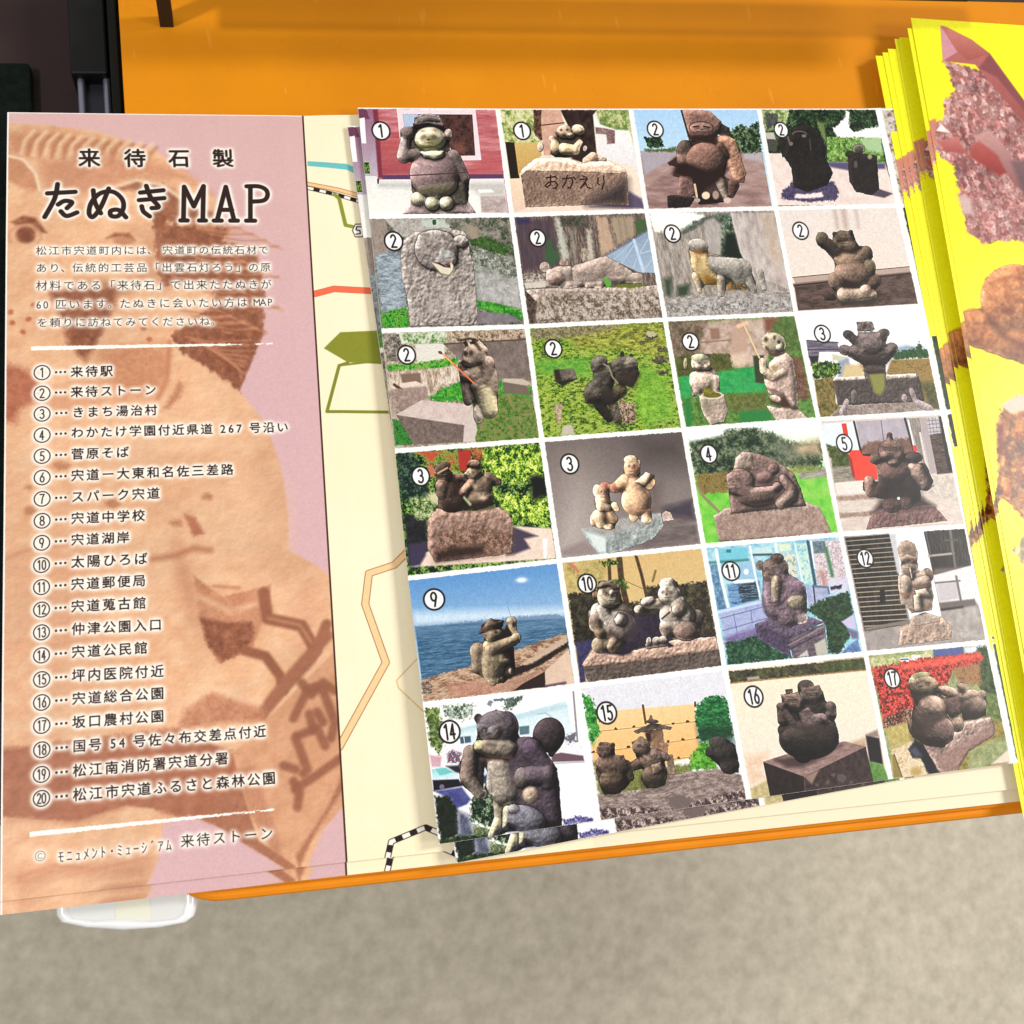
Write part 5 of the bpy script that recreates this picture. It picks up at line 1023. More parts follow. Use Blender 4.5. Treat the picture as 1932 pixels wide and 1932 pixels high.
def p62(P):
    P.bg(Gr((222, 222, 230), (214, 216, 226)))
    P.po([(230, 430), (700, 390), (1210, 350), (1260, 900), (1000, 950), (600, 1000), (200, 1000), (160, 700)], Gr((246, 206, 150), (238, 180, 110)), 3)
    P.po([(1000, 920), (1150, 890), (1160, 940), (1010, 960)], (236, 236, 230), 3)
    for a in ([(230, 615), (1230, 515)], [(190, 830), (1260, 680)], [(330, 965), (1180, 868)]):
        P.ln(a, 9, (236, 206, 140)); P.ln([(x, y + 9) for x, y in a], 5, (150, 106, 60))
    for x, y in ((240, 618), (410, 600), (590, 578), (990, 543), (1135, 525), (540, 775), (940, 725), (1090, 702), (1235, 682), (180, 830), (1045, 885)):
        P.el(x, y, 17, 11, (90, 56, 34), rough=2)
    P.ln([(685, 365), (712, 540)], 24, (110, 70, 44)); P.ln([(1212, 335), (1212, 370)], 22, (100, 70, 50))
    P.po([(80, 260), (180, 300), (230, 480), (250, 620), (200, 760), (150, 720)], N([(30, 96, 40), (60, 150, 60), (120, 190, 100)], 6), 4, 7)
    P.po([(1220, 380), (1320, 280), (1420, 255), (1530, 290), (1600, 660), (1520, 700), (1270, 720), (1215, 520)], N([(16, 70, 40), (30, 110, 56), (70, 160, 90)], 6, .7, 1.6), 3, 5)
    P.po([(1230, 560), (1600, 560), (1610, 760), (1260, 730)], (18, 56, 36), 20, al=.7)
    P.po([(1140, 1010), (1170, 860), (1250, 740), (1370, 720), (1440, 900), (1440, 1000)], N([(40, 100, 30), (86, 160, 44), (130, 196, 70)], 5), 4, 6)
    P.po([(180, 920), (560, 1000), (1140, 950), (1160, 1020), (700, 1210), (250, 1260)], N([(96, 110, 50), (140, 146, 80), (110, 96, 60)], 6), 5, 4)
    P.po([(230, 1260), (700, 1210), (950, 1050), (1440, 990), (1680, 1060), (1730, 1310), (1730, 1700), (260, 1700)], N([(116, 98, 92), (146, 128, 122), (176, 158, 150)], 6, .6, 1.6), 4, 3)
    P.po([(250, 1390), (560, 1380), (760, 1380), (900, 1420), (1200, 1330), (1720, 1180), (1730, 1300), (1000, 1440), (560, 1480), (260, 1500)], N([(60, 48, 50), (110, 92, 92), (196, 176, 166)], 6, con=2.2), 6, 5)
    P.el(1060, 1330, 110, 70, (116, 100, 98), rough=4)
    d, e = (92, 70, 60), (122, 98, 82)
    P.st([('p', [(930, 860), (980, 850), (1020, 1050), (940, 1055)], 0, 16, (136, 112, 92)), ('p', [(710, 610), (880, 600), (900, 740), (730, 750)], 0, 10, (150, 110, 80)), ('p', [(760, 740), (940, 735), (930, 860), (790, 880)], 0, 10, (176, 126, 96)),
          ('p', [(580, 620), (700, 570), (760, 545), (860, 550), (980, 580), (960, 605), (840, 595), (700, 630), (610, 645)], 10, 14, (100, 80, 76)), ('e', 780, 525, 62, 22, 0, 30, (84, 62, 60)), ('c', 765, 510, 765, 470, 26, 10, 20, (110, 76, 64))], bump=1)
    P.po([(705, 640), (760, 640), (770, 720), (730, 730)], (52, 36, 34), 5)
    P.st([('e', 310, 810, 90, 80, 0, 60, (116, 84, 72)), ('e', 380, 960, 170, 110, 10, 20, (120, 92, 80)), ('e', 380, 1110, 130, 120, 0, 40, (106, 84, 66)), ('c', 520, 960, 560, 1080, 50, 40, 0, d), ('e', 270, 755, 30, 26, 0, 80, (80, 60, 56)), ('e', 380, 760, 26, 26, 0, 80, d), ('p', [(430, 860), (490, 860), (510, 930), (470, 950)], 40, 14, d),
          ('e', 670, 780, 92, 90, 0, 60, e), ('e', 780, 900, 130, 110, 0, 20, e), ('e', 800, 1070, 125, 120, 0, 50, (118, 94, 76)), ('c', 800, 850, 920, 880, 50, 36, 60, (126, 100, 92)), ('c', 640, 950, 570, 980, 50, 40, 0, d), ('e', 665, 700, 32, 28, 0, 70, (110, 88, 76)), ('p', [(770, 960), (860, 925), (920, 1000), (780, 1060)], 120, 20, (136, 110, 92)),
          ('e', 1450, 740, 100, 70, 10, 20, (70, 62, 60)), ('e', 1510, 830, 120, 100, 0, 20, (62, 54, 52)), ('e', 1560, 960, 100, 90, 0, 20, (56, 46, 44)), ('c', 1400, 850, 1360, 830, 46, 50, 10, (54, 48, 46))], bump=1.8, amb=.42, dif=.75)
    P.po([(670, 1100), (920, 1060), (920, 1150), (800, 1190), (690, 1180)], (44, 40, 30), 20, al=.8); P.po([(270, 1160), (520, 1150), (440, 1260), (300, 1250)], (50, 40, 34), 16, al=.7); P.ln([(270, 1080), (460, 1070)], 10, (70, 54, 46), 5, .8)
    P.ln([(640, 770), (720, 790)], 14, (60, 44, 40), 6, .8); P.ln([(260, 820), (360, 830)], 14, (64, 44, 40), 6, .8); P.ln([(700, 870), (740, 890)], 24, (170, 150, 130), 6)

def p63(P):
    P.bg(Gr((246, 226, 200), (238, 218, 206)))
    P.po([(90, 170), (1510, 30), (1520, 150), (900, 210), (110, 290)], N([(50, 46, 36), (76, 72, 54), (96, 104, 56)], 9), 3, 2); P.po([(1100, 70), (1510, 30), (1515, 140), (1110, 170)], N([(60, 66, 40), (96, 110, 56)], 8), 14)
    P.ln([(110, 290), (1515, 150)], 10, (150, 110, 60), 4); P.po([(280, 230), (410, 215), (415, 250), (290, 260)], (170, 160, 146), 4)
    P.po([(240, 1050), (500, 1000), (460, 1200), (500, 1280), (330, 1360), (290, 1300)], N([(222, 190, 160), (236, 212, 192)], 12), 20)
    P.po([(310, 1380), (500, 1290), (540, 1460), (330, 1490)], N([(176, 160, 110), (206, 190, 140)], 8), 5); P.po([(1280, 930), (1520, 850), (1530, 960), (1420, 1000)], N([(180, 150, 120), (206, 180, 150)], 9), 10)
    P.po([(1520, 820), (1640, 770), (1660, 850), (1560, 850)], (150, 130, 124), 6); P.po([(1520, 830), (1660, 860), (1700, 1130), (1560, 1100)], (42, 36, 40), 4)
    P.po([(1550, 1090), (1700, 1130), (1760, 1290), (1860, 1390), (1600, 1400)], N([(80, 130, 60), (120, 160, 80)], 8), 5)
    P.po([(450, 1105), (690, 1030), (880, 1250), (900, 1700), (560, 1700), (520, 1450)], N([(40, 30, 32), (54, 42, 42)], 9), 2)
    P.po([(450, 1105), (740, 1010), (1300, 890), (1520, 945), (1500, 1000), (880, 1255)], N([(136, 108, 104), (166, 136, 130)], 8, .6, 1.5), 2)
    P.po([(560, 1080), (1050, 1000), (1230, 930), (1280, 930), (1040, 1080), (860, 1160), (700, 1160)], (60, 44, 44), 10, al=.8)
    P.po([(880, 1255), (1520, 945), (1600, 1300), (1700, 1700), (900, 1700)], N([(56, 44, 44), (80, 64, 62)], 8), 2)
    P.po([(880, 1255), (1040, 1180), (960, 1330)], (150, 124, 114), 5)
    for x, y, r in ((1180, 1235, 18), (1270, 1270, 46), (1130, 1310, 22), (1020, 1330, 16), (1370, 1400, 44), (1300, 1360, 18), (1190, 1390, 20), (1370, 1310, 14), (1240, 1440, 20), (1060, 1430, 60)):
        P.el(x, y, r, r, (110, 96, 92), soft=5, rough=3, al=.7)
    k, l = (62, 50, 46), (112, 92, 84)
    P.st([('e', 930, 870, 310, 210, 0, 0, k), ('c', 660, 780, 860, 990, 60, 120, -10, k), ('e', 900, 320, 86, 66, 0, 20, (76, 60, 56)), ('e', 960, 410, 125, 90, 0, 40, l), ('p', [(840, 340), (1040, 310), (1090, 430), (1000, 500), (880, 470)], 60, 30, (110, 90, 82)), ('e', 1000, 540, 120, 90, 0, 10, k),
          ('p', [(640, 410), (820, 385), (880, 480), (850, 580), (740, 570), (660, 500)], 70, 40, (120, 96, 84)), ('p', [(685, 355), (760, 350), (760, 395), (690, 395)], 40, 8, (88, 72, 52)), ('c', 630, 560, 650, 680, 36, 50, 30, (90, 74, 66)), ('c', 680, 600, 770, 720, 50, 50, 30, (86, 70, 64)), ('e', 640, 530, 50, 40, 0, 50, (100, 80, 72)),
          ('p', [(820, 600), (920, 540), (990, 610), (1080, 600), (1160, 690), (1000, 720), (920, 730), (850, 680)], 90, 20, (140, 112, 112)), ('c', 1160, 540, 1170, 620, 60, 50, 40, (96, 78, 72)), ('e', 1160, 610, 60, 50, 0, 60, (104, 84, 78)), ('e', 840, 850, 200, 120, 0, 60, (70, 58, 50)), ('e', 1150, 840, 90, 160, 0, 50, (56, 44, 42)), ('c', 1110, 690, 1090, 640, 20, 30, 110, (130, 106, 106))], bump=1.3, amb=.4, dif=.8, L=(-.1, -.75, .6))
    P.ln([(700, 430), (760, 440)], 12, (70, 52, 46), 4, .8); P.ln([(890, 370), (1000, 360)], 14, (66, 50, 46), 5, .8); P.ln([(770, 530), (850, 590), (1000, 580)], 34, (44, 34, 32), 10, .8); P.ln([(750, 470), (800, 460)], 10, (60, 44, 40), 4)

def p64(P):
    P.bg(N([(130, 140, 90), (176, 180, 130)], 10))
    P.po([(90, 220), (420, 190), (800, 130), (800, 230), (480, 270), (110, 330)], N([(140, 160, 90), (196, 196, 140), (226, 214, 180)], 9), 6)
    P.po([(430, 220), (530, 215), (530, 260), (440, 270)], (226, 230, 244), 3); P.ln([(440, 240), (520, 235)], 14, (76, 90, 160)); P.po([(560, 190), (660, 185), (650, 250), (570, 255)], (230, 234, 236), 4)
    P.po([(800, 130), (1140, 95), (1150, 200), (810, 220)], N([(76, 90, 160), (90, 104, 150)], 10), 3); P.po([(1150, 100), (1400, 60), (1400, 180), (1160, 170)], (214, 222, 232), 8); P.po([(1300, 100), (1420, 70), (1560, 500), (1600, 900), (1400, 760), (1300, 500), (1280, 200)], N([(30, 50, 30), (60, 84, 46), (96, 110, 70)], 8), 6, 5)
    P.po([(1100, 190), (1330, 180), (1340, 520), (1100, 520), (1000, 300)], N([(130, 90, 60), (176, 130, 90), (150, 120, 70)], 6), 10, 4)
    P.po([(1350, 590), (1560, 640), (1600, 960), (1400, 860)], N([(80, 96, 50), (130, 150, 80)], 8), 8)
    P.po([(100, 330), (420, 280), (660, 220), (1300, 165), (1380, 200), (1300, 290), (1040, 330), (960, 520), (640, 560), (600, 900), (250, 1010), (170, 600)], N([(70, 40, 36), (150, 56, 50), (206, 64, 56), (232, 100, 84)], 5, con=2.3), 3, 5)
    P.po([(440, 290), (900, 220), (1330, 170), (1360, 210), (900, 310), (480, 350)], N([(222, 74, 60), (240, 110, 90)], 5), 8, 4)
    P.po([(240, 900), (480, 800), (600, 780), (560, 900), (260, 1010)], N([(50, 34, 28), (120, 70, 56), (206, 190, 160)], 4), 5, 4)
    P.po([(260, 1010), (520, 950), (590, 1150), (330, 1240)], N([(176, 160, 90), (206, 186, 120)], 8), 6)
    P.po([(320, 1250), (560, 1150), (860, 1480), (900, 1700), (560, 1700), (350, 1560)], N([(206, 180, 140), (232, 214, 186), (190, 160, 110)], 9), 4)
    P.po([(330, 1300), (360, 1300), (450, 1550), (350, 1560)], (150, 130, 70), 6); P.ln([(360, 1300), (450, 1550)], 12, (90, 70, 36), 3); P.el(600, 1480, 60, 50, (186, 160, 96), soft=10, rough=4)
    P.po([(1440, 890), (1600, 960), (1640, 1100), (1480, 1120), (1200, 1260), (1180, 1600), (880, 1700), (820, 1500)], N([(120, 104, 40), (150, 134, 60), (176, 156, 84)], 7), 6)
    P.po([(1450, 1400), (1640, 1240), (1690, 1400), (1500, 1480)], (226, 210, 190), 4); P.po([(1400, 1410), (1640, 1380), (1560, 1470), (1400, 1490)], (150, 110, 70), 6)
    P.po([(520, 1240), (600, 1130), (720, 1200), (800, 1330), (860, 1480), (980, 1580), (900, 1600), (740, 1500), (660, 1340), (570, 1330)], (34, 32, 40), 5, 2); P.po([(520, 1240), (600, 1210), (680, 1310), (600, 1330)], (76, 80, 96), 8)
    P.st([('p', [(690, 1190), (1030, 1050), (1140, 930), (1440, 880), (1490, 950), (1490, 1080), (1200, 1260), (1070, 1480), (980, 1560), (860, 1480)], -80, 30, (186, 152, 140))], bump=2, bs=5)
    P.po([(830, 1330), (1490, 950), (1490, 1080), (1200, 1250), (1060, 1480), (1000, 1590), (900, 1480)], N([(140, 106, 98), (170, 136, 126)], 6), 10, al=.8)
    c, k = (150, 118, 98), (60, 46, 42)
    P.st([('p', [(560, 1100), (570, 880), (600, 760), (850, 640), (920, 700), (960, 880), (1020, 960), (1030, 1130), (900, 1225), (720, 1200)], 0, 120, (120, 92, 82)), ('e', 790, 770, 165, 130, 15, 60, (182, 148, 128)), ('e', 890, 1040, 150, 160, 0, 50, (134, 104, 98)),
          ('e', 700, 540, 160, 120, -5, 50, (150, 126, 96)), ('e', 690, 610, 140, 110, 0, 20, (116, 92, 76)), ('e', 565, 490, 44, 52, 0, 70, (170, 146, 116)), ('e', 660, 420, 110, 40, -8, 40, (150, 140, 100)), ('e', 540, 980, 26, 100, -10, 0, (140, 110, 92)),
          ('p', [(900, 680), (1100, 600), (1130, 740), (1110, 850), (1000, 900), (940, 820)], 0, 60, (128, 98, 88)), ('e', 970, 600, 120, 60, 15, 20, (176, 146, 124)), ('e', 1070, 960, 80, 90, 0, 0, (160, 130, 112)),
          ('e', 1250, 760, 150, 150, 0, -10, (150, 124, 108)), ('e', 1130, 560, 80, 56, 0, 0, (140, 116, 96)), ('e', 1340, 640, 60, 60, 0, 0, (150, 124, 104)), ('e', 1190, 640, 120, 60, -15, 20, (170, 142, 122))], bump=1.0, amb=.45, dif=.78, L=(.3, -.7, .55))
    P.po([(560, 900), (650, 900), (760, 980), (700, 1100), (760, 1200), (900, 1225), (700, 1200), (570, 1120)], k, 24, al=.9); P.po([(650, 850), (760, 900), (920, 870), (800, 960)], k, 14, al=.85); P.po([(1130, 740), (1240, 740), (1200, 800), (1390, 860), (1140, 920)], (50, 38, 34), 16, al=.85); P.po([(560, 620), (700, 620), (740, 660), (600, 730)], (66, 50, 44), 18, al=.8)
    P.po([(900, 700), (960, 700), (1010, 900), (960, 880)], (70, 52, 46), 14, al=.7); P.ln([(620, 490), (700, 480), (760, 500)], 20, (76, 60, 50), 6, .8); P.el(650, 550, 20, 16, (50, 40, 36), soft=4); P.el(930, 600, 18, 22, (110, 80, 66), soft=5); P.el(975, 620, 16, 22, (110, 80, 66), soft=5); P.po([(1070, 540), (1170, 600), (1130, 640)], (60, 46, 42), 8)

CELLS = [
 (0, 0, (1040, 300, 500), (330, 335, 112, '1'), p11, 'stone statue in a cap raising one paw by a red house'),
 (0, 1, (1460, 300, 500), (305, 335, 108, '1'), p12, 'small stone figure above a carved greeting stone'),
 (0, 2, (1840, 300, 500), (355, 320, 102, '2'), p13, 'round bellied brown statue under a blue sky'),
 (0, 3, (2230, 300, 500), (285, 322, 92, '2'), p14, 'two black statues in shade beneath trees'),
 (1, 0, (1080, 620, 500), (318, 348, 116, '2'), p21, 'face with open mouth carved in a rough grey block'),
 (1, 1, (1500, 620, 500), (322, 312, 104, '2'), p22, 'stone animal lying asleep on a mottled block'),
 (1, 2, (1900, 600, 500), (318, 342, 106, '2'), p23, 'pale four legged statue with a yellow chest'),
 (1, 3, (2280, 590, 500), (315, 345, 104, '2'), p24, 'brown waving statue against a pale wall'),
 (2, 0, (1110, 950, 530), (338, 350, 108, '2'), p31, 'stone figure with an orange stick beside blocks'),
 (2, 1, (1540, 940, 520), (335, 325, 108, '2'), p32, 'dark statue carrying a sack on yellow green grass'),
 (2, 2, (1940, 920, 520), (355, 322, 104, '2'), p33, 'two pale figures with a mallet and a mortar'),
 (2, 3, (2330, 890, 520), (347, 355, 100, '3'), p34, 'statue doing a handstand under a white sky'),
 (3, 0, (1150, 1280, 550), (328, 432, 106, '3'), p41, 'two hatted statues on a rough red boulder'),
 (3, 1, (1590, 1250, 550), (312, 415, 108, '3'), p42, 'tan pair of figures against a grey backdrop'),
 (3, 2, (2000, 1230, 540), (316, 390, 102, '4'), p43, 'reddish carved relief on a lawn before hills'),
 (3, 3, (2400, 1200, 500), (343, 420, 106, '5'), p44, 'dark statue before steps and a red banner'),
 (4, 0, (1190, 1640, 570), (308, 432, 114, '9'), p51, 'hatted stone figure fishing beside a blue lake'),
 (4, 1, (1640, 1600, 550), (314, 428, 108, '10'), p52, 'two seated pale statues sharing a picnic'),
 (4, 2, (2060, 1560, 530), (342, 452, 108, '11'), p53, 'purplish statue on a plinth before blue windows'),
 (4, 3, (2460, 1530, 530), (336, 436, 104, '12'), p54, 'slim beige statue playing a flute by slatted wall'),
 (5, 0, (1230, 2020, 600), (314, 440, 112, '14'), p61, 'large grey statue with a round tail in a car park'),
 (5, 1, (1690, 1970, 580), (322, 440, 112, '15'), p62, 'three small statues and a stone lantern by an orange fence'),
 (5, 2, (2120, 1930, 560), (352, 430, 112, '16'), p63, 'dark pair of statues on a black block over sand'),
 (5, 3, (2540, 1880, 484 * 1932 / 1798), (340, 452, 106, '17'), p64, 'brown statues in front of a red hedge'),
]
# traced outlines of the statues (outline, stone colour)
SIL = {
 'p11': [([(550,320),(640,285),(720,330),(715,180),(860,135),(1010,160),(1060,300),(1140,340),(1140,430),(1110,470),(1130,560),(1200,600),(1350,860),(1340,1200),(860,1210),(720,1190),(690,1050),(660,830),(700,700),(560,710),(530,600),(560,440)],(120,100,98))],
 'p12': [([(710,340),(740,280),(850,270),(880,310),(940,265),(1040,330),(1030,390),(1000,460),(1010,500),(940,600),(850,650),(690,640),(640,600),(640,490),(710,450)],(96,68,52))],
 'p13': [([(745,440),(760,100),(990,100),(1060,300),(1070,400),(1150,560),(1200,700),(1160,860),(1290,940),(1290,1080),(1160,1160),(860,1190),(830,1090),(640,1130),(650,880),(560,860),(590,760),(500,710),(610,640),(620,520),(680,460)],(84,58,52))],
 'p23': [([(500,540),(540,420),(640,400),(720,460),(740,560),(900,600),(1130,650),(1240,780),(1290,900),(1290,990),(1200,1020),(1230,930),(1130,830),(1020,880),(950,940),(930,1050),(860,1050),(840,940),(700,940),(650,1010),(600,900),(540,720)],(166,156,146))],
 'p24': [([(500,430),(520,370),(580,360),(640,410),(655,470),(690,470),(700,370),(740,360),(790,340),(870,350),(910,340),(935,380),(970,470),(1000,520),(1060,520),(1120,560),(1165,640),(1150,680),(1195,760),(1190,830),(1250,930),(1250,980),(1180,1050),(1100,960),(960,1010),(830,1020),(780,1080),(700,1040),(640,960),(650,890),(720,840),(715,720),(700,680),(620,590),(510,510)],(104,82,66))],
 'p31': [([(960,300),(980,260),(960,200),(1010,215),(1080,190),(1150,170),(1200,230),(1220,340),(1290,400),(1300,560),(1330,680),(1340,850),(1325,1010),(1240,960),(1190,1040),(1100,1040),(1070,880),(1000,880),(975,740),(940,620),(930,540),(945,450),(975,400)],(128,108,96))],
 'p33': [([(350,500),(420,460),(560,460),(580,600),(660,660),(690,860),(640,920),(370,940),(340,700),(400,640)],(176,152,132)),([(1150,280),(1220,220),(1360,230),(1430,330),(1420,430),(1500,500),(1320,500),(1240,450),(1170,360)],(170,152,128))],
 'p41': [([(470,340),(540,300),(600,310),(640,380),(660,440),(750,430),(830,440),(780,560),(860,640),(850,760),(600,800),(510,740),(520,640),(480,580),(490,470),(510,430)],(96,72,60)),([(820,320),(870,270),(930,270),(960,330),(960,400),(1040,430),(1170,470),(1130,530),(1070,540),(1090,640),(1080,740),(880,780),(830,680),(740,640),(730,560),(830,470),(800,400)],(136,108,88))],
 'p42': [([(890,420),(900,350),(960,320),(1020,340),(1065,400),(1060,540),(1120,500),(1215,530),(1205,660),(1150,690),(1120,700),(1170,840),(1190,1010),(1100,1030),(1050,960),(950,1000),(920,900),(850,800),(870,720),(750,720),(740,640),(880,540)],(214,160,118)),([(570,700),(600,640),(640,660),(690,600),(730,640),(740,740),(740,800),(830,860),(830,910),(790,920),(820,1000),(790,1100),(690,1110),(580,1090),(530,1000),(600,930),(570,820),(590,740)],(196,154,118))],
 'p44': [([(730,480),(780,420),(840,400),(830,330),(870,290),(905,340),(920,400),(980,440),(1000,520),(1060,540),(1120,510),(1250,580),(1200,640),(1290,650),(1390,860),(1360,920),(1230,960),(1240,1080),(1130,1150),(860,1200),(830,1070),(650,1040),(560,960),(560,870),(740,860),(720,680),(640,620),(660,570),(740,590)],(84,58,54))],
 'p51': [([(800,780),(760,780),(790,690),(870,630),(1010,655),(990,740),(1040,700),(1040,640),(1090,610),(1140,650),(1130,760),(1190,820),(1170,880),(1090,930),(1120,1000),(1120,1180),(1010,1290),(900,1300),(830,1250),(700,1180),(670,960),(700,880),(810,870)],(128,106,84))],
 'p52': [([(380,560),(420,480),(430,400),(560,390),(650,440),(690,620),(790,700),(840,880),(760,1000),(720,1060),(650,1160),(430,1150),(380,1080),(390,960),(330,840),(330,720),(430,640),(400,590)],(158,138,122)),([(1080,480),(1080,400),(1190,360),(1270,410),(1320,540),(1330,580),(1420,660),(1460,760),(1540,740),(1540,860),(1500,900),(1510,1000),(1380,1040),(1250,1010),(1150,980),(1080,900),(1100,760),(1080,690),(960,700),(900,740),(830,740),(820,670),(880,610),(1010,580),(1080,600)],(176,156,140))],
 'p61': [([(555,300),(620,290),(760,225),(880,290),(960,420),(990,490),(1120,500),(1230,620),(1350,800),(1370,950),(1400,1350),(1240,1380),(900,1400),(690,1480),(700,1380),(770,1300),(740,1100),(700,900),(650,760),(640,1040),(560,1060),(420,940),(400,760),(470,620),(560,540),(590,420)],(96,82,92))],
 'p62': [([(225,830),(260,740),(330,740),(400,770),(410,860),(490,870),(520,960),(580,1070),(540,1160),(440,1250),(290,1250),(240,1130),(210,1010),(260,920)],(96,74,62)),([(570,730),(650,690),(710,720),(760,800),(860,800),(940,880),(900,930),(930,1050),(900,1170),(720,1190),(660,1100),(690,1000),(540,1010),(530,950),(620,890)],(104,82,70)),([(1370,720),(1440,680),(1530,700),(1620,760),(1650,900),(1650,1030),(1500,1040),(1450,960),(1340,870),(1370,800)],(58,48,46))],
 'p63': [([(595,510),(620,495),(650,540),(650,410),(690,400),(690,355),(755,350),(765,390),(820,380),(815,310),(860,265),(950,260),(985,320),(1040,310),(1090,420),(1100,470),(1180,510),(1220,600),(1200,680),(1245,830),(1240,920),(1170,1000),(860,1080),(700,1010),(620,890),(610,780),(640,740),(605,660)],(72,58,54))],
 'p64': [([(530,480),(560,440),(630,430),(720,390),(790,420),(830,500),(850,580),(930,680),(960,860),(1020,960),(1030,1130),(900,1225),(720,1200),(560,1090),(560,880),(580,760),(590,700),(550,600)],(112,88,76)),([(1070,540),(1130,480),(1210,560),(1240,620),(1310,590),(1380,610),(1400,700),(1390,870),(1250,910),(1130,920),(1110,740),(1130,640)],(116,94,80))],
}
FACES = {'p11': [(890, 420, 150, 110, -0.05)], 'p13': [(900, 310, 120, 90, 0)], 'p24': [(850, 450, 95, 85, -0.05)], 'p32': [(1210, 500, 80, 60, 0.25)], 'p33': [(490, 570, 85, 75, 0)], 'p41': [(875, 400, 66, 56, -0.3), (575, 440, 60, 56, -0.3)], 'p42': [(965, 450, 62, 84, 0.1), (660, 715, 46, 56, 0.2)], 'p43': [(620, 680, 110, 90, -0.25)], 'p44': [(880, 490, 120, 95, 0)], 'p52': [(560, 555, 100, 105, 0.1), (1170, 530, 96, 90, -0.1)], 'p53': [(790, 430, 80, 64, -0.25)], 'p54': [(820, 492, 80, 62, 0)], 'p61': [(730, 440, 150, 135, -0.15)], 'p62': [(305, 805, 80, 68, -0.2), (672, 775, 82, 74, 0.1)], 'p63': [(762, 478, 88, 72, 0), (962, 410, 88, 72, 0)], 'p64': [(690, 525, 130, 95, -0.1)]}
CW, CH = 320, 236

def paint_cells():
    ims = []
    for r, c, fr, bd, fn, lab in CELLS:
        co = [GRID[r][c], GRID[r][c + 1], GRID[r + 1][c + 1], GRID[r + 1][c]]
        ch = CH if r < 4 else int(CH * 1.08)
        P = Pic(co, CW, ch, fr)
        P.sil = SIL.get(fn.__name__)
        fn(P)
        for q in FACES.get(fn.__name__, ()):
            P.face(*q)
        P.sat, P.con, P.lift = .92, 1.10, 0.0
        n = fbm(P.X / 1.7, P.Y / 1.7, r * 7 + c, 2)[..., None]
        b_ = box_blur(P.img, 1)
        P.img = np.clip(P.img + (P.img - b_) * .7, 0, 1) * (1 + (n - .5) * .14)
        P.edge(l=c > 0, t=True, r=True, bt=r < 5, w=1.9)
        P.badge(*bd)
        ims.append(P)
    return ims
# ------------------------------------------------------------------ lettering
GL = {}

def glyph(ch, res=72):
    if ch in GL:
        return GL[ch]
    cu = bpy.data.curves.new('glyph', 'FONT')
    cu.body = ch
    cu.size = 1.0
    cu.resolution_u = 3
    o = bpy.data.objects.new('glyph', cu)
    me = o.to_mesh()
    n = len(me.vertices)
    co = np.zeros(n * 3, np.float32)
    me.vertices.foreach_get('co', co)
    co = co.reshape(-1, 3)[:, :2]
    me.calc_loop_triangles()
    tr = np.zeros(len(me.loop_triangles) * 3, np.int32)
    me.loop_triangles.foreach_get('vertices', tr)
    tr = tr.reshape(-1, 3)
    o.to_mesh_clear()
    bpy.data.objects.remove(o)
    bpy.data.curves.remove(cu)
    ss = res * 3
    g = np.zeros((ss, ss), bool)
    # cell: x 0..1.0, y -0.12..0.88
    X = co[:, 0] * GSC * ss
    Y = (0.86 - co[:, 1] * GSC) * ss if False else (0.87 - co[:, 1] * GSC) * ss
    for a, b, c in tr:
        xs, ys = X[[a, b, c]], Y[[a, b, c]]
        x0, x1 = max(0, int(xs.min())), min(ss, int(xs.max()) + 2)
        y0, y1 = max(0, int(ys.min())), min(ss, int(ys.max()) + 2)
        if x1 <= x0 or y1 <= y0:
            continue
        yy, xx = np.mgrid[y0:y1, x0:x1] + .5
        d = (ys[1] - ys[2]) * (xs[0] - xs[2]) + (xs[2] - xs[1]) * (ys[0] - ys[2])
        if abs(d) < 1e-9:
            continue
        l0 = ((ys[1] - ys[2]) * (xx - xs[2]) + (xs[2] - xs[1]) * (yy - ys[2])) / d
        l1 = ((ys[2] - ys[0]) * (xx - xs[2]) + (xs[0] - xs[2]) * (yy - ys[2])) / d
        g[y0:y1, x0:x1] |= (l0 >= -1e-3) & (l1 >= -1e-3) & (l0 + l1 <= 1.001)
    f = g.astype(np.float32).reshape(res, 3, res, 3).mean((1, 3))
    w = float(co[:, 0].max() * GSC) if n else .4
    GL[ch] = (f, w)
    return GL[ch]

GSC = 1.0

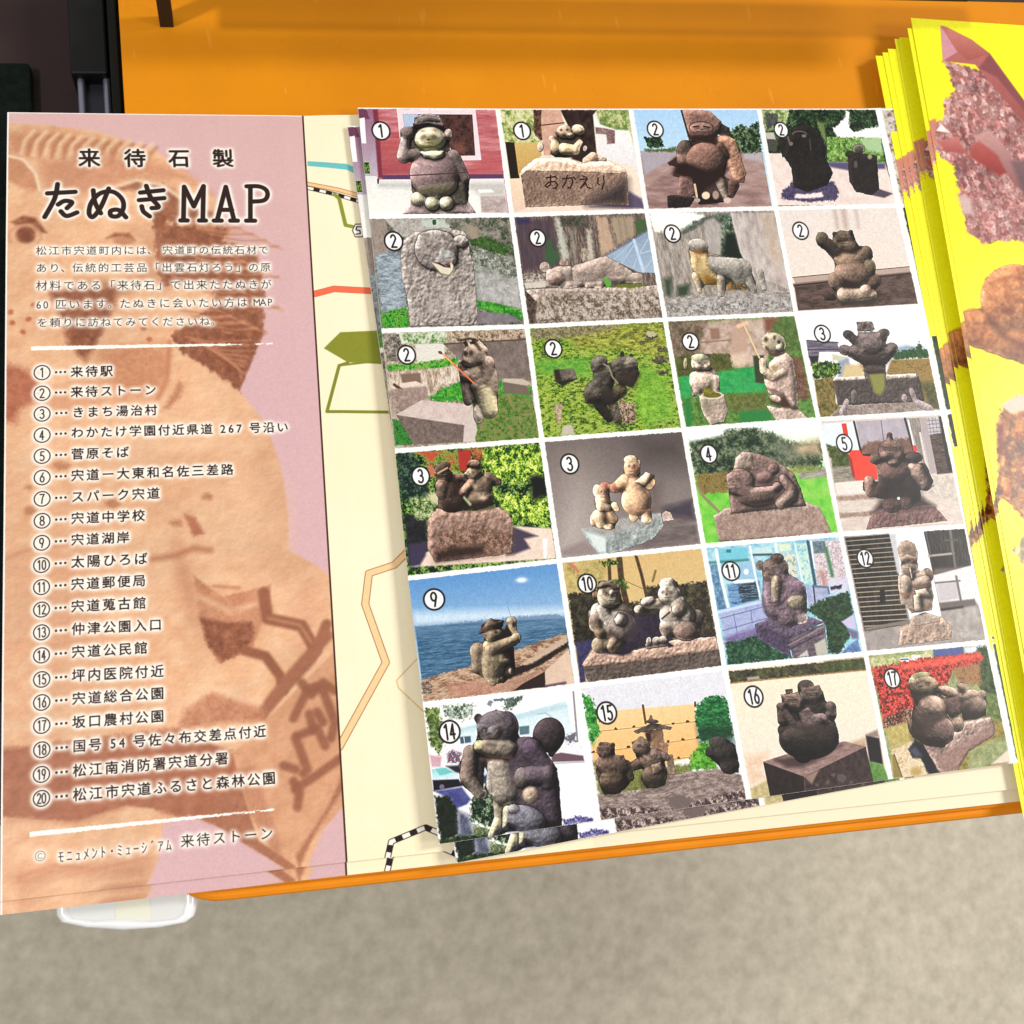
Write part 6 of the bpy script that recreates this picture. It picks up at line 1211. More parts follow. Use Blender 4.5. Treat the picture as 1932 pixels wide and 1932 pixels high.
def put_text(P, txt, a, b, bold=1.0, ink=(44, 30, 26), size=None, al=1.0, hor=1.0):
    """one line, its first glyph's left edge at a and its last glyph's right edge at b"""
    p0, p1 = np.array(P.m(*a)), np.array(P.m(*b))
    adv = [.36 if c == ' ' else (.58 * hor if c.isascii() or '\uff61' <= c <= '\uff9f' else (.8 if c in '、。' else 1.0)) for c in txt]
    L = np.hypot(*(p1 - p0))
    pitch = L / (sum(adv) - .14)
    em = size or pitch * .88
    d = (p1 - p0) / L
    pos = 0.0
    for c, w in zip(txt, adv):
        if c != ' ':
            f, gw = glyph(c)
            narrow = w < .7
            cx = p0 + d * (pos + (w * pitch - .12 * pitch) / 2)
            sx = em * (.9 if narrow else 1.0)
            b_ = P.box(cx[0] - em * .6, cx[1] - em * .6, cx[0] + em * .6, cx[1] + em * .6)
            if b_ is not None:
                dx, dy = P.X[b_] - cx[0], P.Y[b_] - cx[1]
                u = (dx * d[0] + dy * d[1]) / sx
                v = (-dx * d[1] + dy * d[0]) / em
                n = f.shape[0]
                gx = (u + (gw / 2 if narrow else .5)) * n - .5
                gy = (v + .5) * n - .5
                ok = (gx > 0) & (gy > 0) & (gx < n - 1.01) & (gy < n - 1.01)
                gx, gy = np.clip(gx, 0, n - 1.01), np.clip(gy, 0, n - 1.01)
                k = 0
                m = 0
                sp = .7 + max(0, bold - 1) * 1.3
                for ox, oy in ((-sp, -sp), (sp, -sp), (-sp, sp), (sp, sp)):
                    xi = np.clip(gx + ox, 0, n - 1.01)
                    yi = np.clip(gy + oy, 0, n - 1.01)
                    ix, iy = xi.astype(int), yi.astype(int)
                    fx, fy = xi - ix, yi - iy
                    m = m + (f[iy, ix] * (1 - fx) + f[iy, ix + 1] * fx) * (1 - fy) + (f[iy + 1, ix] * (1 - fx) + f[iy + 1, ix + 1] * fx) * fy
                m = np.clip(m / 4 * (1 + (bold - 1) * 2.2 if bold > 1 else bold), 0, 1) * ok * al
                P.ink[b_] = np.maximum(P.ink[b_], m)
        pos += w * pitch

A_, B_, C_ = (0, 0, 1024), (0, 1000, 1024), (0, 1900, 1124)
LIST = [
 (B_, '1', (235, 190), '来待駅', (392, 186), (628, 180)), (B_, '2', (235, 305), '来待ストーン', (392, 298), (870, 285)),
 (B_, '3', (235, 420), 'きまち湯治村', (400, 412), (875, 397)), (B_, '4', (235, 538), 'わかたけ学園付近県道 267 号沿い', (395, 525), (1606, 492)),
 (B_, '5', (235, 655), '菅原そば', (395, 644), (718, 632)), (B_, '6', (235, 774), '宍道ー大東和名佐三差路', (395, 764), (1300, 729)),
 (B_, '7', (235, 893), 'スパーク宍道', (395, 883), (890, 862)), (B_, '8', (235, 1015), '宍道中学校', (395, 1003), (808, 985)),
 (B_, '9', (233, 1138), '宍道湖岸', (395, 1123), (722, 1107)), (B_, '10', (232, 1262), '太陽ひろば', (395, 1246), (822, 1226)),
 (B_, '11', (232, 1385), '宍道郵便局', (395, 1370), (812, 1348)), (B_, '12', (232, 1510), '宍道蒐古館', (395, 1494), (815, 1472)),
 (B_, '13', (232, 1637), '仲津公園入口', (398, 1620), (902, 1593)), (B_, '14', (232, 1765), '宍道公民館', (398, 1748), (822, 1722)),
 (C_, '15', (212, 183), '坪内医院付近', (363, 165), (832, 140)), (C_, '16', (212, 300), '宍道総合公園', (365, 282), (832, 252)),
 (C_, '17', (212, 417), '坂口農村公園', (365, 401), (832, 368)), (C_, '18', (212, 540), '国号 54 号佐々布交差点付近', (368, 523), (1350, 445)),
 (C_, '19', (210, 665), '松江南消防署宍道分署', (368, 647), (1158, 582)), (C_, '20', (210, 787), '松江市宍道ふるさと森林公園', (368, 770), (1398, 682))]
PARA = [('松江市宍道町内には、 宍道町の伝統石材で', (200, 1400), (1495, 1390)), ('あり、伝統的工芸品「出雲石灯ろう」の原', (200, 1496), (1508, 1486)),
 ('材料である「来待石」で出来たたぬきが', (200, 1594), (1512, 1582)), ('60 匹います。たぬきに会いたい方は MAP', (200, 1700), (1515, 1680)), ('を頼りに訪ねてみてくださいね。', (205, 1800), (1222, 1788))]
TITLE = [[(265, 1080), (420, 1071)], [(322, 1028), (305, 1110), (250, 1212)], [(325, 1142), (360, 1122), (402, 1130), (374, 1162)], [(340, 1180), (372, 1206), (430, 1186)],
 [(520, 1062), (530, 1130), (562, 1190)], [(606, 1052), (565, 1150), (520, 1210), (497, 1190), (510, 1130), (560, 1078), (630, 1070), (680, 1110), (688, 1160), (660, 1204), (620, 1204), (618, 1176), (662, 1172), (702, 1212)],
 [(782, 1074), (910, 1060)], [(775, 1116), (915, 1104)], [(815, 1036), (840, 1100), (884, 1152), (846, 1160)], [(790, 1150), (800, 1180), (834, 1206)],
 [(1022, 1225), (1026, 1040), (1080, 1150), (1134, 1036), (1130, 1225)], [(1006, 1228), (1044, 1228)], [(1110, 1228), (1146, 1228)],
 [(1210, 1225), (1258, 1040), (1304, 1225)], [(1226, 1168), (1292, 1168)], [(1192, 1228), (1234, 1228)], [(1284, 1228), (1324, 1228)],
 [(1395, 1225), (1395, 1037)], [(1374, 1037), (1440, 1037), (1482, 1056), (1490, 1090), (1466, 1116), (1395, 1122)], [(1372, 1228), (1420, 1228)]]

def smooth(l):
    if len(l) < 3 or l[0][0] > 1000 and l[0] != (1374, 1037):
        return l
    p = [l[0]] + l + [l[-1]]
    out = []
    for i in range(1, len(p) - 2):
        for k in range(5):
            t = k / 5
            out.append(tuple(.5 * (2 * p[i][j] + (p[i + 1][j] - p[i - 1][j]) * t + (2 * p[i - 1][j] - 5 * p[i][j] + 4 * p[i + 1][j] - p[i + 2][j]) * t * t + (3 * p[i][j] - p[i - 1][j] - 3 * p[i + 1][j] + p[i + 2][j]) * t ** 3) for j in (0, 1)))
    return out + [l[-1]]

PANEL = [(14, 212), (573, 218), (656, 1626), (0, 1701)]

def paint_panel():
    P = Pic(PANEL, 640, 1640, A_)
    pink = (228, 188, 190)
    P.bg(Gr((230, 190, 186), (226, 187, 192), .012, 60))
    og = N([(232, 176, 134), (240, 190, 148), (246, 204, 164)], 26, 1, 1, 1.4, 4)
    md = N([(196, 134, 98), (212, 150, 112)], 14)
    dk = N([(128, 76, 54), (150, 92, 66), (176, 114, 86)], 12, 1, 1, 1.5)
    P.f = A_
    P.po([(20, 690), (230, 694), (560, 736), (850, 830), (1050, 970), (1200, 1100), (1230, 1250), (1310, 1280), (1250, 1340), (1420, 1400), (1470, 1560), (1460, 1932), (1900, 2100), (2100, 3000), (2100, 5400), (20, 5400)], og, 5, 2, rs=8)
    P.po([(40, 740), (300, 720), (620, 790), (830, 850), (780, 940), (560, 860), (300, 850), (60, 860)], md, 26, 6, .8, 9)
    for i in range(11):
        x = 130 + i * 66
        P.ln([(x + 60, 730 + i * 7), (x + 10, 780 + i * 7), (x - 10, 856 + i * 8)], 20, (248, 214, 176), 7, .8)
        P.ln([(x + 84, 750 + i * 7), (x + 40, 800 + i * 7), (x + 26, 866 + i * 8)], 15, (190, 124, 90), 7, .7)
    P.po([(40, 880), (110, 880), (190, 960), (220, 1060), (120, 1050), (40, 1000)], md, 12, 0, .8); P.ln([(40, 870), (130, 890), (200, 970), (222, 1060)], 16, (250, 222, 190), 5)
    P.po([(230, 900), (600, 860), (1010, 940), (1180, 1080), (1000, 1010), (800, 990), (640, 1040), (420, 1100), (260, 1060)], N([(206, 142, 108), (220, 158, 124)], 12), 30, 4, .75)
    P.po([(640, 1050), (760, 1000), (900, 1020), (1080, 1130), (1200, 1190), (1240, 1260), (960, 1240), (860, 1220), (840, 1120), (760, 1070)], dk, 12, 5, .8, 8)
    P.ln([(630, 1045), (760, 1004), (900, 1030), (1080, 1150)], 22, (248, 214, 178), 8)
    P.po([(840, 1120), (900, 1150), (930, 1250), (1300, 1270), (1240, 1340), (1430, 1410), (1470, 1580), (1470, 1932), (1000, 1932), (960, 1860), (1180, 1700), (1200, 1600), (900, 1600), (870, 1440), (860, 1300)], dk, 7, 7, .92, 8)
    random.seed(5)
    for i in range(22):
        y = 1200 + i * 34
        x = 960 + (i % 5) * 70
        P.ln([(x, y), (x + 130, y + 26), (x + 250, y + 16), (x + 330, y + 50)], 9 + 6 * (i % 3), (226, 164, 126), 5, .55)
        P.ln([(x + 40, y + 18), (x + 190, y + 38), (x + 310, y + 34)], 12, (150, 88, 62), 6, .4)
    P.po([(60, 1240), (130, 1205), (200, 1215), (262, 1300), (230, 1300), (170, 1250), (90, 1260)], dk, 8); P.ln(arc(140, 1320, 90, 60, 150, 400), 18, (210, 150, 116), 7, .7); P.el(145, 1312, 56, 46, dk, soft=8)
    P.el(150, 1316, 26, 24, (130, 78, 58), soft=6)
    P.po([(590, 1330), (640, 1300), (720, 1300), (755, 1340), (680, 1320)], dk, 8); P.el(690, 1345, 60, 26, (190, 128, 96), soft=10, al=.8)
    P.po([(760, 1290), (860, 1290), (870, 1400), (900, 1600), (720, 1560), (800, 1450)], (206, 146, 112), 40, al=.6)
    P.po([(270, 1620), (640, 1600), (640, 1700), (560, 1870), (520, 1932), (380, 1932), (350, 1800)], dk, 14, 4, .9)
    P.po([(420, 1560), (600, 1560), (760, 1620), (640, 1660), (400, 1640)], (150, 96, 72), 20, al=.5)
    for x, y in ((60, 1740), (160, 1780), (130, 1850), (70, 1800), (800, 1830), (740, 1800), (830, 1890), (190, 1700)):
        P.el(x, y, 16, 13, (190, 112, 78), soft=5, rough=2)
    P.f = B_
    P.po([(370, -30), (560, -40), (520, 60), (480, 130), (430, 90), (400, 20)], dk, 14, 3, .9)
    P.po([(560, 60), (940, 20), (936, 210), (860, 330), (700, 320), (560, 200)], N([(200, 130, 92), (218, 154, 116)], 9), 30, 5, .8)
    P.po([(20, 130), (160, 180), (260, 300), (110, 400), (90, 470), (20, 470)], N([(176, 100, 74), (196, 124, 94)], 10), 16, 5, .95)
    P.po([(250, 300), (600, 240), (700, 340), (260, 420)], (214, 150, 112), 40, al=.6)
    P.ln([(945, 20), (930, 230), (880, 330)], 20, (192, 124, 90), 10, .8)
    P.po([(960, -20), (1460, -40), (1420, 130), (1340, 300), (1200, 190), (1020, 80)], dk, 7, 6, .95, 8)
    for i in range(8):
        P.ln([(1040 + i * 30, -10 + i * 16), (1180 + i * 22, 20 + i * 22), (1400 - i * 8, 6 + i * 30)], 10, (216, 152, 116), 5, .6)
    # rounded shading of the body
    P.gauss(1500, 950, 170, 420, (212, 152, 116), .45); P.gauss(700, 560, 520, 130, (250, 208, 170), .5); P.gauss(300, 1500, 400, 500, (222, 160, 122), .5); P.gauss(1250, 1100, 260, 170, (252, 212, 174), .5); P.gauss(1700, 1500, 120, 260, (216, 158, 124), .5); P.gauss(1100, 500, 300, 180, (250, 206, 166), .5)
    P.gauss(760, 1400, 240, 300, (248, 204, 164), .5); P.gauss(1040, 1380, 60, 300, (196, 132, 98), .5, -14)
    # body edge against the pink ground
    P.po([(1336, 290), (1460, -10), (1800, -200), (1990, 1600), (1860, 1330), (1720, 1240), (1610, 1180), (1606, 1000), (1590, 850), (1550, 660), (1470, 460)], pink, 5, 2)
    P.po([(1000, 240), (960, 320), (900, 400), (940, 390), (1000, 330), (1020, 270)], (188, 122, 90), 10, 4, .8)
    for x, y, a, b in ((1155, 880, 30, 20), (980, 1030, 36, 18), (630, 920, 40, 24), (170, 960, 34, 26), (340, 710, 50, 22), (160, 830, 18, 14)):
        P.el(x, y, a, b, (190, 124, 90), soft=9, rough=4, al=.8)
    P.po([(1030, 980), (1090, 1000), (1140, 1090), (1080, 1104), (1050, 1040)], (190, 122, 92), 8, 3)
    P.ln([(850, 1230), (980, 1210), (1080, 1170), (1170, 1180)], 30, (190, 122, 90), 14, .9)
    P.ln([(20, 1230), (200, 1160), (420, 1150)], 12, (206, 140, 106), 12, .7)
    P.po([(1250, 840), (1500, 700), (1600, 900), (1600, 1180), (1400, 1190)], (250, 206, 166), 60, al=.45)
    P.po([(1080, 1320), (1240, 1440), (1440, 1390), (1510, 1370), (1500, 1440), (1440, 1640), (1400, 1740), (1220, 1810), (1150, 1700), (1110, 1540)], N([(196, 130, 96), (214, 156, 120)], 12), 6, 3)
    P.po([(1110, 1550), (1240, 1580), (1400, 1580), (1420, 1640), (1370, 1740), (1240, 1800), (1160, 1720)], dk, 9, 3)
    P.ln([(1110, 1440), (1280, 1520), (1440, 1480)], 24, (246, 206, 168), 14, .7); P.ln([(1190, 1380), (1330, 1390)], 14, (176, 110, 80), 7, .7)
    P.ln([(1470, 1420), (1490, 1560), (1680, 1600), (1760, 1740)], 66, (158, 100, 72), 7); P.ln([(1500, 1560), (1670, 1596), (1740, 1700)], 16, (210, 156, 120), 7, .6); P.ln([(1820, 1590), (1740, 1780), (1600, 1932), (1500, 2040)], 56, (166, 108, 80), 7)
    P.ln([(1370, 1740), (1480, 1770), (1560, 1880), (1580, 1960)], 56, (156, 98, 70), 7)
    P.f = C_
    P.ln([(1660, -40), (1440, 210), (1330, 360)], 60, (172, 112, 84), 8)
    P.po([(940, 330), (1080, 250), (1340, 330), (1360, 400), (1150, 400), (900, 440)], N([(186, 120, 88), (210, 150, 116)], 9), 14, 4, .9); P.ln([(960, 300), (1060, 220), (1320, 300)], 26, (246, 208, 172), 14, .7)
    P.po([(-10, 540), (300, 500), (900, 430), (1200, 560), (1260, 900), (1060, 930), (800, 850), (640, 830), (380, 912), (-10, 880)], N([(172, 106, 78), (190, 126, 94)], 16), 10, 4)
    P.po([(1180, 560), (1360, 380), (1700, 40), (1780, 800), (1500, 1080), (1440, 1140), (1260, 860)], N([(216, 158, 118), (228, 174, 136)], 18), 5)
    P.po([(1190, 640), (1290, 620), (1420, 1000), (1440, 1150), (1300, 900)], N([(190, 128, 96), (206, 146, 112)], 7, 2.2, .5), 10, 0, .8)
    P.po([(1040, 890), (1200, 660), (1310, 1000), (1500, 1130), (1480, 1230), (1400, 1210), (1330, 1160), (1440, 1142), (1200, 1000)], N([(170, 110, 82), (186, 124, 94)], 9), 5)
    ch = [[(1530, 200), (1580, 260), (1640, 200), (1700, 240)], [(1490, 380), (1560, 240), (1600, 220)], [(1640, 240), (1700, 400), (1680, 480)], [(1500, 480), (1560, 640), (1540, 660)], [(1510, 470), (1610, 430), (1650, 520)], [(1570, 360), (1590, 440)], [(1610, 350), (1640, 400)], [(1440, 620), (1500, 640)], [(1490, 700), (1520, 760), (1510, 830)], [(1500, 740), (1620, 660), (1760, 560)]]
    for l in ch:
        P.ln(l, 46, (156, 98, 72), 8, .9)
    P.po([(1770, 700), (1600, 960), (1520, 1140), (1500, 1080), (1660, 840), (1760, 620)], (176, 116, 86), 8, 2)
    P.po([(1780, 780), (1640, 950), (1560, 1140), (1500, 1230), (1500, 1300), (1800, 1200)], pink, 6, 1)
    P.po([(-10, 890), (380, 912), (640, 830), (780, 840), (826, 920), (800, 1080), (740, 1230), (690, 1300), (-10, 1320)], og, 6, 2)
    P.po([(60, 1180), (300, 1120), (500, 1140), (760, 1090), (740, 1200), (600, 1190), (300, 1180), (100, 1260)], (212, 150, 114), 26, al=.8)
    P.ln([(90, 1190), (280, 1125), (480, 1146), (740, 1090)], 12, (206, 140, 106), 9, .8); P.ln([(40, 900), (380, 915), (640, 835)], 14, (206, 146, 112), 10, .6)
    P.po([(560, 1220), (750, 1210), (690, 1330), (200, 1380)], (206, 140, 104), 10, al=.7)
    P.po([(826, 920), (960, 870), (1100, 930), (1440, 1142), (1330, 1160), (1440, 1230), (1200, 1400), (690, 1310), (760, 1200), (806, 1080)], pink, 6, 2)
    # chiselled stone relief under the print colours (stone only, not the pink ground)
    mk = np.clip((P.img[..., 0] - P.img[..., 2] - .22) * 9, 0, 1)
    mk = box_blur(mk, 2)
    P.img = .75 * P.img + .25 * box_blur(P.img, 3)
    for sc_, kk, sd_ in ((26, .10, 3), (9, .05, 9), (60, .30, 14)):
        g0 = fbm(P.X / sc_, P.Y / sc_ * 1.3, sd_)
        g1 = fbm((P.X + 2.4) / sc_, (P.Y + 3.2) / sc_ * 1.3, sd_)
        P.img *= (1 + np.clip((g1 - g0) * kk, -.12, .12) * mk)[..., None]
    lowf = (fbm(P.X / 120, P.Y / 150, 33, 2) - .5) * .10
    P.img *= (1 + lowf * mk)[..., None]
    P.img *= np.array([.955, .945, .95], np.float32)
    # a soft press grain
    P.img *= (1 + (fbm(P.X / 2.2, P.Y / 2.2, 3, 2)[..., None] - .5) * .07)
    # lettering over soft white halos
    P.ink = np.zeros((P.H, P.W), np.float32)
    keep = P.img.copy()
    P.f = A_
    for c, x in zip('来待石製', (496, 750, 996, 1240)):
        put_text(P, c, (x - 72, 882), (x + 72, 881), 1.65, size=48)
    for l in TITLE:
        P.stroke([P.m(*p) for p in smooth(l)], 10.4, (44, 26, 22))
    for t, a, b in PARA:
        put_text(P, t, a, b, .95, hor=.9)
    tops = P.ink.copy()
    for fr, num, cc, t, a, b in LIST:
        P.f = fr
        cx, cy = P.m(*cc)
        k = abs(P.m(cc[0] + 100, cc[1])[0] - cx) / 100
        r = (44 if fr is B_ else 41) * k
        d = np.abs(np.hypot(P.X - cx, P.Y - cy) - r)
        m = np.clip(1.7 - d, 0, 1)
        P.ink = np.maximum(P.ink, m)
        P.digits(cx, cy, r * 1.25, num, 2.5, (44, 26, 22))
        put_text(P, t, a, b, 1.42)
        for q in (.30, .52, .74):
            x = cx + r + (P.m(*a)[0] - cx - r) * q
            y = cy + (P.m(*a)[1] - cy) * .6
            P.ink = np.maximum(P.ink, np.clip(3.0 - np.hypot(P.X - x, P.Y - y), 0, 1))
    P.f = C_
    put_text(P, 'ﾓﾆｭﾒﾝﾄ･ﾐｭｰｼﾞｱﾑ', (290, 1085), (870, 1022), 1.0, size=25)
    put_text(P, '来待ストーン', (915, 1006), (1385, 962), 1.1)
    put_text(P, '©', (180, 1080), (244, 1076), .55, size=26)
    ink = P.ink
    halo = np.clip(box_blur(np.clip(box_blur(ink, 2) * 4.5, 0, 1), 4) * 1.6, 0, .96)
    P.img = keep
    P.img = P.img * (1 - halo[..., None]) + rgb((255, 250, 240)) * halo[..., None]
    P.img = P.img * (1 - ink[..., None]) + rgb((46, 30, 26)) * ink[..., None]
    for fr, a, b in ((B_, (175, 56), (1520, 26)), (C_, (150, 970), (1400, 842))):
        P.f = fr
        p0, p1 = P.m(*a), P.m(*b)
        L = math.hypot(p1[0] - p0[0], p1[1] - p0[1])
        ux, uy = (p1[0] - p0[0]) / L, (p1[1] - p0[1]) / L
        t = ((P.X - p0[0]) * ux + (P.Y - p0[1]) * uy) / L
        d = -(P.X - p0[0]) * uy + (P.Y - p0[1]) * ux
        w = 4.6 * (1 - .55 * t) + (fbm(P.X / 5, P.Y / 5, 8) - .5) * 3.2 - np.clip(t - .65, 0, 1) * 9 * (fbm(P.X / 9, P.Y / 3, 18) > .5)
        m = (np.clip(w - np.abs(d) + .5, 0, 1) * (t > 0) * (t < 1))[..., None]
        P.img = P.img * (1 - m) + rgb((255, 252, 244)) * m
    # narrow unprinted margins
    n = (fbm(P.X / 9, P.Y / 9, 2) - .5) * 1.0
    m = np.clip(3.6 - P.X + n, 0, 1) + np.clip(2.4 - P.Y + n, 0, 1)
    m = np.clip(m, 0, 1)[..., None]
    P.img = P.img * (1 - m) + rgb((252, 246, 240)) * m
    m = np.clip(P.X - (P.W - 4.4), 0, 1)[..., None]  # fold crease, its dark shade painted along the panel edge
    P.img = P.img * (1 - m) + rgb((70, 40, 30)) * m
    return P

MAPC = [(573, 218), (1000, 214), (1120, 1575), (656, 1626)]
M4 = (1024, 0, 1024)

def paint_map():
    P = Pic(MAPC, 480, 1640, (0, 0, 3024))
    cream = N([(255, 241, 204), (255, 244, 212)], 90)
    P.bg(cream)
    P.po([(580, 303), (654, 309), (676, 318), (676, 330), (654, 320), (580, 312)], (108, 196, 196), 1)
    P.ln([(580, 346), (640, 358), (720, 380)], 9, (180, 130, 84)); P.ln([(580, 346), (640, 358), (720, 380)], 6, (250, 206, 150))
    P.ln([(580, 353), (640, 368), (720, 392)], 8, (40, 26, 24)); P.ln([(580, 353), (640, 368), (720, 392)], 5.5, (252, 250, 240), dash=26)
    P.ln([(631, 366), (640, 374), (652, 424), (690, 432)], 7, (140, 150, 50))
    P.po([(664, 434), (670, 421), (684, 421), (690, 434), (684, 447), (670, 447)], (70, 54, 44)); P.po([(666, 434), (671, 423), (683, 423), (688, 434), (683, 445), (671, 445)], (252, 250, 240))
    P.ln([(681, 427), (673, 427), (672, 433), (679, 434), (680, 440), (672, 441)], 2.4, (60, 44, 38))
    P.ln([(594, 553), (630, 544), (720, 549)], 13, (196, 90, 60)); P.ln([(594, 553), (630, 544), (720, 549)], 11, (246, 112, 78))
    P.po([(611, 656), (642, 626), (780, 620), (790, 690), (656, 683)], (138, 142, 44))
    P.ln([(656, 684), (640, 689), (617, 776), (790, 778)], 6, (132, 136, 44)); P.ln([(640, 689), (700, 682), (790, 690)], 4, (132, 136, 44))
    rd = [(640, 1410), (728, 1250), (689, 1140), (696, 1082), (744, 1066), (790, 1020)]
    P.ln(rd, 15, (150, 100, 60)); P.ln(rd, 12, (252, 210, 156))
    P.ln([(792, 1238), (748, 1284), (752, 1298), (820, 1362)], 2.6, (226, 180, 120), al=.8)
    rl = [(724, 1650), (738, 1588), (803, 1561), (870, 1590)]
    P.ln(rl, 12, (36, 24, 22)); P.ln(rl, 8.6, (252, 248, 236), dash=30)
    n = fbm(P.X / 2, P.Y / 2, 3, 2)[..., None]
    P.img *= 1 + (n - .5) * .02
    return P

def paint_cover(corners):
    P = Pic(corners, 330, 1060, (0, 0, 3024))
    P.bg((254, 250, 22))
    P.f = (2000, 0, 1024)
    q1 = [(1480, 330), (1640, 380), (1800, 420), (1960, 620), (2300, 700), (2300, 1400), (1860, 1340), (1700, 1350), (1610, 1290), (1590, 1150), (1560, 1020), (1540, 930), (1450, 850), (1410, 780), (1400, 700), (1480, 660), (1490, 560), (1550, 500)]
    rs = [(150, 82, 80), (196, 120, 114), (222, 164, 156), (176, 100, 96), (236, 206, 200)]
    P.facets(q1, 7.5, rs + [(120, 66, 68), (240, 222, 218)], rough=5, con=1.0)
    P.po(q1, N([(120, 60, 62), (196, 124, 118), (226, 176, 168)], 26, con=1.8), 3, 4, al=.38)
    P.po([(1466, 142), (1500, 150), (1640, 220), (1740, 296), (1932, 560), (2100, 800), (1900, 650), (1760, 480), (1660, 360), (1480, 340)], Gr((196, 116, 110), (150, 70, 66)), 2)
    P.po([(1466, 142), (1560, 290), (1480, 340)], (214, 150, 160), 1.5); P.po([(1500, 155), (1640, 225), (1740, 300), (1620, 340), (1560, 280)], Gr((206, 130, 116), (170, 84, 76)), 1.5)
    P.po([(1740, 300), (1930, 560), (2000, 700), (1780, 430), (1680, 380)], (128, 66, 70), 4, al=.8)
    P.po([(1630, 820), (1700, 770), (1800, 860), (1840, 960), (1800, 980), (1640, 880)], Gr((190, 96, 90), (146, 40, 34)), 5)
    P.po([(1650, 760), (1740, 720), (1860, 860), (1932, 1060), (1880, 1040), (1780, 860)], Gr((206, 156, 150), (140, 84, 84)), 5, 1)
    P.po([(1860, 900), (2100, 860), (2100, 1140), (1932, 1090)], Gr((130, 96, 100), (90, 60, 64)), 8)
    P.po([(1440, 730), (1470, 690), (1520, 740)], (250, 236, 232), 2); P.po([(1450, 790), (1560, 760), (1610, 850), (1500, 850)], Gr((206, 126, 120), (170, 80, 76)), 5)
    P.po([(1560, 1080), (1640, 1100), (1650, 1200), (1590, 1190)], (214, 180, 176), 8)
    P.po([(1330, 690), (1440, 660), (1440, 900), (1410, 860), (1330, 850)], Gr((206, 130, 110), (216, 140, 120)), 2, 3)
    q2 = [(1500, 1820), (1600, 1730), (1700, 1720), (1720, 1700), (1700, 1600), (1720, 1550), (1800, 1490), (1932, 1480), (2250, 1500), (2250, 2000), (1930, 2030), (1780, 1980), (1620, 1920), (1500, 1930)]
    P.st([('p', q2, 0, 70, (206, 124, 64)), ('e', 1880, 1660, 190, 190, 0, 30, (214, 132, 74)), ('e', 1650, 1830, 130, 80, 10, 10, (196, 110, 56)), ('e', 2000, 1900, 220, 110, 0, 20, (190, 108, 54))], amb=.5, dif=.7, bump=2.6, bs=9, mot=.25)
    P.po(q2, N([(150, 70, 30), (206, 120, 64), (236, 164, 110)], 12, con=2.0), 3, 4, al=.45)
    P.ln([(1740, 1780), (1830, 1880), (1960, 1940)], 34, (96, 44, 18), 12, .8); P.ln([(1740, 1580), (1860, 1540), (1960, 1560)], 14, (130, 66, 30), 7, .6); P.el(1840, 1730, 36, 20, (110, 46, 20), soft=8, al=.7)
    P.f = (2000, 1000, 1024)
    q3 = [(1640, 960), (1660, 900), (1690, 850), (1730, 840), (1785, 860), (1790, 700), (1785, 480), (1810, 380), (1900, 320), (2200, 340), (2200, 1040), (1932, 1010), (1880, 950), (1810, 880), (1780, 940), (1700, 940), (1650, 1000)]
    P.facets(q3, 11, [(120, 46, 20), (180, 90, 28), (222, 150, 50), (150, 60, 24), (240, 196, 120)], rough=4, sd=9, con=1.2)
    P.po(q3, N([(90, 34, 16), (190, 110, 40), (236, 180, 90)], 13, con=2.2), 3, 3, al=.4)
    P.po([(1800, 370), (1900, 310), (2050, 330), (1932, 400), (1860, 420)], (232, 200, 180), 4); P.po([(1780, 480), (1830, 460), (1820, 640), (1790, 700)], (120, 40, 24), 8, al=.8)
    q4 = [(1870, 1180), (1932, 1100), (2200, 1120), (2200, 1400), (1932, 1260)]
    P.facets(q4, 10, [(214, 196, 140), (190, 160, 100)], sd=5)
    P.img *= 1 + (fbm(P.X / 2.5, P.Y / 2.5, 3, 2)[..., None] - .5) * .05
    return P
# ------------------------------------------------------------------ helpers for objects
C = scene.collection

def tag(o, label=None, cat=None, group=None, kind=None):
    for k, v in (('label', label), ('category', cat), ('group', group), ('kind', kind)):
        if v:
            o[k] = v
    return o

def empty(name, loc):
    o = bpy.data.objects.new(name, None)
    o.empty_display_size = .01
    C.objects.link(o)
    o.location = [v * S for v in loc]
    return o

def mesh(name, V, Fc, mats, parent=None, org=(0, 0, 0), uv=None, mi=None, smooth=False):
    me = bpy.data.meshes.new(name)
    me.from_pydata([tuple((p[i] - org[i]) * S for i in range(3)) for p in V], [], Fc)
    for m in (mats if isinstance(mats, list) else [mats]):
        me.materials.append(m)
    if uv is not None:
        l = me.uv_layers.new(name='UVMap')
        for lp in me.loops:
            l.data[lp.index].uv = uv[lp.vertex_index]
    if mi:
        for p, k in zip(me.polygons, mi):
            p.material_index = k
    if smooth:
        for p in me.polygons:
            p.use_smooth = True
    me.update()
    o = bpy.data.objects.new(name, me)
    C.objects.link(o)
    if parent:
        o.parent = parent
    else:
        o.location = [v * S for v in org]
    return o

def bevel(o, w, seg=2):
    m = o.modifiers.new('bevel', 'BEVEL')
    m.width = w * S
    m.segments = seg
    m.limit_method = 'ANGLE'
    return o

def box(name, x0, x1, y0, y1, z0, z1, mat, parent=None, org=(0, 0, 0), bev=0.0):
    V = [(x, y, z) for z in (z0, z1) for y in (y0, y1) for x in (x0, x1)]
    Fc = [(0, 2, 3, 1), (4, 5, 7, 6), (0, 1, 5, 4), (2, 6, 7, 3), (0, 4, 6, 2), (1, 3, 7, 5)]
    o = mesh(name, V, Fc, mat, parent, org)
    return bevel(o, bev) if bev else o

def srgb(c):
    v = np.array(c, float) / 255
    return tuple(np.where(v <= .04045, v / 12.92, ((v + .055) / 1.055) ** 2.4)) + (1,)

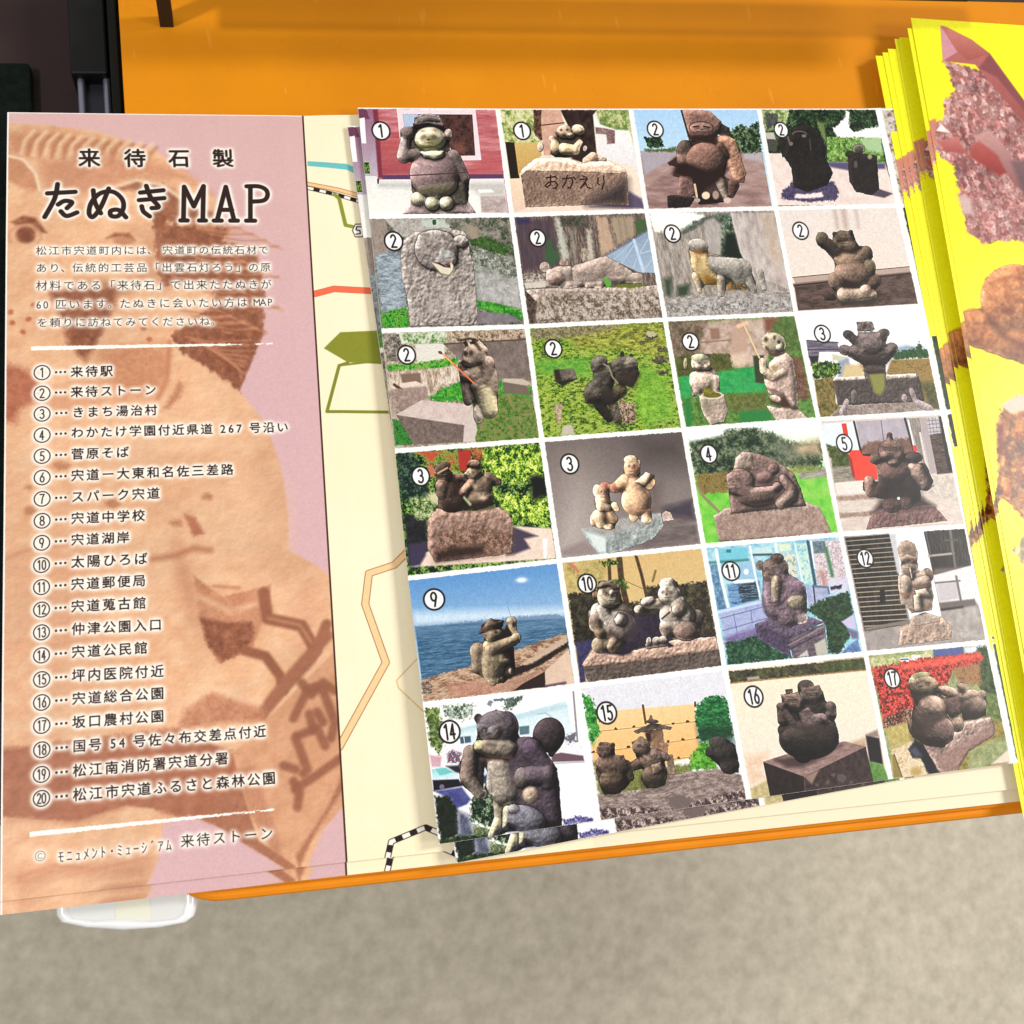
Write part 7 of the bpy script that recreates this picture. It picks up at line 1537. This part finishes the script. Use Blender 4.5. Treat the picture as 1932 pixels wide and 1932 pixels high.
def mat(name, col=None, rough=.5, spec=.4, img=None, gain=.80, noise=None, bump=None, metal=0, col2=None, coat=0):
    m = bpy.data.materials.new(name)
    m.use_nodes = True
    nt = m.node_tree
    b = nt.nodes['Principled BSDF']
    b.inputs['Roughness'].default_value = rough
    b.inputs['Specular IOR Level'].default_value = spec
    b.inputs['Metallic'].default_value = metal
    b.inputs['Coat Weight'].default_value = coat
    b.inputs['Coat Roughness'].default_value = .25
    if img:
        t = nt.nodes.new('ShaderNodeTexImage')
        t.image = img
        t.extension = 'EXTEND'
        mx = nt.nodes.new('ShaderNodeMix')
        mx.data_type = 'RGBA'
        mx.blend_type = 'MULTIPLY'
        mx.inputs[0].default_value = 1
        nt.links.new(t.outputs['Color'], mx.inputs[6])
        mx.inputs[7].default_value = (gain, gain, gain, 1)
        nt.links.new(mx.outputs[2], b.inputs['Base Color'])
    else:
        b.inputs['Base Color'].default_value = srgb(col)
    if noise:      # (scale, second colour, detail, contrast)
        tc = nt.nodes.new('ShaderNodeTexCoord')
        n = nt.nodes.new('ShaderNodeTexNoise')
        n.inputs['Scale'].default_value = noise[0]
        n.inputs['Detail'].default_value = noise[2]
        n.inputs['Roughness'].default_value = .62
        nt.links.new(tc.outputs['Object'], n.inputs['Vector'])
        r = nt.nodes.new('ShaderNodeValToRGB')
        r.color_ramp.elements[0].position = .5 - noise[3]
        r.color_ramp.elements[1].position = .5 + noise[3]
        r.color_ramp.elements[0].color = srgb(col)
        r.color_ramp.elements[1].color = srgb(noise[1])
        nt.links.new(n.outputs['Fac'], r.inputs[0])
        nt.links.new(r.outputs[0], b.inputs['Base Color'])
    if bump:
        tc = nt.nodes.new('ShaderNodeTexCoord')
        n = nt.nodes.new('ShaderNodeTexNoise')
        n.inputs['Scale'].default_value = bump[0]
        n.inputs['Detail'].default_value = 4
        nt.links.new(tc.outputs['Object'], n.inputs['Vector'])
        bp = nt.nodes.new('ShaderNodeBump')
        bp.inputs['Strength'].default_value = bump[1]
        bp.inputs['Distance'].default_value = bump[2]
        nt.links.new(n.outputs['Fac'], bp.inputs['Height'])
        nt.links.new(bp.outputs[0], b.inputs['Normal'])
    return m

PAPER_BUMP = (60, .25, .0004)
M_white = mat('white_paper', (236, 234, 228), .42, .35, bump=PAPER_BUMP)
M_cream = mat('cream_paper', (222, 211, 182), .42, .35, bump=PAPER_BUMP)
M_edge = mat('page_edges', (214, 208, 196), .8, .2)
M_yedge = mat('yellow_page_edges', (240, 226, 24), .7, .2)

def slab(name, fn, u0, u1, v0, v1, nu, nv, th, mats, parent=None, org=(0, 0, 0), uvf=None, skirt=True):
    """a sheet that follows fn(u, v) -> point, with real thickness th"""
    V, UV, Fc, mi = [], [], [], []
    for j in range(nv + 1):
        for i in range(nu + 1):
            u, v = u0 + (u1 - u0) * i / nu, v0 + (v1 - v0) * j / nv
            p = fn(u, v)
            V.append(p)
            UV.append(uvf(u, v) if uvf else (i / nu, 1 - j / nv))
    n = nu + 1
    for j in range(nv):
        for i in range(nu):
            a = j * n + i
            Fc.append((a, a + n, a + n + 1, a + 1))
            mi.append(0)
    if skirt:
        k = len(V)
        V += [(p[0], p[1], p[2] - th) for p in V]
        UV += UV[:]
        for j in range(nv):
            for i in range(nu):
                a = j * n + i + k
                Fc.append((a, a + 1, a + n + 1, a + n))
                mi.append(1)
        rim = [(j * n, (j + 1) * n) for j in range(nv)] + [(nv * n + i, nv * n + i + 1) for i in range(nu)] + \
              [((j + 1) * n + nu, j * n + nu) for j in range(nv)] + [(i + 1, i) for i in range(nu)]
        for a, b in rim:
            Fc.append((a, a + k, b + k, b))
            mi.append(1)
    return mesh(name, V, Fc, mats, parent, org, UV, mi, smooth=False)

# ------------------------------------------------------------------ the setting
M_floor = mat('floor_stone', (168, 160, 143), .8, .2, noise=(62, (216, 208, 189), 12, .34), bump=(260, .35, .002))
fl = mesh('floor', [(-2500, -2600, -700), (2600, -2600, -700), (2600, 2600, -700), (-2500, 2600, -700)], [(0, 1, 2, 3)], M_floor)
tag(fl, kind='structure')

M_or = mat('orange_board', (192, 116, 3), .65, .18, noise=(9, (216, 136, 6), 7, .30), bump=(900, .12, .0003))
ZB = -5.2
bL = at(229, 100, ZB)[0]
f0, f1 = at(400, 1672, ZB), at(1932, 1508, ZB)
dx, dy = f1[0] - f0[0], f1[1] - f0[1]
yb = at(1700, 0, ZB)[1]
yf = lambda x: f0[1] + (x - f0[0]) * dy / dx
XR = 800
R = 15
path = [(bL, yb)]
cx, cy = bL + R, yf(bL + R) + R
for i in range(9):
    a = math.radians(180 + i * 90 / 8)
    path.append((cx + R * math.cos(a), cy + R * math.sin(a)))
path += [(100, yf(100)), (XR, yf(XR))]
board = empty('orange_display_shelf', (cx, cy, ZB - 16))
tag(board, 'bright orange display shelf with a grooved front lip, lying under all the leaflets', 'shelf')
org = (cx, cy, ZB - 16)
V = [(x, y, ZB) for x, y in path] + [(XR, yb, ZB)]
n = len(V)
V += [(x, y, ZB - 15) for x, y, _ in V]
Fc = [tuple(range(n)), tuple(range(2 * n - 1, n - 1, -1))] + [(i, i + n, (i + 1) % n + n, (i + 1) % n) for i in range(n)]
mesh('shelf_top', V, Fc, M_or, board, org)
prof = [(0.02, -.05), (.9, -.15), (1.5, -.6), (1.8, -1.3), (1.7, -1.9), (2.1, -2.3), (3.3, -2.4), (4.3, -3.0), (4.8, -4.2), (4.9, -7), (4.6, -10), (3.6, -12.5), (0.02, -13.5)]
V, Fc = [], []
nrm = []
path = path[4:]
for i, (x, y) in enumerate(path):
    a = path[max(0, i - 1)]
    b = path[min(len(path) - 1, i + 1)]
    tx, ty = b[0] - a[0], b[1] - a[1]
    l = math.hypot(tx, ty)
    nrm.append((ty / l, -tx / l))
k = len(prof)
for (x, y), (nx, ny) in zip(path, nrm):
    V += [(x + nx * d, y + ny * d, ZB + z) for d, z in prof]
for i in range(len(path) - 1):
    for j in range(k - 1):
        Fc.append((i * k + j, i * k + j + 1, (i + 1) * k + j + 1, (i + 1) * k + j))
M_lip = mat('orange_lip', (206, 120, 6), .6, .2, noise=(40, (220, 134, 14), 3, .3))
mesh('edge_moulding', V, Fc, M_lip, board, org)

M_dark = mat('dark_maroon_laminate', (34, 20, 20), .6, .3, noise=(40, (46, 28, 28), 3, .3))
M_blk = mat('black_paint', (5, 5, 5), .6, .3)
M_felt = mat('black_felt', (10, 15, 13), .95, .1, noise=(220, (20, 28, 24), 5, .2), bump=(400, .8, .002))
cab = box('dark_cabinet', -330, bL - 1.5, -226, 130, -560, -34, M_dark, bev=1)
tag(cab, 'dark maroon cabinet standing left of the orange shelf', 'cabinet')
pad = box('black_felt_pad', -260, at(58, 160, -28)[0], -190, at(30, 116, -28)[1], -33.9, -28, M_felt, bev=1.5)
tag(pad, 'black greenish felt pad on the dark cabinet at the left edge', 'pad')

zc = -20
x0, x1 = at(146, 180, zc)[0], at(209, 180, zc)[0]
yy1 = at(170, 148, zc)[1]
ch = empty('steel_channel', ((x0 + x1) / 2, -60, zc - 8))
tag(ch, 'dark grey steel channel with shiny rims running beside the orange shelf', 'metal rail')
o3 = ((x0 + x1) / 2, -60, zc - 8)
M_nav = mat('dark_steel', (34, 34, 44), .35, .6, metal=.3)
M_rim = mat('polished_rim', (150, 150, 168), .42, .7, metal=.9)  # steel rim, base colour raised to carry its highlights
box('channel_web', x0 + 1.6, x1 - 1.6, -220, yy1 + 30, zc - 5, zc - 3.6, M_nav, ch, o3)
for xa in (x0, x1 - 2.6):
    V, Fc = [], []
    for y in (-220, yy1 + 30):
        for i in range(13):
            a = math.radians(180 - i * 15)
            V.append((xa + 1.3 + 1.3 * math.cos(a), y, zc - 1.3 + 1.3 * math.sin(a)))
        V += [(xa + 2.6, y, zc - 5), (xa, y, zc - 5)]
    for i in range(14):
        Fc.append((i, i + 1, i + 16, i + 15))
    Fc += [(14, 0, 15, 29), tuple(range(14, -1, -1)), tuple(range(15, 30))]
    mesh('rim', V, Fc, M_rim, ch, o3)
br = box('black_bracket', x0 - 1.5, x1 - .2, yy1, yy1 + 42, zc - 13.9, zc + 3, M_blk, bev=.8)
tag(br, 'matt black bracket block over the far end of the steel channel', 'bracket')
st = box('gap_shade_strip', x1 + 1, bL - 1.8, -215, yb + 20, -33.9, -13, mat('green_black', (14, 17, 13), .7, .2), bev=.4)  # dark filler, its colour stands in for the shadowed gap here
tag(st, 'narrow green black strip for the shaded gap between steel channel and orange shelf', 'dark strip')

bw = box('gap_shade_panel', bL + 1, 820, yb + .8, yb + 90, -400, -14, M_dark, bev=.5)  # added panel, its dark colour stands in for shade behind the shelf
tag(bw, 'dark panel added for the shaded gap behind the far edge of the orange shelf', 'panel')

# leg at the far edge; unseen upper shelf, sized for the shade it casts
pc = at(315, 52, ZB)
up = empty('upper_shelf', (pc[0], pc[1], ZB))
tag(up, 'dark upper shelf whose leg stands on the orange shelf and shades its far edge', 'shelf')
o4 = (pc[0], pc[1], ZB)
M_brn = mat('dark_brown_paint', (46, 34, 20), .6, .3)
pw = at(328, 52, ZB)[0] - pc[0]
box('leg', pc[0] - pw, pc[0] + pw, pc[1], pc[1] + 4.5, ZB, 30, M_brn, up, o4, .3)
box('shelf_panel', pc[0] - 1.5, 228, 25.0, 39, 30, 33, M_brn, up, o4, .5)

# white plastic tray end below the leaflets
zt = -12
tw = empty('white_plastic_tray', at(238, 1700, zt))
tag(tw, 'glossy white plastic tray peeping out below the pink title panel', 'tray')
o5 = at(238, 1700, zt)
ta, tb = at(106, 1735, zt), at(370, 1700, zt)
M_pl = mat('white_plastic', (226, 228, 230), .18, .6, coat=.5)
M_pl2 = mat('milky_plastic', (206, 208, 206), .3, .5)

TP = [at(*q, zt)[:2] for q in ((104, 1570), (103, 1700), (105, 1728), (114, 1741), (160, 1751), (230, 1756), (300, 1751), (350, 1741), (365, 1729), (371, 1706), (371, 1545))]
tcx, tcy = sum(p[0] for p in TP) / len(TP), sum(p[1] for p in TP) / len(TP)

def tray_outline(g):
    out = []
    for x, y in TP:
        l = math.hypot(x - tcx, y - tcy)
        out.append((x + (tcx - x) / l * g * 1.25, y + (tcy - y) / l * g * 1.25))
    return out
V, Fc = [], []
rings = [(0, -9), (0, -1.6), (.5, -.5), (1.4, 0), (2.2, -.1), (2.8, -.6)]
for g, z in rings:
    V += [(x, y, zt + z) for x, y in tray_outline(g)]
n = len(tray_outline(0))
for r in range(len(rings) - 1):
    for i in range(n):
        a, b = r * n + i, r * n + (i + 1) % n
        Fc.append((a, b, b + n, a + n))
o = mesh('tray_rim', V, Fc, M_pl, tw, o5, smooth=True)
V = [(x, y, zt - .62) for x, y in tray_outline(2.75)]
mesh('tray_floor', V, [tuple(range(len(V)))], M_pl2, tw, o5)
sx, sy, _ = at(245, 1738, zt)
box('sticker', sx - 4, sx + 6, sy - .5, sy + 9, zt - .61, zt - .5, mat('beige_label', (214, 213, 196), .7, .2), tw, o5)

# small scuffs and dust in the board's paint
nt = M_or.node_tree
src = nt.nodes['Principled BSDF'].inputs['Base Color'].links[0].from_socket
for sc_, lo_, hi_, c_, st_ in ((260, .70, .76, (252, 190, 90), (1, 5, 1)), (520, .71, .76, (120, 60, 4), (1, 1, 1))):
    tc = nt.nodes.new('ShaderNodeTexCoord')
    mp_ = nt.nodes.new('ShaderNodeMapping')
    mp_.inputs['Scale'].default_value = (1, 1 / st_[1], 1)
    nz_ = nt.nodes.new('ShaderNodeTexNoise')
    nz_.inputs['Scale'].default_value = sc_
    nz_.inputs['Detail'].default_value = 1
    mr = nt.nodes.new('ShaderNodeMapRange')
    mr.inputs[1].default_value, mr.inputs[2].default_value, mr.inputs[4].default_value = lo_, hi_, .12
    mx = nt.nodes.new('ShaderNodeMix')
    mx.data_type = 'RGBA'
    mx.inputs[7].default_value = srgb(c_)
    nt.links.new(tc.outputs['Object'], mp_.inputs[0])
    nt.links.new(mp_.outputs[0], nz_.inputs['Vector'])
    nt.links.new(nz_.outputs['Fac'], mr.inputs[0])
    nt.links.new(mr.outputs[0], mx.inputs[0])
    nt.links.new(src, mx.inputs[6])
    src = mx.outputs[2]
nt.links.new(src, nt.nodes['Principled BSDF'].inputs['Base Color'])

# ------------------------------------------------------------------ pink and cream map leaflets
def quad(c, z):
    q = [at(x, y, z) for x, y in c]
    def f(u, v):
        a = [q[0][i] * (1 - u) * (1 - v) + q[1][i] * u * (1 - v) + q[2][i] * u * v + q[3][i] * (1 - u) * v for i in range(2)]
        return a
    return f

def img_uv(Hm, W, H):
    """texture coordinates for a surface point whose survey position is known"""
    def g(x, y):
        q = Hm @ np.array([x, y, 1.0])
        return (float(q[0] / q[2] / W), float(1 - q[1] / q[2] / H))
    return g

PP, PM = paint_panel(), paint_map()
M_title = mat('title_print', rough=.40, spec=.25, img=PP.image('title_print'), bump=PAPER_BUMP)
M_map = mat('map_print', rough=.40, spec=.25, img=PM.image('map_print'), bump=PAPER_BUMP)
ZM = -2.6
INNER = [(1000, 214), (1900, 203), (1931, 1487), (1120, 1575)]

def wob(x, y):
    return .25 * math.sin(x * .031 + y * .017) + .18 * math.sin(y * .043 - x * .02 + 1)

def panel(name, corners, P, m, parent, org, nu, nv, edge_dip):
    f = quad(corners, ZM)
    def fn(u, v):
        x, y = f(u, v)
        return (x, y, ZM + wob(x, y) - edge_dip(u, v))
    def uvf(u, v):
        x, y = f(u, v)
        a, b = px_of((x, y, ZM))
        q = P.Hm @ np.array([a, b, 1.0])
        return (float(q[0] / q[2] / P.W), float(1 - q[1] / q[2] / P.H))
    return slab(name, fn, 0, 1, 0, 1, nu, nv, .55, [m, M_edge], parent, org, uvf if P else None)

oM = at(573, 218, ZM)
mp = empty('map_leaflet', oM)
tag(mp, 'top map leaflet with a pink title panel of Japanese text and a cream map panel', 'leaflet', 'folded map leaflets in a pile')
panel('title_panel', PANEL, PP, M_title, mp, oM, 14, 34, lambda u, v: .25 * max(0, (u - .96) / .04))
panel('map_panel', MAPC, PM, M_map, mp, oM, 12, 34, lambda u, v: .25 * max(0, (.05 - u) / .05))
panel('inner_panel', INNER, None, M_cream, mp, oM, 10, 20, lambda u, v: 0)
mp2 = mp.copy()
C.objects.link(mp2)
mp2.location = (oM[0] * S, (oM[1] - 3.9) * S, -1.15 * S + oM[2] * S)
mp2.rotation_euler = (0, 0, -.0015)
tag(mp2, 'lower map leaflet of the pile, only its bottom edge showing below the top one', 'leaflet', 'folded map leaflets in a pile')
for c_ in list(mp.children):
    d_ = c_.copy()
    C.objects.link(d_)
    d_.parent = mp2

# ------------------------------------------------------------------ photo leaflets
WG = np.array([[at(*GRID[r][c], 0)[:2] for c in range(5)] for r in range(7)])
ext = WG[:, 4:5] + (WG[:, 4:5] - WG[:, 3:4]) * .30
WG = np.concatenate([WG, ext], 1)          # the sheet goes on under the yellow leaflets
UC = [0, 1, 2, 3, 4, 4.30]

def sheet(u, v):
    i = min(4, int(u)) if u < 4 else 4
    w = UC[i + 1] - UC[i]
    s_ = (u - UC[i]) / w
    j = min(5, int(v))
    t_ = v - j
    q = WG[j, i] * (1 - s_) * (1 - t_) + WG[j, i + 1] * s_ * (1 - t_) + WG[j + 1, i] * (1 - s_) * t_ + WG[j + 1, i + 1] * s_ * t_
    curl = 2.2 * max(0, 1 - u / 1.3) ** 2 * min(1, v / 5) ** 1.5
    z = .22 * math.sin(q[0] * .04) + .18 * math.sin(q[1] * .05 + 1) + curl
    # keep the measured place of the print although the paper lifts there
    k = z / CAM[2]
    return (float(q[0] + (CAM[0] - q[0]) * k), float(q[1] + (CAM[1] - q[1]) * k), z)

def photo_leaflet(PS):
    pv = at(1650, 752, 0)
    root = empty('photo_leaflet', (pv[0], pv[1], 0))
    og = (pv[0], pv[1], 0)
    slab('paper', sheet, 0, 4.30, 0, 6, 43, 60, .8, [M_white, M_edge], root, og)
    up_ = lambda u, v: (lambda p: (p[0], p[1], p[2] + .05))(sheet(u, v))
    for (r, c, fr, bd, fn_, lab), P in zip(CELLS, PS):
        m = mat('photo_print', rough=.38, spec=.25, img=P.image('photo_print'), bump=PAPER_BUMP)
        g = .012
        o = slab('printed_photo', up_, c + (g if c else 0.001), c + 1 - g, r + (g if r else .004), r + 1 - (g if r < 5 else .001), 9, 9, 0, [m], root, og, skirt=False)
        o['label'] = 'printed photo: ' + lab
    cols = [[(226, 220, 212), (206, 196, 188), (120, 80, 60)], [(24, 44, 22), (50, 76, 40)], [(70, 84, 50), (30, 50, 30)], [(20, 26, 18), (44, 50, 34)], [(26, 24, 20), (60, 54, 44)], [(30, 56, 26), (56, 90, 40)]]
    for r in range(6):
        P = Pic([(0, 0), (60, 0), (60, 160), (0, 160)], 60, 160, (0, 0, 3024))
        P.bg(N(cols[r], 9))
        P.edge(r=False)
        m = mat('photo_print', rough=.38, spec=.25, img=P.image('photo_print'), bump=PAPER_BUMP)
        o = slab('printed_photo', up_, 4.03, 4.299, r + (.012 if r else .004), r + .988, 3, 8, 0, [m], root, og, skirt=False)
        o['label'] = 'cropped printed photo half hidden under the yellow leaflets'
    return root

PS = paint_cells()
ph1 = photo_leaflet(PS)
tag(ph1, 'top leaflet sheet printed with a grid of numbered statue photos', 'leaflet', 'photo leaflets in a pile')
ph2 = ph1.copy()
C.objects.link(ph2)
ph2.location.z -= 1.25 * S
ph2.rotation_euler = (0, 0, .036)
tag(ph2, 'second photo leaflet, turned a little and peeping out left and below the top one', 'leaflet', 'photo leaflets in a pile')
for c_ in list(ph1.children):
    d_ = c_.copy()
    C.objects.link(d_)
    d_.parent = ph2

# ------------------------------------------------------------------ yellow mineral leaflets
# (left edge at the far end, left edge at the near end, height, label)
YE = [((1652, 105), (1926, 1515), .30, 'lowest yellow mineral leaflet of the fanned pile, farthest to the left'),
      ((1665, 99), (1933, 1500), .48, 'second yellow mineral leaflet counted from the left of the fan'),
      ((1675, 92), (1938, 1496), .66, 'third yellow mineral leaflet counted from the left of the fan'),
      ((1688, 73), (1944, 1490), 1.0, 'fourth leaflet of the fan, the first of the group set higher'),
      ((1697, 70), (1950, 1486), 1.18, 'fifth yellow leaflet, its edge just left of the shaded green band'),
      ((1712, 53), (1968, 1470), 4.6, 'yellow leaflet directly beneath the top one, a thin strip showing'),
      ((1718, 34), (1974, 1460), 4.85, 'top yellow leaflet with pictures of a pink crystal and brown minerals')]
WY, HY = 92.0, 296.0

def frame_of(a, b, z):
    p, q = np.array(at(*a, z)[:2]), np.array(at(*b, z)[:2])
    d = (q - p) / np.linalg.norm(q - p)
    return p, d, np.array([-d[1], d[0]])

p, d, e = frame_of(*YE[-1][:3])
cor = [px_of((*(p + e * a + d * b), YE[-1][2])) for a, b in ((0, 0), (WY, 0), (WY, HY), (0, HY))]
M_cov = mat('mineral_cover_print', rough=.34, spec=.4, img=paint_cover(cor).image('mineral_cover_print'), gain=.80, bump=PAPER_BUMP)
for k_, (a, b, z, lab) in enumerate(YE):
    p, d, e = frame_of(a, b, z)
    def fn(u, v, p=p, d=d, e=e, z=z, k_=k_):
        q = p + e * u * WY + d * v * HY
        lift = .12 * math.sin(v * 5 + k_ * 1.3) * max(0, 1 - u * 3) ** 2 * (.6 if k_ < 5 else 1)
        return (float(q[0]), float(q[1]), z + lift)
    o = slab('yellow_leaflet', fn, 0, 1, 0, 1, 10, 26, .17, [M_cov, M_yedge], None, (p[0], p[1], z))
    tag(o, lab, 'leaflet', 'fanned yellow mineral leaflets')
